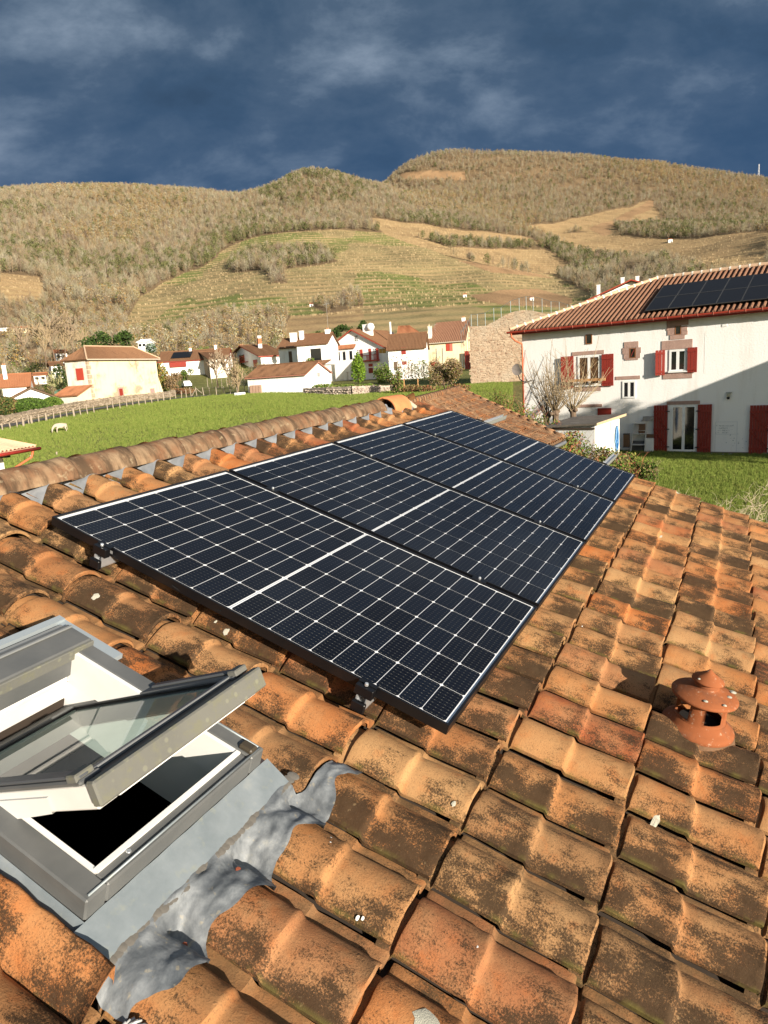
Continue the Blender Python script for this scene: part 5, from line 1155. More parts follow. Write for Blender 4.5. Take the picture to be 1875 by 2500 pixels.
# ---------------------------------------------------------------- neighbouring lower tiled roof
def make_neighbour():
    P1, P2, P3, P4 = (Vector(at(*q)) for q in ((1118, 949, 26.), (1374, 1071, 21.5), (1240, 1133, 16.6), (960, 1001, 14.9))); P3 = P2 + (P3 - P2).normalized() * (P4 - P1).length; P3.z = P2.z; P4.z = P1.z = (P1.z + P4.z) / 2
    e = empty('neighbour_outbuilding', (0, 0, 0), label='lower outbuilding with old mottled canal tile roof just beyond the panels', cat='outbuilding')
    def Wd(p): return W(*p)
    p1, p2, p3, p4 = (Wd(p) for p in (P1, P2, P3, P4)); nr = (p3 - p2).cross(p1 - p2).normalized()
    if nr.z < 0: nr = -nr
    m = NT('mottled_canal_tile'); r = m.rand(); c = m.ramp(m.voro(3.6, out='Color'), [(0, (.33, .17, .085)), (.2, (.24, .125, .065)), (.45, (.37, .22, .12)), (.6, (.20, .10, .055)), (.8, (.36, .15, .06)), (1, (.30, .19, .11))]); c = m.mix(m.ramp(m.noise(8, 5, rough=.75), [(.45, 0.), (.65, .9)]), c, (.115, .075, .045)); c = m.mix(m.ramp(m.noise(13, 5, rough=.75), [(.58, 0.), (.70, .8)]), c, (.44, .34, .21)); m.bump(m.noise(25, 5), .01, .8); M = m.done(c, .95, spec=.1)
    L_ = (p3 - p2).length; n = int(L_ / .215); S = (p1 - p2).length; cnt = 0; nc = int(S / .40)
    # one cover tile: half barrel, tapering
    b = MB(); k5 = 6
    for t, rad, dz in ((0, .078, .022), (.44, .066, .0)):
        for q in range(k5 + 1): a = math.pi * q / k5; b.v.append((rad * math.cos(a), t, rad * .85 * math.sin(a) + dz))
    for q in grid_faces(2, k5 + 1): b.f.append(tuple(q)); b.m.append(0)
    b.add([(.078 * math.cos(math.pi * q / k5), 0, .066 * math.sin(math.pi * q / k5) + .022) for q in range(k5 + 1)] + [(.064 * math.cos(math.pi * q / k5), .0, .054 * math.sin(math.pi * q / k5) + .020) for q in range(k5 + 1)], [(q, q + 1, k5 + 2 + q, k5 + 1 + q) for q in range(k5)])
    JV, JF = [], []; tv = np.array(b.v); tf = b.f
    for i in range(n + 1):
        s = i / n; a_, c_ = p2.lerp(p3, s), p1.lerp(p4, s); up = (c_ - a_); Sl = up.length; up.normalize(); xa = up.cross(nr).normalized(); nz = xa.cross(up)
        for j in range(nc):
            p = a_ + up * (Sl * j / nc); Mx = Matrix(((xa.x, up.x, nz.x, p.x), (xa.y, up.y, nz.y, p.y), (xa.z, up.z, nz.z, p.z + random.gauss(0, .006)), (0, 0, 0, 1))) @ Matrix.Rotation(random.gauss(0, .03), 4, 'Z'); mm_ = np.array(Mx); o_ = len(JV); JV += (tv @ mm_[:3, :3].T + mm_[:3, 3]).tolist(); JF += [tuple(o_ + q for q in ff) for ff in tf]; cnt += 1
    jm = bpy.data.meshes.new('canal_tiles'); jm.from_pydata(JV, [], JF); jm.materials.append(M); jm.polygons.foreach_set('use_smooth', [True] * len(jm.polygons)); inst('canal_tiles', jm, e, kind='stuff')
    b = MB(); dn = -nr * .02
    q = [p + dn for p in (p1, p2, p3, p4)]; b.add(q + [p - nr * .1 for p in q], [(0, 1, 2, 3), (0, 4, 5, 1), (1, 5, 6, 2), (2, 6, 7, 3), (3, 7, 4, 0), (4, 7, 6, 5)]); b.build('roof_deck', solid('under_tile_earth', (.16, .10, .06)), e)
    # ridge and verge rows of tiles, gutter, walls, back slope
    d = (p4 - p1); nn = int(d.length / .38); mr = solid('ridge_cover', (.36, .22, .12))
    for k in range(nn): MB().tube([p1 + d * (k / nn) + nr * .05, p1 + d * ((k + 1.05) / nn) + nr * .035], [.105, .09], 8).build('ridge_tile', M, e, smooth=True)
    d = (p1 - p2); nn = int(d.length / .40)
    for k in range(nn): MB().tube([p2 + d * (k / nn) + nr * .05, p2 + d * ((k + 1.05) / nn) + nr * .035], [.09, .078], 8).build('verge_tile', M, e, smooth=True)
    d = (p3 - p2).normalized(); MB().tube([p2 - d * .05 - Vector((0, 0, .10)) - (p1 - p2).normalized() * .07, p3 - Vector((0, 0, .10)) - (p1 - p2).normalized() * .07], .062, 8).build('gutter', mat('zinc', (.2, .2, .2)), e, smooth=True)
    b = MB(); i_ = .25; wa, wb = p2.lerp(p1, .06), p3.lerp(p4, .06); ra, rb = p1, p4; ba = p1 + (p1 - p2) * .9; bb_ = p4 + (p4 - p3) * .9; ba.z = p2.z; bb_.z = p3.z
    b.add([ra - Vector((0, 0, .02)), rb - Vector((0, 0, .02)), bb_, ba], [(0, 1, 2, 3)]); b.build('rear_slope', M, e)
    b = MB()
    for pts in ([wa, wb], [wa, ra, ba], [wb, rb, bb_], [ba, bb_]):
        t = [p - Vector((0, 0, .12)) for p in pts]; g = [Vector((pts[-1].x, pts[-1].y, -.3)), Vector((pts[0].x, pts[0].y, -.3))]; b.add(t + g, [tuple(range(len(t) + 2))])
    b.build('wall', M_ROUGH, e)
make_neighbour()
# ---------------------------------------------------------------- off to the right: the house and trees that shade the lawn and wall
def make_shade_house():
    s_ = Bld('unseen_gabled_house', 'tall gabled white house out of frame to the right, casting shade on the lawn', 'house', 20.4, 21.2, -.4, 118)
    s_.walls(12, 9, 5.9, M_WHITE, gables='x', rise=1.0); s_.gable(12, 9, 5.9, 1.0, 'x', m=M_RFD, trim=M_RED); s_.chimney(6.6, 1.4, 5.8, 8.3, 1.1, .9)
    s_.window((1.5, 2.6, 3.6, 4.8)); s_.window((4.5, 5.6, 3.6, 4.8)); s_.window((1.5, 2.6, .9, 2.1))
make_shade_house()
# ---------------------------------------------------------------- village
def vb(name, label, cat, xl, yb, th, group=None, depth=None):
    r, f, z = hit(xl, yb) if depth is None else at(xl, yb, depth); return Bld(name, label, cat, r, f, z, th, group)
def ubars(s, q, m, face='f', X=0, y=-.04, sgn=1): return s.slab('red_shutter', q, m, y - .03, y + .03, face, X, sgn=sgn)
# old cream farmhouse with lean-to
def v1():
    s = vb('old_farmhouse', 'old cream plastered farmhouse with hipped brown roof and small red lean-to at its left', 'house', 227, 988, 20)
    w = s.f(394, 985)[0]; h = s.f(228, 877)[1]; d = abs(s.sd(160, 900)[0]); rise = h * .30
    for k, (A, B_) in enumerate((((0, 0), (w, 0)), ((w, 0), (w, d)), ((w, d), (0, d)), ((0, d), (0, 0)))): s.P('wall', MB().add([(*A, -.8), (*B_, -.8), (*B_, h), (*A, h)], [(0, 1, 2, 3)]), M_CREAM if k == 0 else M_ROUGH)
    o = .45; t = .1; e = [(-o, -o, h), (w + o, -o, h), (w + o, d + o, h), (-o, d + o, h)]; hx = d / 2 + .6; ra, rb = (hx * .8, d / 2, h + rise), (w - hx, d / 2, h + rise)
    s.slope(e[0], e[1], rb, ra); s.slope(e[3], e[0], ra, ra); s.slope(e[1], e[2], rb, rb); s.slope(e[2], e[3], ra, rb)
    for p, q in ((e[0], ra), (e[1], rb), (ra, rb)): s.P('ridge_cover', MB().tube([Vector(p) + Vector((0, 0, .1)), Vector(q) + Vector((0, 0, .12))], .11, 5), mat('mortared_ridge', (.5, .34, .22)))
    s.P('eave_board', MB().bb((-o, -o - .06, h - .14), (w + o, -o + .02, h + .03)), mat('pale_eave', (.42, .36, .28)))
    # the battered buttress at the right end, quoins at the corner
    b = MB(); b.add([(w - .05, -.06, h * .55), (w + 1.3, -.06, -.6), (w - .05, -.06, -.6), (w - .05, 2., h * .55), (w + 1.3, 2., -.6), (w - .05, 2., -.6)], [(0, 2, 1), (3, 4, 5), (0, 1, 4, 3)]); s.P('buttress', b, M_CREAM)
    qm = M_STONEW
    for k in range(9): z = .3 + k * h / 9.6; s.slab('corner_stone', (-.02, .35 + .25 * (k % 2), z, z + h / 11), qm, -.05, .25)
    q = s.fr((291, 299, 949, 967)); s.slab('window_surround', (q[0] - .22, q[1] + .22, q[2] - .15, q[3] + .22), M_LIN, -.05, .01); s.slab('red_shutter', q, M_SHUT, -.09, -.051)
    q = s.fr((369, 376, 951, 968)); s.slab('window_surround', (q[0] - .2, q[1] + .2, q[2], q[3] + .2), M_LIN, -.05, .01); s.slab('grey_shutter', q, mat('grey_pink_wood', (.33, .22, .2), .8), -.08, -.051)
    q = s.sr((187, 204, 899, 928)); s.slab('red_shutter', q, M_RED, -.08, -.0, 's', 0., sgn=1)
    # lean-to
    L = 3.6; h1, h2 = s.sd(205, 938)[1] + .1, None; h1 = h * .42; h2 = h * .25
    s.slope((-.1, -L - .3, h2), (-.1 + 0, -L - .3, h2), (0, 0, h1), (0, 0, h1)) if False else None
    b = MB(); b.add([(0, 0, -.8), (-2.6, 0, -.8), (-2.6, 0, h2), (0, 0, h1)], [(0, 1, 2, 3)]); s.P('lean_to_gable', b, M_CREAM)
    b = MB(); b.add([(-2.6, 0, -.8), (-2.6, d, -.8), (-2.6, d, h2), (-2.6, 0, h2)], [(0, 1, 2, 3)]); s.P('lean_to_wall', b, M_ROUGH)
    s.slope((-2.95, d + .2, h2 - .1), (-2.95, -.3, h2 - .1), (0, -.3, h1 + .1), (0, d + .2, h1 + .1), M_RF2, name='lean_to_roof')
    g = empty('green_gate', (0, 0, 0), label='arched pale green metal gate beside the hedge and old cream farmhouse', cat='gate'); g.matrix_world = Matrix.Translation(W(*hit(155, 990))) @ Matrix.Rotation(s.e.rotation_euler[2] + 1.5, 4, 'Z')
    for k in range(7): MB().bb((-1.3, -.03, .1 + k * .27), (1.3, .03, .33 + k * .27 - (0 if k < 6 else 0))).build('plank', mat('pale_green_paint', (.13, .26, .19), .6), g)
    MB().tube([(-1.3, 0, 1.95), (-.7, 0, 2.12), (0, 0, 2.18), (.7, 0, 2.12), (1.3, 0, 1.95)], .05, 5).build('top_rail', mat('pale_green_paint', (.13, .26, .19)), g)
v1()
def v2():
    s = vb('low_cottage', 'low white cottage with a broad brown roof behind the clipped hedge at far left', 'house', 29, 1006, 62)
    w = s.f(137, 1000)[0]; h = s.f(40, 974)[1]; rise = max(1.2, s.f(82, 950)[1] - h); s.walls(w, 12, h, M_WHITE, gables='y', rise=rise); s.gable(w, 12, h, rise, 'y', trim=mat('brown_trim', (.12, .08, .05)))
    s = vb('orange_roof_house', 'house with plain orange roof and white arched dormer behind the low cottage', 'house', 8, 962, 70, depth=118)
    w = s.f(73, 955)[0]; s.walls(w, 6, 1.2, M_WHITE, gables='x', rise=1.9); s.gable(w, 6, 1.2, 1.9, 'x', m=M_RF2); s.chimney(w * .12, 2, 1.5, 4.6, m=M_WHITE)
    q = s.f(40, 946, 1.2); xm, zm = q; b = MB(); n = 10; pts = [(xm + 1.15 * math.cos(math.pi * k / n), .6, zm - .5 + 1.1 * math.sin(math.pi * k / n)) for k in range(n + 1)]; b.add(pts + [(x, 3., z) for x, y, z in pts], [tuple(range(n + 1))] + [(k, n + 1 + k, n + 2 + k, k + 1) for k in range(n)]); dm = s.P('dormer', b, M_WIN); MB().bb((xm - .25, .55, zm - .5), (xm + .25, .59, zm + .25)).build('pane', M_SHUT, dm)
    for (nm, lab, xl, xr, yb, ye, D, th, rm) in (('small_white_house', 'small white house with grey eave near the lane at far left', 84, 114, 932, 917, 150, 70, M_RF2), ('small_white_house', 'small white house half hidden by bare branches left of the old farmhouse', 128, 153, 917, 893, 150, 60, M_RF), ('small_white_house', 'white house up the slope, behind the roof of the old farmhouse', 138, 166, 882, 862, 190, 60, M_RF2), ('hillside_bungalow', 'long yellow bungalow with dark windows on the slope at far left', 24, 66, 814, 802, 300, 80, M_RF2), ('flat_white_building', 'flat white building at the left picture edge below the woods', -6, 18, 815, 805, 300, 80, M_WHITE), ('hillside_cabin', 'tiny white cabin with two openings near the pines behind the farmhouse', 338, 350, 852, 836, 170, 95, M_WHITE)):
        s = vb(nm, lab, 'house' if 'cabin' not in nm else 'cabin', xl, yb, th, depth=D); w = max(2., s.f(xr, yb)[0]); h = s.f(xl, ye)[1]; s.walls(w, 5, h, M_CREAM if 'bungalow' in nm else M_WHITE, gables='x', rise=h * .3); s.gable(w, 5, h, h * .35, 'x', m=rm, o=.3)
        nwin = 4 if 'bungalow' in nm else 2
        for k in range(nwin): x = w * (k + .5) / nwin; s.slab('window', (x - .35, x + .35, h * .35, h * .75), M_PANE, -.03, .01)
v2()
def v4():
    s = vb('solar_roof_house', 'house with a dark solar array on its brown roof and a white end wall', 'house', 393, 918, 84)
    w = s.f(560, 905)[0]; h = s.f(394, 883)[1]; rise = 2.4; s.walls(w, 11, h, M_WHITE, gables='x', rise=rise); s.gable(w, 11, h, rise, 'x', trim=M_SHUT, m=M_RF)
    q = s.fr((415, 455, 884, 896)); s.slab('red_balcony', q, M_SHUT, -.5, -.02); s.aerial(w * .42, 5.5, h + rise, 2.2); s.chimney(w * .42, 5.4, h + 1.6, h + rise + .6); s.chimney(w * .80, 5.4, h + 1.6, h + rise + 1.0, pots=1)
    g = rise / 5.5; b = MB(); x0, x1 = s.f(418, 868, 2)[0], s.f(466, 868, 2)[0]
    b.add([(x0, .8, h + .8 * g + .35), (x1, .8, h + .8 * g + .35), (x1 + .3, 4.4, h + 4.4 * g + .35), (x0 + .3, 4.4, h + 4.4 * g + .35)], [(0, 1, 2, 3)]); s.P('solar_array', b, mat('dark_module', (.02, .02, .03)))
    s = vb('stone_barn', 'stone gabled barn with brown roof among the shrubs behind the field fence', 'barn', 515, 925, 66)
    w = max(4, s.f(541, 915)[0]); h = s.f(516, 876)[1]; d = abs(s.sd(477, 915)[0]); rise = max(1., s.sd(492, 860)[1] - h); s.walls(w, d, h, M_WHITE, [M_ROUGH, M_STONEW, M_STONEW, M_STONEW], 'x', rise); s.gable(w, d, h, rise, 'x'); s.slab('loft_opening', (d * .42, d * .58, h - .3, h + .6), M_PANE, -.02, .02, 's', 0.)
    b = MB(); s.slope((-.4, d + 7, h - 1.7), (-.4, d - .2, h - .1), (w, d - .2, h + .3), (w, d + 7, h - 1.3), M_RF, name='catslide_roof')
v4()
def v6():
    s = vb('red_balcony_house', 'white gabled house with red carved balcony and tall brick chimney', 'house', 640, 911, 62)
    w = s.f(697, 905)[0]; h = s.f(641, 869)[1]; d = abs(s.sd(560, 905)[0]); rise = max(1.5, s.sd(585, 846)[1] - h); s.walls(w, d, h, M_WHITE, gables='x', rise=rise); s.gable(w, d, h, rise, 'x', trim=M_RED, o=.7, og=.8)
    c = s.chimney(w * .55, d * .35, h, h + rise + 2.1, .95, .8, M_WHITE, 0); s.P('brick_band', MB().bb((w * .55 - .48, d * .35 - .41, h + rise + .1), (w * .55 + .48, d * .35 + .41, h + rise + 1.6)), M_RF2, c); s.chimney(.8, d * .62, h + 1.2, h + rise + .2, .8, .8, M_WHITE, 3)
    q = s.sr((577, 606, 872, 886)); bal = s.slab('balcony', (q[0], q[1], q[2], q[2] + .15), M_RED, -.9, .0, 's', 0.)
    for k in range(9): y = q[0] + (q[1] - q[0]) * (k + .5) / 9; MB().bb((-.9, y - .07, q[2] + .15), (-.84, y + .07, q[3])).build('baluster', M_RED, bal)
    MB().bb((-.93, q[0], q[3]), (-.82, q[1], q[3] + .1)).build('handrail', M_RED, bal)
    a, b_ = q[0] + .35 * (q[1] - q[0]), q[0] + .65 * (q[1] - q[0]); s.slab('window', (a, b_, q[2] + .2, q[2] + 2.1), M_PANE, -.03, .01, 's', 0.); s.slab('red_shutter', (a - .7, a, q[2] + .2, q[2] + 2.1), M_RED, -.06, -.01, 's', 0.); s.slab('red_shutter', (b_, b_ + .7, q[2] + .2, q[2] + 2.1), M_RED, -.06, -.01, 's', 0.)
    q = s.sr((619, 629, 878, 899)); s.slab('red_shutter', q, M_RED, -.07, -.01, 's', 0.)
    s.slab('stone_patch', (d * .7, d * .95, .5, h * .7), M_STONEW, -.02, .0, 's', 0.)
    s = vb('village_house', 'pale house with a long tan roof and square white chimney behind the barn', 'house', 683, 888, 100, depth=138)
    w = s.f(762, 880)[0]; s.walls(w, 9, 2.9, M_WHITE, gables='x', rise=1.8); s.gable(w, 9, 2.9, 1.8, 'x', m=M_RF); s.chimney(w * .36, 3, 3.5, 5.7, 1.2, 1., M_WHITE, 0)
    s.slab('brown_door', (w * .3, w * .4, 0, 2.2), mat('brown_trim', (.12, .08, .05)), -.04, .01)
    s = vb('village_house', 'house with tan roof between two chimneys, left of the big gabled white house', 'house', 728, 886, 100, depth=128)
    w = s.f(800, 878)[0]; s.walls(w, 9, 3.1, M_WHITE, gables='x', rise=1.9); s.gable(w, 9, 3.1, 1.9, 'x', m=M_RF); s.chimney(.4, 2.4, 3, 5.6, .7, .7, M_WHITE, 0); s.chimney(w * .88, 4.5, 4, 5.6, .9, .9, M_WHITE, 2); s.aerial(w * .9, 4.4, 5.5, 5.); s.slab('barn_door', (w * .45, w * .8, .2, 2.3), M_PANE, -.04, .01)
v6()
def v8():
    s = vb('garage_barn', 'long low white garage with brown roof at the edge of the field', 'garage', 608, 962, 118)
    w = s.f(748, 957)[0]; h = s.f(609, 922)[1]; d = 6.5; rise = 1.5; s.walls(w, d, h, M_WHITE, gables='x', rise=rise); s.gable(w, d, h, rise, 'x', o=.3, og=.3, m=M_RF, trim=mat('brick_edge', (.34, .15, .10)))
    q = s.sr((774, 781, 909, 920), w); s.slab('window', q, mat('grey_window', (.3, .28, .26)), -.04, .01, 's', w, sgn=-1); s.P('downpipe', MB().tube([(.1, -.12, h - .2), (.1, -.1, 0)], .05, 5), mat('zinc', (.2, .2, .2)))
    s.slope((w * .28, d - .2, h + .4), (w * .74, d - .2, h + .4), (w * .74, d + 5, h + 2.), (w * .36, d + 5, h + 2.), M_RF, name='rear_wing_roof')
    s.P('rear_wing_wall', MB().bb((w * .30, d, -.4), (w * .72, d + 4.8, h + .5)), M_WHITE)
    for k in range(4): s.P('stacked_board', MB().bb((.5 + k * .55, -.35 - .03 * k, 0), (.95 + k * .55, -.25, 1.2)), solid('pinkish_board', (.42, .28, .20)))
    s = vb('gabled_white_house', 'big white gabled house with red balcony shutters and red barge boards, centre of the village', 'house', 788, 932, 118)
    w = s.f(955, 925)[0]; h = s.f(790, 866)[1]; apx = s.f(860, 806)[1]; rise = apx - h; d = 15
    s.walls(w, d, h, M_WHITE, gables='y', rise=rise); s.gable(w, d, h, rise, 'y', trim=M_RED, o=.9, og=.7, m=M_RF)
    q = s.fr((865, 874, 818, 834)); s.window(q, bars=3)
    q = s.fr((816, 871, 842, 852)); s.slope((q[0], -1.1, q[2]), (q[1], -1.1, q[2]), (q[1] - .2, 0, q[3]), (q[0] + .2, 0, q[3]), M_RF2, name='porch_roof'); s.slab('bay', (q[0] + .2, q[1] - .2, 0, q[2] + .05), M_WHITE, -.7, 0)
    for x in (.25, .5, .8): xx = q[0] + (q[1] - q[0]) * x; s.slab('window', (xx - .3, xx + .3, q[2] - 2.2, q[2] - .5), M_PANE, -.74, -.70)
    q = s.fr((911, 919, 850, 867)); s.window(q, bars=3); s.slab('red_shutter', s.fr((901, 907, 851, 883)), M_RED, -.09, -.03); s.slab('red_shutter', s.fr((919, 925, 850, 882)), M_RED, -.09, -.03); s.slab('red_shutter', s.fr((880, 886, 853, 881)), M_RED, -.09, -.03); q = s.fr((871, 879, 853, 868)); s.window(q, bars=3)
    s.slab('yellow_shutter', s.fr((926, 933, 852, 862)), mat('yellow_wood', (.45, .27, .06)), -.09, -.03); s.slab('yellow_shutter', s.fr((934, 942, 851, 862)), mat('yellow_wood', (.45, .27, .06)), -.09, -.03)
    q = s.fr((886, 927, 868, 882)); bal = s.slab('balcony', (q[0], q[1], q[2], q[2] + .25), M_RED, -1.1, -.02)
    for k in range(14): x = q[0] + (q[1] - q[0]) * (k + .5) / 14; MB().bb((x - .06, -1.1, q[2] + .25), (x + .06, -1.04, q[3])).build('baluster', M_WIN if k in (2, 3, 4, 9, 10) else M_RED, bal)
    MB().bb((q[0], -1.13, q[3]), (q[1], -1.0, q[3] + .12)).build('handrail', M_RED, bal)
    s.slab('red_shutter', s.fr((900, 910, 888, 895)), M_RED, -.06, -.01); s.slab('red_door', s.fr((900, 911, 898, 911)), M_SHUT, -.06, -.01); s.slab('red_shutter', s.fr((815, 822, 859, 876)), M_SHUT, -.76, -.701)
    q = s.fr((777, 832, 878, 881)); s.slab('terrace_rail', q, M_RED, -2.6, -2.5)
    s.chimney(w * .5 + 1.6, 3.5, h + rise - 1.6, h + rise + 1.0, 1.7, 1.3, M_WHITE, 0); s.P('white_ball_vent', MB().lathe([(0, h + rise - .3), (.7, h + rise - .05), (.85, h + rise + .5), (.6, h + rise + 1.1), (0, h + rise + 1.3)], 12, c=(w * .5 + 2.5, 3., 0)), M_WIN, smooth=True); s.P('flue', MB().tube([(w * .5 + 5.5, 6, h + rise - 2), (w * .5 + 5.5, 6, h + rise + 1.3)], .2, 6), M_WIN)
    # extension
    s = vb('shaded_extension', 'white extension in shade with deep brown roof, right of the big gabled house', 'house', 952, 928, 98)
    w = s.f(1040, 920)[0]; h = s.f(955, 852)[1]; s.walls(w, 9, h, M_WHITE, gables='x', rise=2.6); s.gable(w, 9, h, 2.6, 'x', m=M_RF, o=.6); s.slab('red_shutter', s.fr((980, 991, 848, 865)), M_SHUT, -.08, -.01); s.slab('red_shutter', s.fr((982, 993, 882, 890)), M_SHUT, -.08, -.01); s.slab('brown_door', s.fr((962, 970, 883, 903)), mat('brown_trim', (.12, .08, .05)), -.08, -.01)
    s = vb('lean_to_shed', 'small white mono-pitch shed standing against the shaded extension', 'shed', 985, 922, 118)
    w = s.f(1022, 915)[0]; h = s.f(986, 890)[1]; b = MB(); hh = h + 1.1
    b.add([(0, 0, -.5), (w, 0, -.5), (w, 0, hh), (0, 0, h), (0, 3, -.5), (w, 3, -.5), (w, 3, hh), (0, 3, h)], [(0, 1, 2, 3), (1, 5, 6, 2), (5, 4, 7, 6), (4, 0, 3, 7)]); s.P('wall', b, M_WHITE); s.P('roof', MB().add([(-.1, -.2, h + .02), (w + .1, -.2, hh + .02), (w + .1, 3.1, hh + .02), (-.1, 3.1, h + .02)], [(0, 1, 2, 3)]), solid('slab_grey', (.3, .28, .24)))
    s = vb('orange_hip_house', 'house showing only its orange roof behind the big gabled white house', 'house', 968, 830, 80, depth=150)
    w = s.f(1030, 825)[0]; s.walls(w, 8, 1., M_WHITE, gables='x', rise=1.); s.slope((0, -.3, .9), (w, -.3, .9), (w * .7, 4, 3.1), (w * .25, 4, 3.1), M_RF2); s.slope((w, -.3, .9), (w, 8, .9), (w * .7, 4, 3.1), (w * .7, 4, 3.1), M_RF2)
v8()
def v10():
    s = vb('striped_roof_house', 'cream house with striped red tile roof and tall cream chimney beside the stone court wall', 'house', 1042, 905, 108)
    w = s.f(1137, 895)[0]; h = s.f(1043, 839)[1]; d = 9; rise = max(2.5, s.f(1100, 785, d / 2)[1] - h)
    s.walls(w, d, h, M_ROUGH if False else M_CREAM, gables='x', rise=rise)
    s.slope((-.4, -.6, h), (w + .4, -.6, h), (w + .4, d / 2, h + rise), (1.8, d / 2, h + rise), M_RFD2, pitch=.45, amp=.12); s.slope((w + .4, d + .6, h), (-.4, d + .6, h), (1.8, d / 2, h + rise), (w + .4, d / 2, h + rise), M_RFD2); s.slope((-.4, d + .6, h), (-.4, -.6, h), (1.8, d / 2, h + rise), (1.8, d / 2, h + rise), M_RFD2)
    s.P('eave_board', MB().bb((-.4, -.68, h - .15), (w + .4, -.6, h + .05)), mat('pale_eave', (.42, .36, .28)))
    s.chimney(1., .9, h - .3, s.f(1052, 797, 1)[1], .8, .8, M_ROUGH, 0); s.aerial(1.9, 2.2, h + 1, 3.4); s.chimney(w * .9, d / 2, h + rise - .3, h + rise + .5, .8, .6, M_WHITE, 2)
    s.slab('red_shutter', s.fr((1089, 1097, 839, 857)), M_RED, -.08, -.01); s.slab('red_shutter', s.fr((1098, 1105, 838, 857)), mat('pink_red', (.45, .13, .09)), -.08, -.01); s.slab('red_shutter', s.fr((1053, 1063, 884, 895)), M_RED, -.08, -.01); s.slab('door', s.fr((1064, 1070, 884, 896)), M_PANE, -.05, -.01)
    for px in (1066, 1081): s.P('downpipe', MB().tube([(s.f(px, 860)[0], -.1, h * .8), (s.f(px, 860)[0], -.1, .3)], .05, 4), mat('zinc', (.2, .2, .2)))
    s.slab('red_gate', (w + .1, w + 1.3, -.5, h * .62), M_SHUT, -1.2, -1.1); 
    # fronton
    s = vb('fronton_wall', 'tall old stone pelota court wall with a curved top carrying a mesh fence', 'wall', 1151, 939, 100)
    prof_px = [(1147, 797), (1188, 795), (1196, 790), (1212, 782), (1226, 773), (1240, 766), (1256, 760), (1275, 757), (1300, 758), (1320, 763), (1345, 770), (1375, 782), (1400, 795), (1440, 800)]
    top = [s.f(*q) for q in prof_px]; top[0] = (0, top[0][1]); t = 1.; W_ = top[-1][0]; b = MB(); n = len(top)
    m = NT('court_stonework'); v = m.vec((1, 1, 2.1)); c = m.ramp(m.voro(2.6, v, out='Color'), [(0, (.22, .135, .09)), (.35, (.33, .24, .165)), (.7, (.40, .31, .22)), (1, (.25, .19, .135))]); c = m.mix(m.ramp(m.voro(2.6, v, 'DISTANCE_TO_EDGE'), [(.02, .8), (.09, 0.)]), c, (.30, .23, .16)); z = m.sep()[2]
    c = m.mix(m.math('MULTIPLY', m.ramp(z, [(6.2, 0.), (9.5, 1.)]) if False else m.ramp(m.math('DIVIDE', z, 10.), [(.60, 0.), (.95, 1.)]), m.ramp(m.noise(.7, 6, rough=.75), [(.4, 0.), (.6, .8)])), c, (.16, .14, .10)); c = m.mix(m.ramp(m.noise(.35, 5), [(.5, 0.), (.7, .5)]), c, (.36, .31, .24)); m.bump(m.voro(2.6, v, 'DISTANCE_TO_EDGE'), .08, .8); MS = m.done(c, .95, spec=.1)
    for k in range(n): x, z = top[k]; b.v += [(x, 0, -.8), (x, 0, z), (x, t, z), (x, t, -.8)]
    for k in range(n - 1):
        a = k * 4
        for p, q in ((0, 1), (1, 2), (2, 3)): b.f.append((a + p, a + 4 + p, a + 4 + q, a + q)); b.m.append(0)
    b.f += [(0, 1, 2, 3)]; b.m.append(0); s.P('wall', b, MS)
    rr = random.Random(3); b = MB(); count = 0                       # proud stones
    for _ in range(2600):
        x, z = rr.uniform(0, W_), rr.uniform(0, 10.5); zt = np.interp(x, [q[0] for q in top], [q[1] for q in top])
        if z > zt - .15: continue
        w_, h_ = rr.uniform(.10, .28), rr.uniform(.05, .13); b.bb((x - w_, -rr.uniform(.02, .07), z - h_), (x + w_, .01, z + h_))
    o = s.P('proud_stones', b, MS, kind='stuff')
    for zz in (.42, .74): zt = top[0][1] * zz; s.P('string_course', MB().bb((0, -.10, zt), (W_, .0, zt + .10)), MS)
    wire = mat('galvanised_mesh', (.17, .20, .20), .5, metal=.4); px_t = [(1150, 768), (1165, 767), (1184, 764), (1205, 752), (1223, 751), (1246, 735), (1267, 728), (1284, 724), (1301, 724), (1323, 729), (1345, 736), (1365, 737), (1385, 744), (1405, 745), (1420, 745)]
    fe = empty('mesh_fence', (0, 0, 0), label='wire mesh fence on thin steel posts along the top of the stone court wall', cat='fence'); fe.matrix_world = Matrix.Translation(s.e.location) @ Matrix.Rotation(s.e.rotation_euler[2], 4, 'Z')
    tp = [s.f(*q, .5) for q in px_t]
    for x, z in tp: zb = np.interp(x, [q[0] for q in top], [q[1] for q in top]); MB().tube([(x, .5, zb - .05), (x, .5, z)], .04, 5).build('post', wire, fe)
    b = MB()
    for k in range(len(tp) - 1):
        (xa, za), (xb, zb_) = tp[k], tp[k + 1]; b.tube([(xa, .5, za), (xb, .5, zb_)], .03, 3); nn = int((xb - xa) / .30)
        for j in range(nn + 1): x = xa + (xb - xa) * j / max(nn, 1); z = za + (zb_ - za) * j / max(nn, 1); zb = np.interp(x, [q[0] for q in top], [q[1] for q in top]); b.tube([(x, .5, zb), (x, .5, z)], .008, 3, cap=False)
        for j in range(1, 11): b.tube([(xa, .5, za - .28 * j), (xb, .5, zb_ - .28 * j)], .007, 3, cap=False) if za - .28 * j > np.interp(xa, [q[0] for q in top], [q[1] for q in top]) else None
    b.build('mesh', wire, fe, kind='stuff')
    # side net tower at left end
    b = MB(); 
    for k in range(5): b.tube([(-1.1 + .28 * k, .3 + .5 * k, top[0][1] * .28), (-1.1 + .28 * k, .3 + .5 * k, top[0][1] - .3 + .4 * k)], .03, 4)
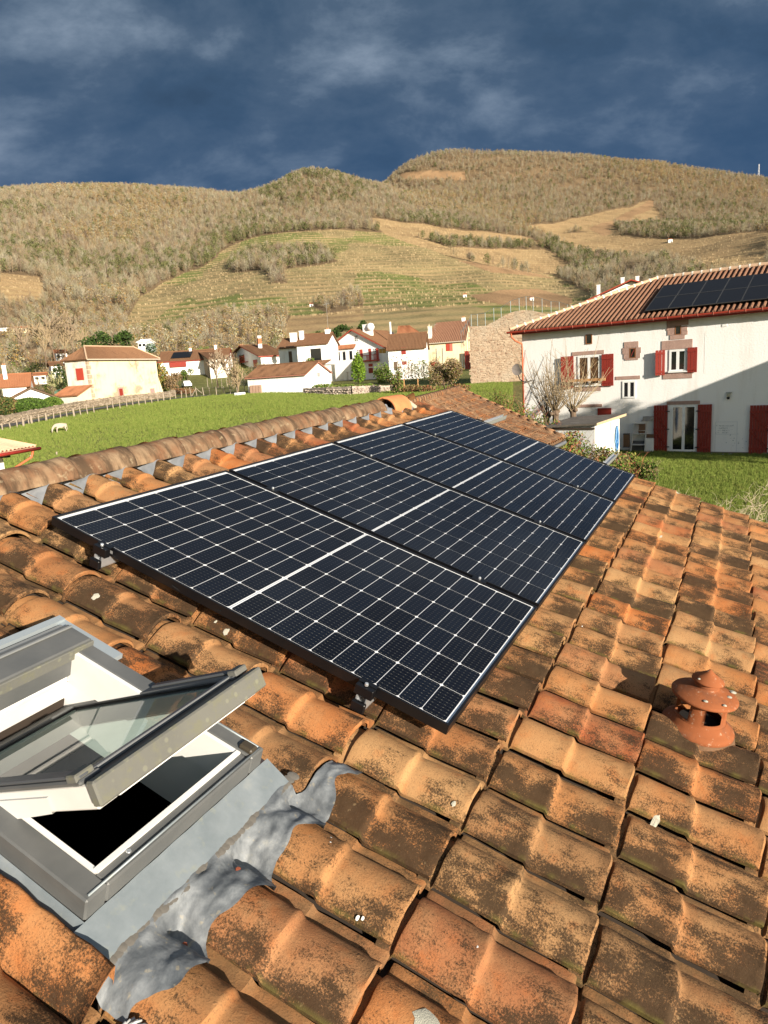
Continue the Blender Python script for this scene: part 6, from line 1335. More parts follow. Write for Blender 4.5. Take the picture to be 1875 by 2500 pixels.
    b.tube([(-1.15, .3, top[0][1] * .9), (.0, 2.2, top[0][1] + 1.)], .03, 4); s.P('side_net', b, wire, kind='stuff')
v10()
def v14():
    s = Bld('hillside_villa', 'white villa with red eaves and three chimneys rising behind the farmhouse roof', 'house', *at(1440, 740, 125), 112)
    w = s.f(1580, 735)[0]; zl = s.f(1438, 731)[1]; za = s.f(1541, 683)[1]; xa = s.f(1541, 683)[0]; zr = s.f(1578, 694)[1]
    b = MB(); b.add([(0, 0, -4), (w, 0, -4), (w, 0, zr - .3), (xa, 0, za - .3), (0, 0, zl - .3), (0, 8, -4), (w, 8, -4), (w, 8, zr - .3), (xa, 8, za - .3), (0, 8, zl - .3)], [(0, 1, 2, 3, 4), (5, 9, 8, 7, 6), (1, 6, 7, 2), (0, 4, 9, 5)]); s.P('wall', b, M_WHITE)
    s.slope((-.8, 8.5, zl - .25), (-.8, -.7, zl - .25), (xa, -.7, za), (xa, 8.5, za), M_RF2, name='roof_slope'); s.slope((w + .5, -.7, zr - .1), (w + .5, 8.5, zr - .1), (xa, 8.5, za), (xa, -.7, za), M_RF2, name='roof_slope')
    for p, q in (((-.8, zl - .35), (xa, za - .1)), ((xa, za - .1), (w + .5, zr - .2))): s.P('barge_board', MB().tube([(p[0], -.72, p[1]), (q[0], -.72, q[1])], .10, 4), M_RED)
    for px, y0, y1, dy in ((1461, 722, 697, .5), (1520, 700, 679, 2), (1556, 690, 676, 3)):
        x, z0 = s.f(px, y0, dy); z1 = s.f(px, y1, dy)[1]; s.chimney(x, dy, z0 - .5, z1, .55, .5, M_WHITE, 0)
    p = at(1492, 722, 118); o = empty('palm_plant', W(p[0], p[1], 0), 0, 'spiky green palm fronds in front of the villa behind the farmhouse roof', 'palm'); b = MB(); zc = p[2]
    for k in range(26): a = k * .77; L_ = 1.0 + .3 * (k % 3); b.tube([(0, 0, zc - .4), (L_ * .5 * math.cos(a), L_ * .5 * math.sin(a), zc + .25), (L_ * math.cos(a), L_ * math.sin(a), zc - .05 - .15 * (k % 2))], [.03, .06, .015], 3)
    b.build('fronds', LG[2], o); MB().tube([(0, 0, G(p[0], p[1])), (0, 0, zc)], .12, 6).build('trunk', BARK, o)
    # near neighbour at the left edge
    a, c_ = Vector(at(88, 1089, 31)), Vector(at(-60, 1116, 27.5)); a.z = c_.z = (a.z + c_.z) / 2; d = a - c_; L_ = d.length; th = math.degrees(math.atan2(d.x, d.y)); ze = a.z
    s = Bld('pink_roof_house', 'white house corner with salmon tile roof and red gutter at the left picture edge', 'house', c_.x, c_.y, 0, th)
    s.P('wall', MB().bb((-3, .9, -.5), (L_ - 1.05, 7, ze - .12)), M_WHITE); s.slope((-3, 0, ze), (L_, 0, ze), (L_ - 2.4, 3.9, ze + 1.5), (-3, 3.9, ze + 1.5), roof_mat('salmon_tiles', (.52, .28, .18), (.62, .38, .26), (.40, .22, .15)), pitch=.23, amp=.075); s.slope((L_, 0, ze), (L_, 7.8, ze), (L_ - 2.4, 3.9, ze + 1.5), (L_ - 2.4, 3.9, ze + 1.5), M_RF2)
    s.P('gutter', MB().tube([(-3, -.09, ze - .10), (L_ + .12, -.09, ze - .10)], .075, 8), mat('gutter_red', (.42, .04, .03), .45), smooth=True); s.P('downpipe', MB().tube([(L_ - .35, -.08, ze - .16), (L_ - .38, .0, ze - .42), (L_ - 1.0, .75, ze - .95), (L_ - 1.02, .84, ze - 1.2), (L_ - 1.02, .84, -.2)], .05, 8), mat('orange_red_pipe', (.5, .12, .05)), smooth=True)
    s.P('rafter_end', MB().bb((L_ - 1.5, .3, ze - .30), (L_ - 1.3, 1., ze - .14)), M_PANE)
    # pylon on the ridge line, huts in the vines
    r, f, z = at(1852, 437, 1500); o = empty('mast', W(r, f, z - 6), 0, 'thin white lattice mast on the skyline at far right', 'mast'); b = MB(); H_ = 34
    for sx, sy in ((-1, -1), (1, -1), (1, 1), (-1, 1)): b.tube([(sx * 1.6, sy * 1.6, 0), (sx * .5, sy * .5, H_)], .3, 4)
    for k in range(6): z_ = H_ * k / 6; w_ = 1.6 - 1.1 * k / 6; b.tube([(-w_, -w_, z_), (w_ * .8, w_ * .8, z_ + H_ / 6)], .2, 3)
    b.build('lattice', mat('mast_white', (.8, .8, .8), .6), o); b = MB(); [b.bb((-2.4, -.3, H_ * t), (2.4, .3, H_ * t + .6)) for t in (.6, .75, .9)]; b.build('cross_arm', mat('mast_white', (.8, .8, .8)), o)
    for lab, px, py, wp in (('tiny pale stone hut among the vines left of the orange field', 1131, 725, 8), ('tiny white hut seen through the fence above the court wall', 1294, 733, 9), ('tiny white hut beside the scrub below the terraces', 756, 748, 8), ('low white shelter in the far right vineyard', 1632, 592, 9)):
        r, f, z = hit(px, py, 150, 1200); s = Bld('vineyard_hut', lab, 'hut', r, f, z - .2, 95); w = wp * f / FPX; s.walls(w, w * .8, w * .75, M_WHITE, gables='x', rise=w * .2); s.gable(w, w * .8, w * .75, w * .22, 'x', o=.1, og=.1, m=M_RF2); s.slab('door', (w * .55, w * .8, 0, w * .5), M_PANE, -.05, .01)
v14()
# ---------------------------------------------------------------- fences, walls, cow
def fences():
    k691 = lambda L_, ox, oy, s_: [(ox + a / s_, oy + b / s_) for a, b in L_]
    pts = k691([(45, 1885), (180, 1865), (295, 1845), (400, 1820), (490, 1765), (540, 1770), (660, 1745), (785, 1720), (910, 1700), (1025, 1670), (1135, 1650), (1255, 1640), (1365, 1620), (1480, 1600), (1590, 1575)], 0, 780, 6.9125)
    pts += k691([(760, 1050), (840, 1020), (935, 1020), (1030, 995), (1115, 980), (1200, 970), (1290, 960), (1380, 950), (1465, 930), (1545, 920), (1635, 895)], 130, 820, 5.72)
    pts += k691([(140, 1380), (250, 1360), (340, 1335), (440, 1330), (520, 1320), (600, 1300), (695, 1285), (810, 1280), (915, 1270), (1030, 1280), (1155, 1270), (1265, 1270), (1380, 1250), (1500, 1250)], 380, 780, 6.9125)
    up = k691([(880, 1140), (960, 1150), (1045, 1155), (1120, 1160), (1210, 1130), (1285, 1130)], 380, 780, 6.9125)
    pm = NT('grey_post_wood'); c = pm.mix(pm.noise(3, 4), (.24, .19, .14), (.38, .32, .24)); M = pm.done(c, .9)
    mes = []
    for k in range(4):
        b = MB(); rr = random.Random(k); x = .05 * rr.uniform(-1, 1); b.tube([(0, 0, -.3), (x * .5, 0, .6), (x, .02, 1.)], [.075, .07, .055], 6); mes.append(b.mesh('post', M))
    def put(L_, hpx, lab, grp, wide=()):
        W_ = []
        for i, (px, py) in enumerate(L_):
            r, f, z = hit(px, py); o = inst('fence_post', mes[i % 4], None, W(r, f, z), label=lab, cat='fence post', group=grp); o.rotation_euler = (random.gauss(0, .03), random.gauss(0, .03), random.uniform(0, 6)); s_ = hpx * f / FPX; wd = 1.5 if i in wide else .85; o.scale = (wd, wd, s_ * random.uniform(.9, 1.1)); W_.append((r, f, z, s_))
        return W_
    a = put(pts, 20, 'weathered grey wooden post of the long fence around the pasture', 'posts of the pasture fence', (3, 5, 7, 11)); u = put(up, 22, 'pale wooden post of the short upper fence by the stone barn', 'posts of the upper fence')
    put([(76, 1123), (139, 1113)], 11, 'low grey post poking up in the grass just beyond the ridge', 'posts beyond the ridge')
    wm = mat('fence_wire', (.25, .24, .22), .5)
    for nm, L_ in (('thin wires strung along the pasture fence posts', a), ('thin wires strung along the upper fence posts', u)):
        b = MB()
        for t in (.5, .85): b.tube([W(r, f, z + s_ * t) for r, f, z, s_ in L_], .008, 3)
        b.build('fence_wire', wm, label=nm, cat='wire')
    # strut pair on the corner post
    r, f, z = hit(480, 966); o = empty('bracing_strut', W(r, f, z), 0, 'pair of slanting wooden braces at the corner post of the pasture fence', 'brace'); b = RT; MB().tube([tuple(Vector(RT) * -.7), tuple(Vector(RT) * 0 + Vector((0, 0, 1.1)))], .05, 5).build('strut', M, o); MB().tube([tuple(Vector(RT) * 1.2), tuple(Vector((0, 0, 1.1)))], .05, 5).build('strut', M, o)
    r, f, z = hit(586, 966); o = MB().bb((-.8, -.4, -.1), (.8, .4, .45), bev=.05).build('water_trough', M_WIN, None, label='white water trough at the foot of the bare tree by the garage', cat='trough', loc=W(r, f, z))
    # walls of rough stones
    def wall(name, lab, px, tops, thick, mtl, seed, dark=None):
        rr = random.Random(seed); o = empty(name, (0, 0, 0), label=lab, cat='stone wall'); P = [hit(*q) for q in px]; b = MB(); c = MB()
        for i in range(len(P) - 1):
            A, B_ = Vector(P[i]), Vector(P[i + 1]); ha, hb = (px[i][1] - tops[i]) * A.y / FPX, (px[i + 1][1] - tops[i + 1]) * B_.y / FPX; L_ = (B_ - A).length; dv = (B_ - A).normalized(); nv = Vector((dv.y, -dv.x, 0)); nn = max(1, int(L_ / .3))
            qa, qb = W(*A), W(*B_); n3 = (W(A.x + nv.x, A.y + nv.y, A.z) - qa) * thick * .35; up = Vector((0, 0, 1)); c.add([qa - n3 - up * .4, qb - n3 - up * .4, qb - n3 + up * hb * .95, qa - n3 + up * ha * .95, qa + n3 - up * .4, qb + n3 - up * .4, qb + n3 + up * hb * .95, qa + n3 + up * ha * .95], [(0, 1, 2, 3), (5, 4, 7, 6), (3, 2, 6, 7)])
            rows = max(3, int(ha / .2))
            for j in range(nn):
                for k in range(rows):
                    t = (j + rr.uniform(0, .9)) / nn; p = A.lerp(B_, min(t, 1)); h = ha + (hb - ha) * t; z = h * (k + .5 + rr.uniform(-.3, .3)) / rows
                    for sg in ((-1, 1) if k < rows - 1 else (0,)): q = p + nv * sg * thick * .38; s_ = rr.uniform(.7, 1.25); b.box(W(q.x, q.y, p.z + z), (.26 * s_, .2 * s_, .15 * s_), 0, Matrix.Rotation(rr.uniform(0, 6), 3, 'Z') @ Matrix.Rotation(rr.uniform(-.3, .3), 3, 'X'), .03)
        b.build('stones', mtl, o, kind='stuff'); c.build('core', mtl, o)
    ws = NT('field_stone'); cc = ws.ramp(ws.noise(2.2, 4, rough=.7), [(.35, (.13, .10, .065)), (.5, (.23, .18, .125)), (.65, (.32, .26, .19))]); WS = ws.done(cc, .95)
    ws2 = NT('pale_field_stone'); cc = ws2.ramp(ws2.noise(2.2, 4, rough=.7), [(.35, (.22, .17, .13)), (.55, (.40, .33, .27)), (.7, (.50, .43, .36))]); WS2 = ws2.done(cc, .95)
    wall('lane_wall', 'long low stone wall beside the lane behind the pasture fence', [(-14, 1042), (60, 1027), (120, 1014), (200, 998), (300, 983), (400, 972), (425, 968)], [1020, 1005, 994, 979, 966, 957, 952], .5, WS, 1)
    wall('dry_stone_wall', 'pale dry stone wall at the far edge of the pasture, right of the garage', [(744, 961), (800, 963), (860, 964), (915, 960), (958, 955)], [948, 946, 943, 941, 942], .6, WS2, 2)
    # lane
    b = MB(); top = [(-20, 1048), (60, 1036), (120, 1024), (200, 1006), (300, 990), (400, 977), (470, 970), (600, 960)]
    ra = NT('asphalt'); rm = ra.done(ra.ramp(ra.noise(1.5, 5), [(.3, (.045, .043, .042)), (.7, (.075, .07, .065))]), .9)
    for i, (px, py) in enumerate(top):
        r, f, z = hit(px, py); r2, f2 = r * (1 + 3.2 / math.hypot(r, f)) , f * (1 + 3.2 / math.hypot(r, f)); b.v += [tuple(W(r, f, z + .05)), tuple(W(r2, f2, G(r2, f2) + .05))]
    for i in range(len(top) - 1): b.f.append((2 * i, 2 * i + 2, 2 * i + 3, 2 * i + 1)); b.m.append(0)
    b.build('lane', rm, kind='structure')
fences()
def cow():
    r, f, z = hit(149, 1058); o = empty('cow', W(r, f, z), 0, 'small cream white cow grazing with its head down in the pasture', 'cow')
    th = Vector(RT) * .72 + Vector(FW) * .70; X = -Vector((th.x, th.y, 0)).normalized(); Y = Vector((-X.y, X.x, 0))      # X: towards the head (left)
    me = bpy.data.meshes.new('body'); V = []; E = []; Rd = []
    def v(x, y, z_, r_): V.append(X * x + Y * y + Vector((0, 0, z_))); Rd.append(r_); return len(V) - 1
    def ch(*ix): [E.append((ix[i], ix[i + 1])) for i in range(len(ix) - 1)]
    pel = v(-.52, 0, .93, .20); mid = v(-.12, 0,   .88, .29); chs = v(.32, 0, .90, .25); sh = v(.50, 0, .92, .19); nk = v(.72, 0, .74, .125); nk2 = v(.86, 0, .46, .095); hd = v(.92, 0, .28, .088); mz = v(.86, 0, .06, .055)
    ch(pel, mid, chs, sh, nk, nk2, hd, mz); tl = v(-.70, 0, .98, .05); t2 = v(-.76, 0, .62, .02); t3 = v(-.76, 0, .34, .03); ch(pel, tl, t2, t3)
    for s_ in (-1, 1):
        a = v(-.56, s_ * .15, .72, .13); b = v(-.46, s_ * .16, .56, .085); c = v(-.62 + .05 * s_, s_ * .16, .38, .05); d = v(-.58 + .05 * s_, s_ * .16, .06, .042); e = v(-.55 + .05 * s_, s_ * .16, .0, .05); ch(pel, a, b, c, d, e)
        a = v(.36, s_ * .15, .66, .105); b = v(.37 + .07 * s_, s_ * .15, .38, .055); c = v(.36 + .09 * s_, s_ * .15, .06, .04); d = v(.38 + .09 * s_, s_ * .15, 0, .048); ch(chs, a, b, c, d)
        e1 = v(.86, s_ * .17, .40, .03); ch(hd, e1)
    me.from_pydata([tuple(p) for p in V], E, []); cm = NT('cream_hide'); me.materials.append(cm.done(cm.mix(cm.noise(3, 4), (.46, .40, .31), (.38, .32, .23)), .9))
    bo = inst('body', me, o); md = bo.modifiers.new('skin', 'SKIN'); md.use_smooth_shade = True
    for i, q in enumerate(me.skin_vertices[0].data): q.radius = (Rd[i], Rd[i]); q.use_root = (i == 0)
    sb = bo.modifiers.new('sub', 'SUBSURF'); sb.levels = sb.render_levels = 2; o.scale = (.80,) * 3
    if not me.skin_vertices: pass
try: cow()
except Exception as ex: print('COW', ex)
# ---------------------------------------------------------------- grass
def grass():
    mt = [twig_mat('grass_blades', [(.125, .18, .035), (.16, .215, .042), (.20, .235, .055), (.10, .145, .028)]), twig_mat('dry_grass_blades', [(.34, .30, .11), (.26, .27, .07)])]
    pr = []
    for k in range(4):
        q = np.random.default_rng(k); V, F = [], []
        for i in range(16):
            a, rr, ln = q.uniform(0, 6.28), q.uniform(0, .5), q.uniform(.6, 1.2); x, y = rr * math.cos(a), rr * math.sin(a); b = q.uniform(0, 6.28); dx, dy = .035 * math.cos(b), .035 * math.sin(b); lx, ly = q.normal(size=2) * .22
            j = len(V); V += [(x - dx, y - dy, -.1), (x + dx, y + dy, -.1), (x + dx * .4 + lx, y + dy * .4 + ly, ln), (x - dx * .4 + lx, y - dy * .4 + ly, ln)]; F.append((j, j + 1, j + 2, j + 3))
        pr.append(np_mesh('grass_source', V, F, mt, (q.random(16) < .12).astype(int)))
    def put(name, lab, n, a0, a1, d0, d1, s0, s1, keep=None):
        az = rng.uniform(R_(a0), R_(a1), n); D = np.sqrt(rng.uniform(d0**2, d1**2, n)); r, f = np.sin(az) * D, np.cos(az) * D; z = ground(r, f); k = np.ones(n, bool)
        if keep is not None: k = keep(r, f)
        r, f, z, D = r[k], f[k], z[k], D[k]; P = np.stack([CAM[0] + RT[0] * r + FW[0] * f, CAM[1] + RT[1] * r + FW[1] * f, z], -1); m_ = len(r)
        scatter(name, pr, P, rng.uniform(0, 6.28, m_), rng.uniform(s0, s1, m_) * (.6 + .8 * _vn(r, f, 3.)), rng.integers(0, 4, m_), label=lab)
    def lane_side(r, f): x, y = proj(r, f, ground(r, f)); return y > np.interp(x, [0, 120, 300, 470, 600, 900, 1200], [1052, 1028, 993, 972, 960, 958, 935])
    put('pasture_grass', 'short green grass of the pasture', 90000, -31, 11, 40, 105, .10, .22, lane_side)
    def lawn(r, f): return ((r - 7.6) * .592 + (f - 36.3) * .806) < -.15
    put('lawn_grass', 'bright green lawn in front of the white farmhouse', 60000, 6, 33, 15, 38, .07, .15, lawn)
grass()
# ---------------------------------------------------------------- bushes and trees of the village
def plants():
    B = bush
    B('clipped_hedge', 'dark clipped hedge mound with brown patches at the left picture edge', 'hedge', 14, 1014, 70, 44, LD + LB[1:3], 3400, .19, hollow=.8, stems=False)
    B('clipped_hedge', 'large rounded clipped green hedge in front of the low white cottage', 'hedge', 74, 1010, 84, 38, [LG[0], LG[2], LD[1]], 4600, .18, hollow=.85, stems=False)
    B('clipped_hedge', 'smaller rounded green hedge beside the green gate', 'hedge', 131, 1001, 46, 31, [LG[0], LG[2], LG[1]], 2600, .18, hollow=.85, stems=False)
    B('cedar_tree', 'broad dark green conifer behind the roof of the old farmhouse, left part', 'conifer', 250, 868, 96, 58, LD + [LG[2]], 1800, .22, depth=165, lobes=12)
    B('cedar_tree', 'dark green conifer right of the broad one behind the old farmhouse', 'conifer', 312, 862, 62, 52, LD + [LG[2]], 1200, .22, depth=160, lobes=9)
    B('ivy_column', 'yellowing climber on the right end of the old cream farmhouse', 'climber', 402, 958, 30, 72, LY + [LG[1]], 900, .16, cone=.5)
    B('shrub', 'brown leafless shrub beside the stone barn', 'shrub', 432, 958, 56, 52, LB[:2] + [TWM], 1300, .13, lobes=8)
    B('shrub', 'grey-green shrub under the eaves of the stone barn', 'shrub', 458, 928, 38, 36, [LG[0], LB[2], LG[2]], 700, .14, lobes=5)
    B('shrub', 'low rust-coloured bush along the lane', 'shrub', 447, 962, 62, 16, LB[:2] + [LB[3]], 900, .11)
    B('blue_conifer', 'small silvery blue conifer near the tiny white cabin', 'conifer', 370, 862, 26, 24, [solid('silver_leaf', (.22, .27, .24)), LG[2]], 500, .16, depth=150)
    bare_tree('bare_tree', 'grey bare tree in front of the stone barn and white house', 532, 940, 92, depth=104, seed=3)
    bare_tree('bare_tree', 'pale yellow-barked bare tree above the white water trough', 584, 966, 88, seed=5, m=solid('willow_tan', (.25, .19, .115)), hb=.18)
    bare_tree('bare_tree', 'slender bare tree between the barn and the red balcony house', 560, 930, 70, depth=112, seed=8)
    for k, (px, h, lab) in enumerate(((112, 96, 'bare poplar at far left, first of the row behind the lane'), (136, 118, 'tall bare poplar left of the old farmhouse roof'), (158, 104, 'bare poplar with pale stems over the white houses'), (182, 112, 'bare poplar directly above the left roof corner of the farmhouse'), (206, 84, 'short bare poplar touching the dark conifer'), (66, 84, 'bare tree over the yellow bungalow at far left'))):
        bare_tree('bare_poplar', lab, px, 884 - k * 2, h, depth=150 + 8 * k, seed=20 + k, vase=.28, hb=.3, m=TWM if k % 2 else solid('willow_tan', (.25, .19, .115)), group='bare poplars behind the lane', levels=4)
    bare_tree('gnarled_tree', 'gnarled greenish bare tree in the shade left of the old farmhouse', 146, 965, 62, depth=112, seed=31, m=solid('mossy_twig', (.26, .25, .12)), levels=4, vase=.9)
    B('shrub', 'dark evergreen thicket in the shade left of the old farmhouse', 'shrub', 152, 962, 34, 72, LD, 900, .16, depth=122)
    B('ivy_mound', 'ivy mound behind the ridge of the white garage', 'ivy', 752, 905, 54, 38, [LG[0], LG[1], LB[2]], 800, .15, depth=124, lobes=5)
    B('round_bush', 'neat round green bush right of the white garage', 'bush', 801, 928, 36, 46, [LG[0], LG[1]], 1500, .13, hollow=.5)
    B('dark_bush', 'tall dark evergreen bush in front of the gabled white house bay', 'bush', 851, 925, 40, 56, LD, 1300, .15, lobes=6)
    B('small_bush', 'small mid green bush below the tall dark evergreen', 'bush', 840, 927, 26, 28, [LG[2], LG[0]], 600, .12)
    B('bright_cypress', 'bright green pointed conifer before the red balcony', 'conifer', 877, 935, 40, 74, [solid('lime_a', (.13, .22, .02)), solid('lime_b', (.17, .26, .03)), LG[0]], 1900, .14, cone=.8)
    B('olive_bush', 'olive-green spreading bush under the gabled house right corner', 'bush', 937, 935, 46, 46, [LG[0], LB[2], LG[1]], 1200, .13, lobes=6)
    B('shrub', 'straggly pale green shrub at the right end of the dry stone wall', 'shrub', 970, 962, 44, 56, [LB[2], LG[0], LB[0]], 1000, .12, lobes=6)
    for k, (px, w) in enumerate(((790, 60), (842, 60), (895, 56))): B('low_hedge', ('leafy green hedge top behind the stone wall, left stretch', 'leafy green hedge top behind the stone wall, middle stretch', 'leafy green hedge top behind the stone wall, right stretch')[k], 'hedge', px, 953, w, 17, [LG[0], LG[1], LB[2]], 900, .12, stems=False)
    B('tangled_bush', 'huge tangled leafless bush against the dark end of the stone court wall', 'bush', 1088, 952, 92, 84, [LB[1], LB[2], TWM, LB[0]], 5200, .11, lobes=14)
    for k, (px, w, h) in enumerate(((1005, 60, 20), (1040, 50, 18), (1120, 60, 22))): B('bramble', ('dry bramble thicket left of the tangled bush, by the two posts', 'dry bramble thicket at the foot of the tangled bush', 'dark brambles between tangled bush and court wall')[k], 'bramble', px, 958, w, h, LB, 900, .11)
    for px, lab in ((987, 'left of two pale posts standing in the brambles'), (1021, 'right of two pale posts standing in the brambles')): r, f, z = hit(px, 955); MB().tube([(0, 0, -.2), (.05, 0, 1.5)], [.08, .07], 6).build('garden_post', mat('pale_wood', (.45, .24, .10)), None, loc=W(r, f, z), label=lab, cat='post')
    for (px, yb, w, h, lab) in ((838, 828, 58, 34, 'wide flat-topped pine behind the gabled white house'), (886, 818, 34, 34, 'narrow pine right of the flat-topped one'), (778, 838, 24, 28, 'round dark tree left of the tall aerial'), (716, 850, 18, 18, 'small dark tree beside the square white chimney')): B('pine_tree', lab, 'pine', px, yb, w, h, LD + [LG[2]], 1000, .17, depth=170, lobes=7)
    for (x, yb, lab) in ((795, 938, 'T-shaped grey post by the round bush'), (850, 930, 'T-shaped grey post under the dark evergreen')):
        r, f, z = hit(x, yb); o = empty('clothes_post', W(r, f, z), 0, lab, 'post'); MB().tube([(0, 0, -.2), (0, 0, 1.7)], .07, 6).build('post', solid('grey_post', (.35, .3, .25)), o); MB().box((0, 0, 1.74), (.9, .12, .1)).build('cross_bar', solid('grey_post', (.35, .3, .25)), o)
    # small white car half hidden by the fence
    r, f, z = hit(457, 950); f += 6; r *= f / (f - 6); o = empty('parked_car', W(r, f, G(r, f)), .9, 'small white car parked behind the shrubs by the stone barn', 'car'); pf = [(-1.9, .35), (-1.95, .75), (-1.7, .92), (-1.1, .98), (-.7, 1.42), (.7, 1.45), (1.35, 1.0), (1.9, .9), (1.95, .35)]; b = MB(); n = len(pf)
    for y, k in ((-.8, 1), (-.72, 1), (.72, 1), (.8, 1)): b.v += [(x, y if z_ < 1 else y * .86, z_) for x, z_ in pf]
    b.v = [(x, s_ * (.80 if z_ < 1.1 else .66), z_) for s_ in (-1, 1) for x, z_ in pf]; b.f = [tuple(range(n)), tuple(range(2 * n - 1, n - 1, -1))] + [(k, (k + 1) % n, n + (k + 1) % n, n + k) for k in range(n)]; b.m = [0] * len(b.f); b.build('body', mat('car_white', (.7, .7, .7), .3, .02), o)
    for s_ in (-1, 1): MB().add([(-1., s_ * .79, 1.0), (-.66, s_ * .70, 1.36), (.66, s_ * .70, 1.38), (1.2, s_ * .79, 1.02)], [(0, 1, 2, 3)]).build('window', M_PANE, o)
    for x in (-1.25, 1.25):
        for s_ in (-1, 1): MB().tube([(x, s_ * .68, .32), (x, s_ * .83, .32)], .32, 12).build('wheel', solid('tyre', (.02, .02, .02)), o)
    # off-frame trees whose crowns mottle the farmhouse wall
    for r, f, h, w_, lab in ((23.2, 14.6, 4.6, 2.3, 'leafy tree out of frame right, nearest the shading house'), (27.5, 10.5, 5.4, 2.8, 'leafy tree out of frame right, farther along the boundary')):
        o = empty('garden_tree', W(r, f, 0), 0, lab, 'tree'); inst('crown', leaf_mesh('crown', 2400, (w_, w_, 1.9), .16, LG, int(r), lobes=11), o, (0, 0, h)); MB().tube([(0, 0, -.2), (0, 0, h + 1.5)], [.22, .12], 7).build('trunk', BARK, o)
plants()
# ---------------------------------------------------------------- garden of the white farmhouse
def garden():
    s = Bld('garden_shed', 'small whitewashed shed with a thin grey slab roof in front of the farmhouse', 'shed', 6.95, 27.45, 0, 126.4)
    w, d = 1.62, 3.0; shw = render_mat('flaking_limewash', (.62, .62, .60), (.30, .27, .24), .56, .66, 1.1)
    lit = render_mat('sunlit_limewash', (.74, .72, .64), (.50, .37, .24), .58, .68, 1.0)  # sun-facing wall: limewash made lighter and warmer, sunlight put into the colour
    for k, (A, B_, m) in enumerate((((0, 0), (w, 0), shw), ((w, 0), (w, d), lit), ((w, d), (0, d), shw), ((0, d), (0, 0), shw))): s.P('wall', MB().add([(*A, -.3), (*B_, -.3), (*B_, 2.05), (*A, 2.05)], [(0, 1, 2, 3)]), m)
    rm = NT('fibre_cement'); c = rm.ramp(rm.noise(3, 6, rough=.7), [(.35, (.07, .06, .047)), (.55, (.12, .10, .08)), (.7, (.20, .175, .145))]); rm.bump(rm.noise(12, 4), .01, .6)
    b = MB(); b.add([(-.5, -.16, 1.98), (w + .12, -.16, 2.08), (w + .16, d + .35, 2.16), (-.5, d + .35, 2.06)] + [(-.5, -.16, 2.05), (w + .12, -.16, 2.15), (w + .16, d + .35, 2.23), (-.5, d + .35, 2.13)], [(3, 2, 1, 0), (4, 5, 6, 7), (0, 1, 5, 4), (1, 2, 6, 5), (2, 3, 7, 6), (3, 0, 4, 7)]); s.P('roof', b, rm.done(c, .95))
    s.P('roof_edge', MB().add([(w + .13, -.17, 2.05), (w + .175, d + .36, 2.13), (w + .175, d + .36, 2.235), (w + .13, -.17, 2.155)], [(0, 1, 2, 3)]), solid('tan_edge', (.42, .33, .21)))
    s.P('beam', MB().bb((-.4, -.05, 1.90), (w, -.002, 1.97)), solid('dark_beam', (.06, .045, .035)))
    q = s.sr((1490.5, 1494, 1029, 1051), w); s.slab('slot', (q[0], q[0] + .07, q[2], q[3]), M_PANE, -.01, .01, 's', w, sgn=-1)
    rr = random.Random(2)
    for _ in range(7): y, z = .25, 1.75 - .1 * _; s.P('bare_brick', MB().bb((w * .32 + .05 * (_ % 2), -.012, z), (w * .55 + .05 * (_ % 2), .0, z + .055)), solid('pink_brick', (.28, .19, .155)))
    ho = empty('garden_hose', (0, 0, 0), label='coiled blue garden hose hanging on the lit side of the shed', cat='hose'); ho.matrix_world = Matrix.Translation(s.e.location) @ Matrix.Rotation(s.e.rotation_euler[2], 4, 'Z')
    yc, zt = s.sd(1503, 1041, w); blue = [mat('hose_blue', (.02, .14, .36), .35, .1, 9), mat('hose_pale_blue', (.25, .42, .58), .35, .1, 9)]
    for k in range(26):
        wd, ln = rr.uniform(.08, .24), rr.uniform(.62, 1.0) if k < 22 else rr.uniform(1.1, 1.35); ox = w + .03 + .05 * rr.random(); yo = yc + rr.uniform(-.03, .05); pts = [(ox, yo + wd * math.sin(a) * (.45 + .55 * (1 - math.cos(a)) / 2), zt - ln * (1 - math.cos(a)) / 2) for a in np.linspace(0, 2 * math.pi, 16)]
        MB().tube(pts, .011, 5).build('hose_loop', blue[1 if k % 4 == 0 else 0], ho, smooth=True)
    MB().tube([(w - .01, yc, zt + .0), (w + .10, yc, zt + .02)], .012, 5).build('hook', solid('iron', (.03, .03, .03)), ho)
    # things leaning on the farmhouse wall
    H = HB
    def on(name, lab, cat): e = empty(name, (0, 0, 0), label=lab, cat=cat); e.matrix_world = Matrix.Translation(H.e.location) @ Matrix.Rotation(H.e.rotation_euler[2], 4, 'Z'); return e
    wl = mat('worn_white_paint', (.55, .54, .50), .6, .15, 9)
    sh = on('plant_stand', 'white ladder-like plant stand leaning on the wall left of the glass doors', 'plant stand'); xa, xb = H.f(1540, 1070, -.5)[0], H.f(1576, 1070, -.5)[0]; zt = H.f(1560, 1033, -.5)[1]
    for x in (xa, xb): MB().tube([(x + (.10 if x == xa else -.06), -.18, zt), (x, -.62, 0)], .028, 5).build('leg', wl, sh)
    for k, (t, dp) in enumerate(((.02, .22), (.34, .30), (.68, .40))): z = zt * (1 - t); MB().bb((xa + .05, -.22 - dp * .9, z - .015), (xb - .03, -.08, z + .02)).build('shelf', wl, sh)
    MB().tube([(xb - .1, -.2, 1.0), (xb - .14, -.2, 0)], .03, 5).build('rear_leg', wl, sh)
    bk = mat('old_brown_wood', (.16, .095, .055), .9, .3, 6); gm = mat('grey_cloth', (.28, .26, .23), .95, .3, 5)
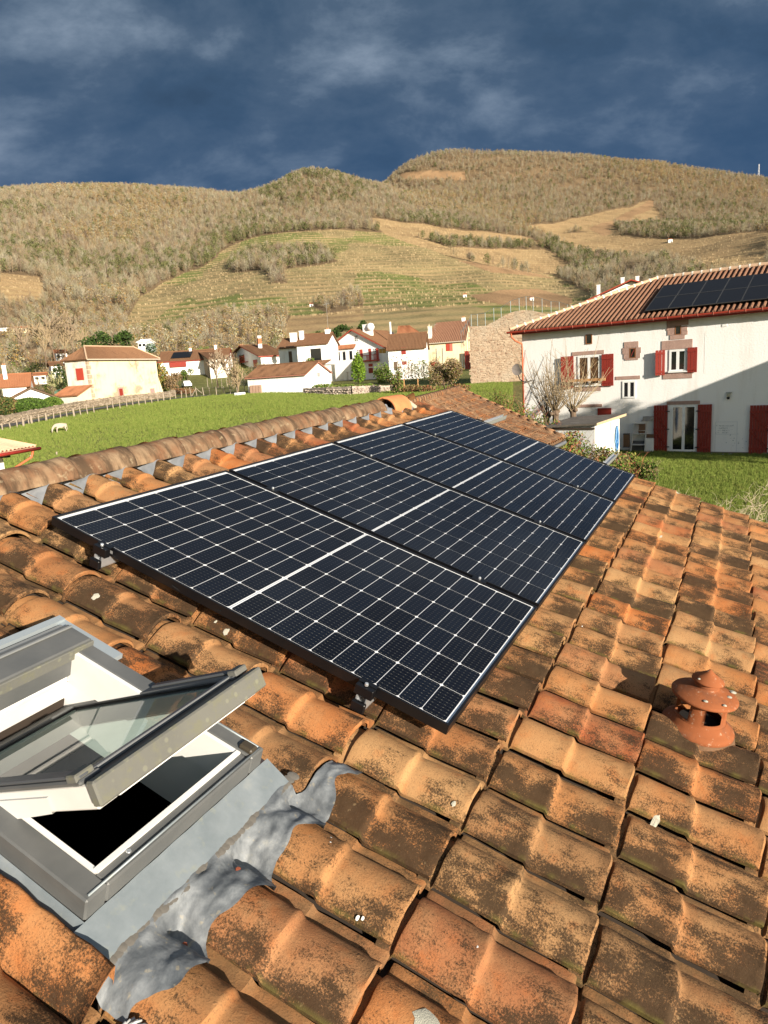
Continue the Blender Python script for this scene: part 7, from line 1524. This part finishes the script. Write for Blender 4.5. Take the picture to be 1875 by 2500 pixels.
    for nm, lab, (x0, x1, y0, y1), dy, mt in (('wooden_crate', 'dark rusty box on the upper shelf of the plant stand', (1561, 1575, 1034, 1050), -.3, bk), ('clay_pot', 'brown clay pots on the middle shelf', (1559, 1574, 1052, 1061), -.35, bk), ('leaning_board', 'dark framed board standing between shed and plant stand', (1523, 1537, 1058, 1092), -.35, bk), ('grey_mat', 'crumpled grey mat on the wall above the plant stand', (1570, 1597, 1016, 1028), -.12, gm), ('old_plank', 'short worn plank hung on the wall by the left door shutter', (1578, 1597, 1060, 1068), -.1, bk), ('white_box', 'white box on the ground beside the left door shutter', (1576, 1596, 1070, 1102), -.3, M_WIN), ('white_crate', 'white crate leaning behind the plant stand legs', (1544, 1572, 1076, 1102), -.2, solid('grey_dark', (.10, .10, .10))), ('terracotta_trough', 'small terracotta trough on the ground by the left door shutter', (1564, 1588, 1103, 1112), -.75, mat('terracotta_pot', (.45, .2, .1)))):
        e = on(nm, lab, nm.split('_')[-1]); q = H.fr((x0, x1, y0, y1), dy); z0 = max(q[2], -.02)
        if nm == 'clay_pot':
            for k in range(2): xm = q[0] + (q[1] - q[0]) * (.3 + .42 * k); MB().lathe([(0, z0), (.07, z0), (.10, q[3]), (.085, q[3]), (.06, z0 + .03)], 12, c=(xm, dy, 0)).build('pot', mt, e, smooth=True)
        elif nm == 'grey_mat':
            b = MB(); n = 9
            for i in range(4):
                for k in range(n): b.v.append((q[0] + (q[1] - q[0]) * k / (n - 1) - .1 * (i == 3) * (k < 3), dy - .05 * math.sin(k * 1.3 + i) - .03 * i, q[3] - (q[3] - z0) * i / 3 * (1 - .3 * (k > 5))))
            for g_ in grid_faces(4, n): b.f.append(tuple(g_)); b.m.append(0)
            b.build('cloth', mt, e, smooth=True)
        else:
            MB().bb((q[0], dy - .10, z0), (q[1], dy + .06, q[3]), bev=.01).build('board' if 'board' in nm or 'plank' in nm else 'box', mt, e)
            b = MB(); t = .02; b.bb((q[0] - .01, dy - .115, q[3] - t * 2), (q[1] + .01, dy - .10, q[3])); b.bb((q[0] - .01, dy - .115, z0), (q[1] + .01, dy - .10, z0 + t * 2)); b.build('rim', mt if nm != 'leaning_board' else solid('blue_grey', (.05, .07, .09)), e)
    rk = on('drying_rack', 'low white metal rack frame on the grass right of the glass doors', 'rack'); xa, xb = H.f(1738, 1108, -.3)[0], H.f(1784, 1110, -.3)[0]; pb = mat('pale_blue_metal', (.50, .62, .70), .4)
    b = MB(); b.tube([(xa, -.3, .06), (xb, -.3, .06)], .014, 5); b.build('bar', pb, rk); b = MB(); b.tube([(xa, -.55, .0), (xa, -.3, .09), (xa, -.08, .0)], .018, 5); b.build('foot', pb, rk); b = MB(); b.tube([(xb, -.55, .0), (xb, -.3, .09), (xb, -.08, .0)], .018, 5); b.build('foot', pb, rk)
    # pollarded willows in front of the wall
    def pollard(px, py, depth, hk, n, Lpx, lab, seed, spread):
        rr = random.Random(seed); r, f, z = at(px, py, depth); o = empty('pollard_willow', W(r, f, 0), 0, lab, 'willow'); zk = z; tb = MB(); tb.tube([(0, 0, -.2), (.05, 0, zk * .5), (0, 0, zk - .15), (0, 0, zk + .12)], [.14, .11, .14, .17], 9); tb.build('trunk', BARK, o)
        kb = MB(); [kb.lathe([(0, -.10), (.09, -.06), (.11, 0), (.08, .07), (0, .1)], 8, c=(rr.gauss(0, .10), rr.gauss(0, .10), zk + rr.gauss(.02, .08))) for _ in range(7)]; kb.build('knuckle', BARK, o, smooth=True)
        cb = MB(); L_ = Lpx * depth / FPX
        for k in range(n):
            a = rr.uniform(0, 6.28); t = rr.random() ** .7 * spread; d = Vector((math.cos(a) * t, math.sin(a) * t, 1)).normalized(); p = Vector((rr.gauss(0, .06), rr.gauss(0, .06), zk)); pts = [p]; ln = L_ * rr.uniform(.45, 1.) * (1 if t < .8 else .75)
            for i in range(7): d = (d + Vector((rr.gauss(0, .035), rr.gauss(0, .035), .055))).normalized(); p = p + d * ln / 7; pts.append(p)
            cb.tube(pts, [.017 * (1 - .8 * i / 7) + .004 for i in range(8)], 4, cap=False)
            for i in (2, 3, 4, 5):
                for _ in range(2): e = d.orthogonal(); e.rotate(Matrix.Rotation(rr.uniform(0, 6.28), 3, d)); q = pts[i] + (d * .8 + e * .55) * ln * rr.uniform(.08, .2); cb.tube([pts[i], (pts[i] + q) / 2 + Vector((0, 0, -.01)), q], [.008, .006, .004], 3, cap=False)
        cb.build('shoots', TWL if seed % 2 else solid('willow_tan', (.34, .25, .14)), o)
    pollard(1399, 1003, 33.2, 0, 30, 205, 'right pollarded willow with pale shoots crossing the shuttered window', 1, 1.5)
    pollard(1356, 1008, 32.6, 0, 34, 205, 'middle pollarded willow with long grey-tan shoots before the farmhouse wall', 2, 1.2)
    pollard(1334, 1018, 33.0, 0, 22, 190, 'left pollarded willow near the farmhouse corner', 4, 1.0)
    # brambles between the roof and the farmhouse
    spec = [(1245, 1020, 60, 70, 33), (1212, 1000, 60, 56, 36), (1285, 1050, 70, 80, 31), (1318, 1068, 60, 66, 29.5), (1352, 1090, 70, 70, 28), (1395, 1120, 90, 78, 25.5), (1440, 1140, 90, 66, 24.5), (1490, 1150, 90, 60, 24), (1535, 1145, 70, 44, 25.5), (1575, 1150, 60, 30, 25), (1340, 1140, 120, 100, 22), (1420, 1170, 120, 88, 21), (1510, 1180, 100, 60, 20.5)]
    for k, (px, yb, w_, h_, D) in enumerate(spec):
        r, f, z = at(px, yb, D); ztop = 4.5 - ((yb - h_) - (912 - .064 * (px - 937))) * D / FPX; g = G(r, f); w2 = w_ * D / FPX * .62; h2 = max(.35, (ztop - g) / 2)
        where = ('by the court wall', 'at the grass edge behind the outbuilding', 'at the farmhouse corner', 'under the left willow', 'left of the shed', 'before the shed front', 'below the shed corner', 'below the blue hose', 'right of the shed', 'in front of the plant stand', 'behind the far panel edge', 'behind the far panel corner', 'behind the jutting lower rail')[k]
        o = empty('bramble_clump', W(r, f, g), k, 'leafy bramble clump with green and russet leaves ' + where, 'bramble', 'brambles in the farmhouse garden'); mats = [LB[0], LB[2], LG[0], LB[3], LG[1], LY[1]] if k % 3 else [LG[0], LG[2], LB[2], LG[1], LB[0]]
        inst('foliage', leaf_mesh('foliage', 2300, (w2, w2, h2), .045, mats, 60 + k, lobes=16), o); cb = MB()
        for _ in range(38):
            a = random.uniform(0, 6.28); t = random.random(); q = Vector((math.cos(a) * w2 * t, math.sin(a) * w2 * t, 0)); e = Vector((math.cos(a + .7) * w2 * random.uniform(.6, 1.25), math.sin(a + .7) * w2 * random.uniform(.6, 1.25), h2 * random.uniform(.9, 2.0))); cb.tube([q, q.lerp(e, .5) + Vector((0, 0, h2 * .6)), e], [.008, .007, .004], 3, cap=False)
        cb.build('canes', TWL if k % 2 else LB[3], o)
    # dry pale shrub at the right edge, rising behind the verge
    for (px, top, D, lab, sd_, wv) in ((1745, 1122, 11.5, 'dry leafless shrub with pale curling twigs beyond the tiled verge', 3, .9), (1835, 1160, 10.8, 'second dry pale shrub at the right picture edge', 6, 1.0), (1690, 1165, 12.4, 'low dry pale shrub nearest the solar panels', 9, 1.0)):
        r, f, z = at(px, top, D); rr = random.Random(sd_); o = empty('dry_shrub', W(r, f, 0), 0, lab, 'shrub', 'dry pale shrubs'); cb = MB(); tb = MB(); tb.tube([(0, 0, -.2), (.05, .03, z * .3)], [.05, .035], 6)
        def grow(p, d, L_, rad, lv_):
            pts = [p]
            for i in range(4): d = (d + Vector((rr.gauss(0, .28), rr.gauss(0, .28), rr.gauss(.02, .2)))).normalized(); p = p + d * L_ / 4; pts.append(p)
            cb.tube(pts, [rad * (1 - .15 * i) for i in range(5)], 4, cap=False)
            if lv_:
                for k in range(rr.choice((2, 3, 3, 4))): e = d.orthogonal(); e.rotate(Matrix.Rotation(rr.uniform(0, 6.28), 3, d)); grow(pts[rr.choice((2, 3, 4, 4))], (d + e * rr.uniform(.5, 1.1)).normalized(), L_ * rr.uniform(.5, .75), rad * .62, lv_ - 1)
        for k in range(9): a = 6.28 * k / 9; grow(Vector((0, 0, z * .2)), Vector((math.cos(a) * wv, math.sin(a) * wv, 1.1)).normalized(), z * .36, .016, 4)
        tb.build('stem', BARK, o); cb.build('twigs', solid('pale_dry_twig', (.50, .42, .28)), o)
garden()
def scrub():
    n = 2600; az = rng.uniform(R_(-31), R_(13), n); D = np.sqrt(rng.uniform(112**2, 212**2, n)); r, f = np.sin(az) * D, np.cos(az) * D; k = np.ones(n, bool)
    for o in bpy.data.objects:
        if o.parent is None and o.get('category') in ('house', 'barn', 'garage', 'wall', 'shed', 'cabin', 'car'):
            p = np.array(o.location) - CAM; hr, hf = p @ RT, p @ FW; rad = 13 if o.get('category') in ('house', 'wall') else 9; k &= np.hypot(r - hr - 4, f - hf - 3) > rad
    x, y = proj(r, f, ground(r, f)); k &= (_vn(r + 50, f, 14.) > .46)
    r, f = r[k], f[k]; z = ground(r, f); n = len(r); P = np.stack([CAM[0] + RT[0] * r + FW[0] * f, CAM[1] + RT[1] * r + FW[1] * f, z - .1], -1)
    pr = [twig_tree_mesh('garden_scrub_source', [M_TW, M_TW2, M_OLD], 50 + q, h=5, w=2., n=50, blade=.035, low=.08, leaf=60, leafs=.16) for q in range(2)] + [twig_tree_mesh('garden_green_source', [M_TW, M_GRN, M_BGRN], 60 + q, h=4, w=1.8, n=12, blade=.035, low=.05, leaf=240, leafs=.17) for q in range(2)] + [twig_tree_mesh('garden_dark_source', [M_TW, M_DGRN, M_GRN], 70, h=5, w=1.6, n=8, blade=.04, low=.05, leaf=260, leafs=.17)]
    scatter('garden_scrub', pr, P, rng.uniform(0, 6.28, n), rng.uniform(.35, .95, n), rng.choice([0, 1, 0, 1, 2, 3, 4], n), label='mixed scrub and garden greenery between the village houses')
scrub()
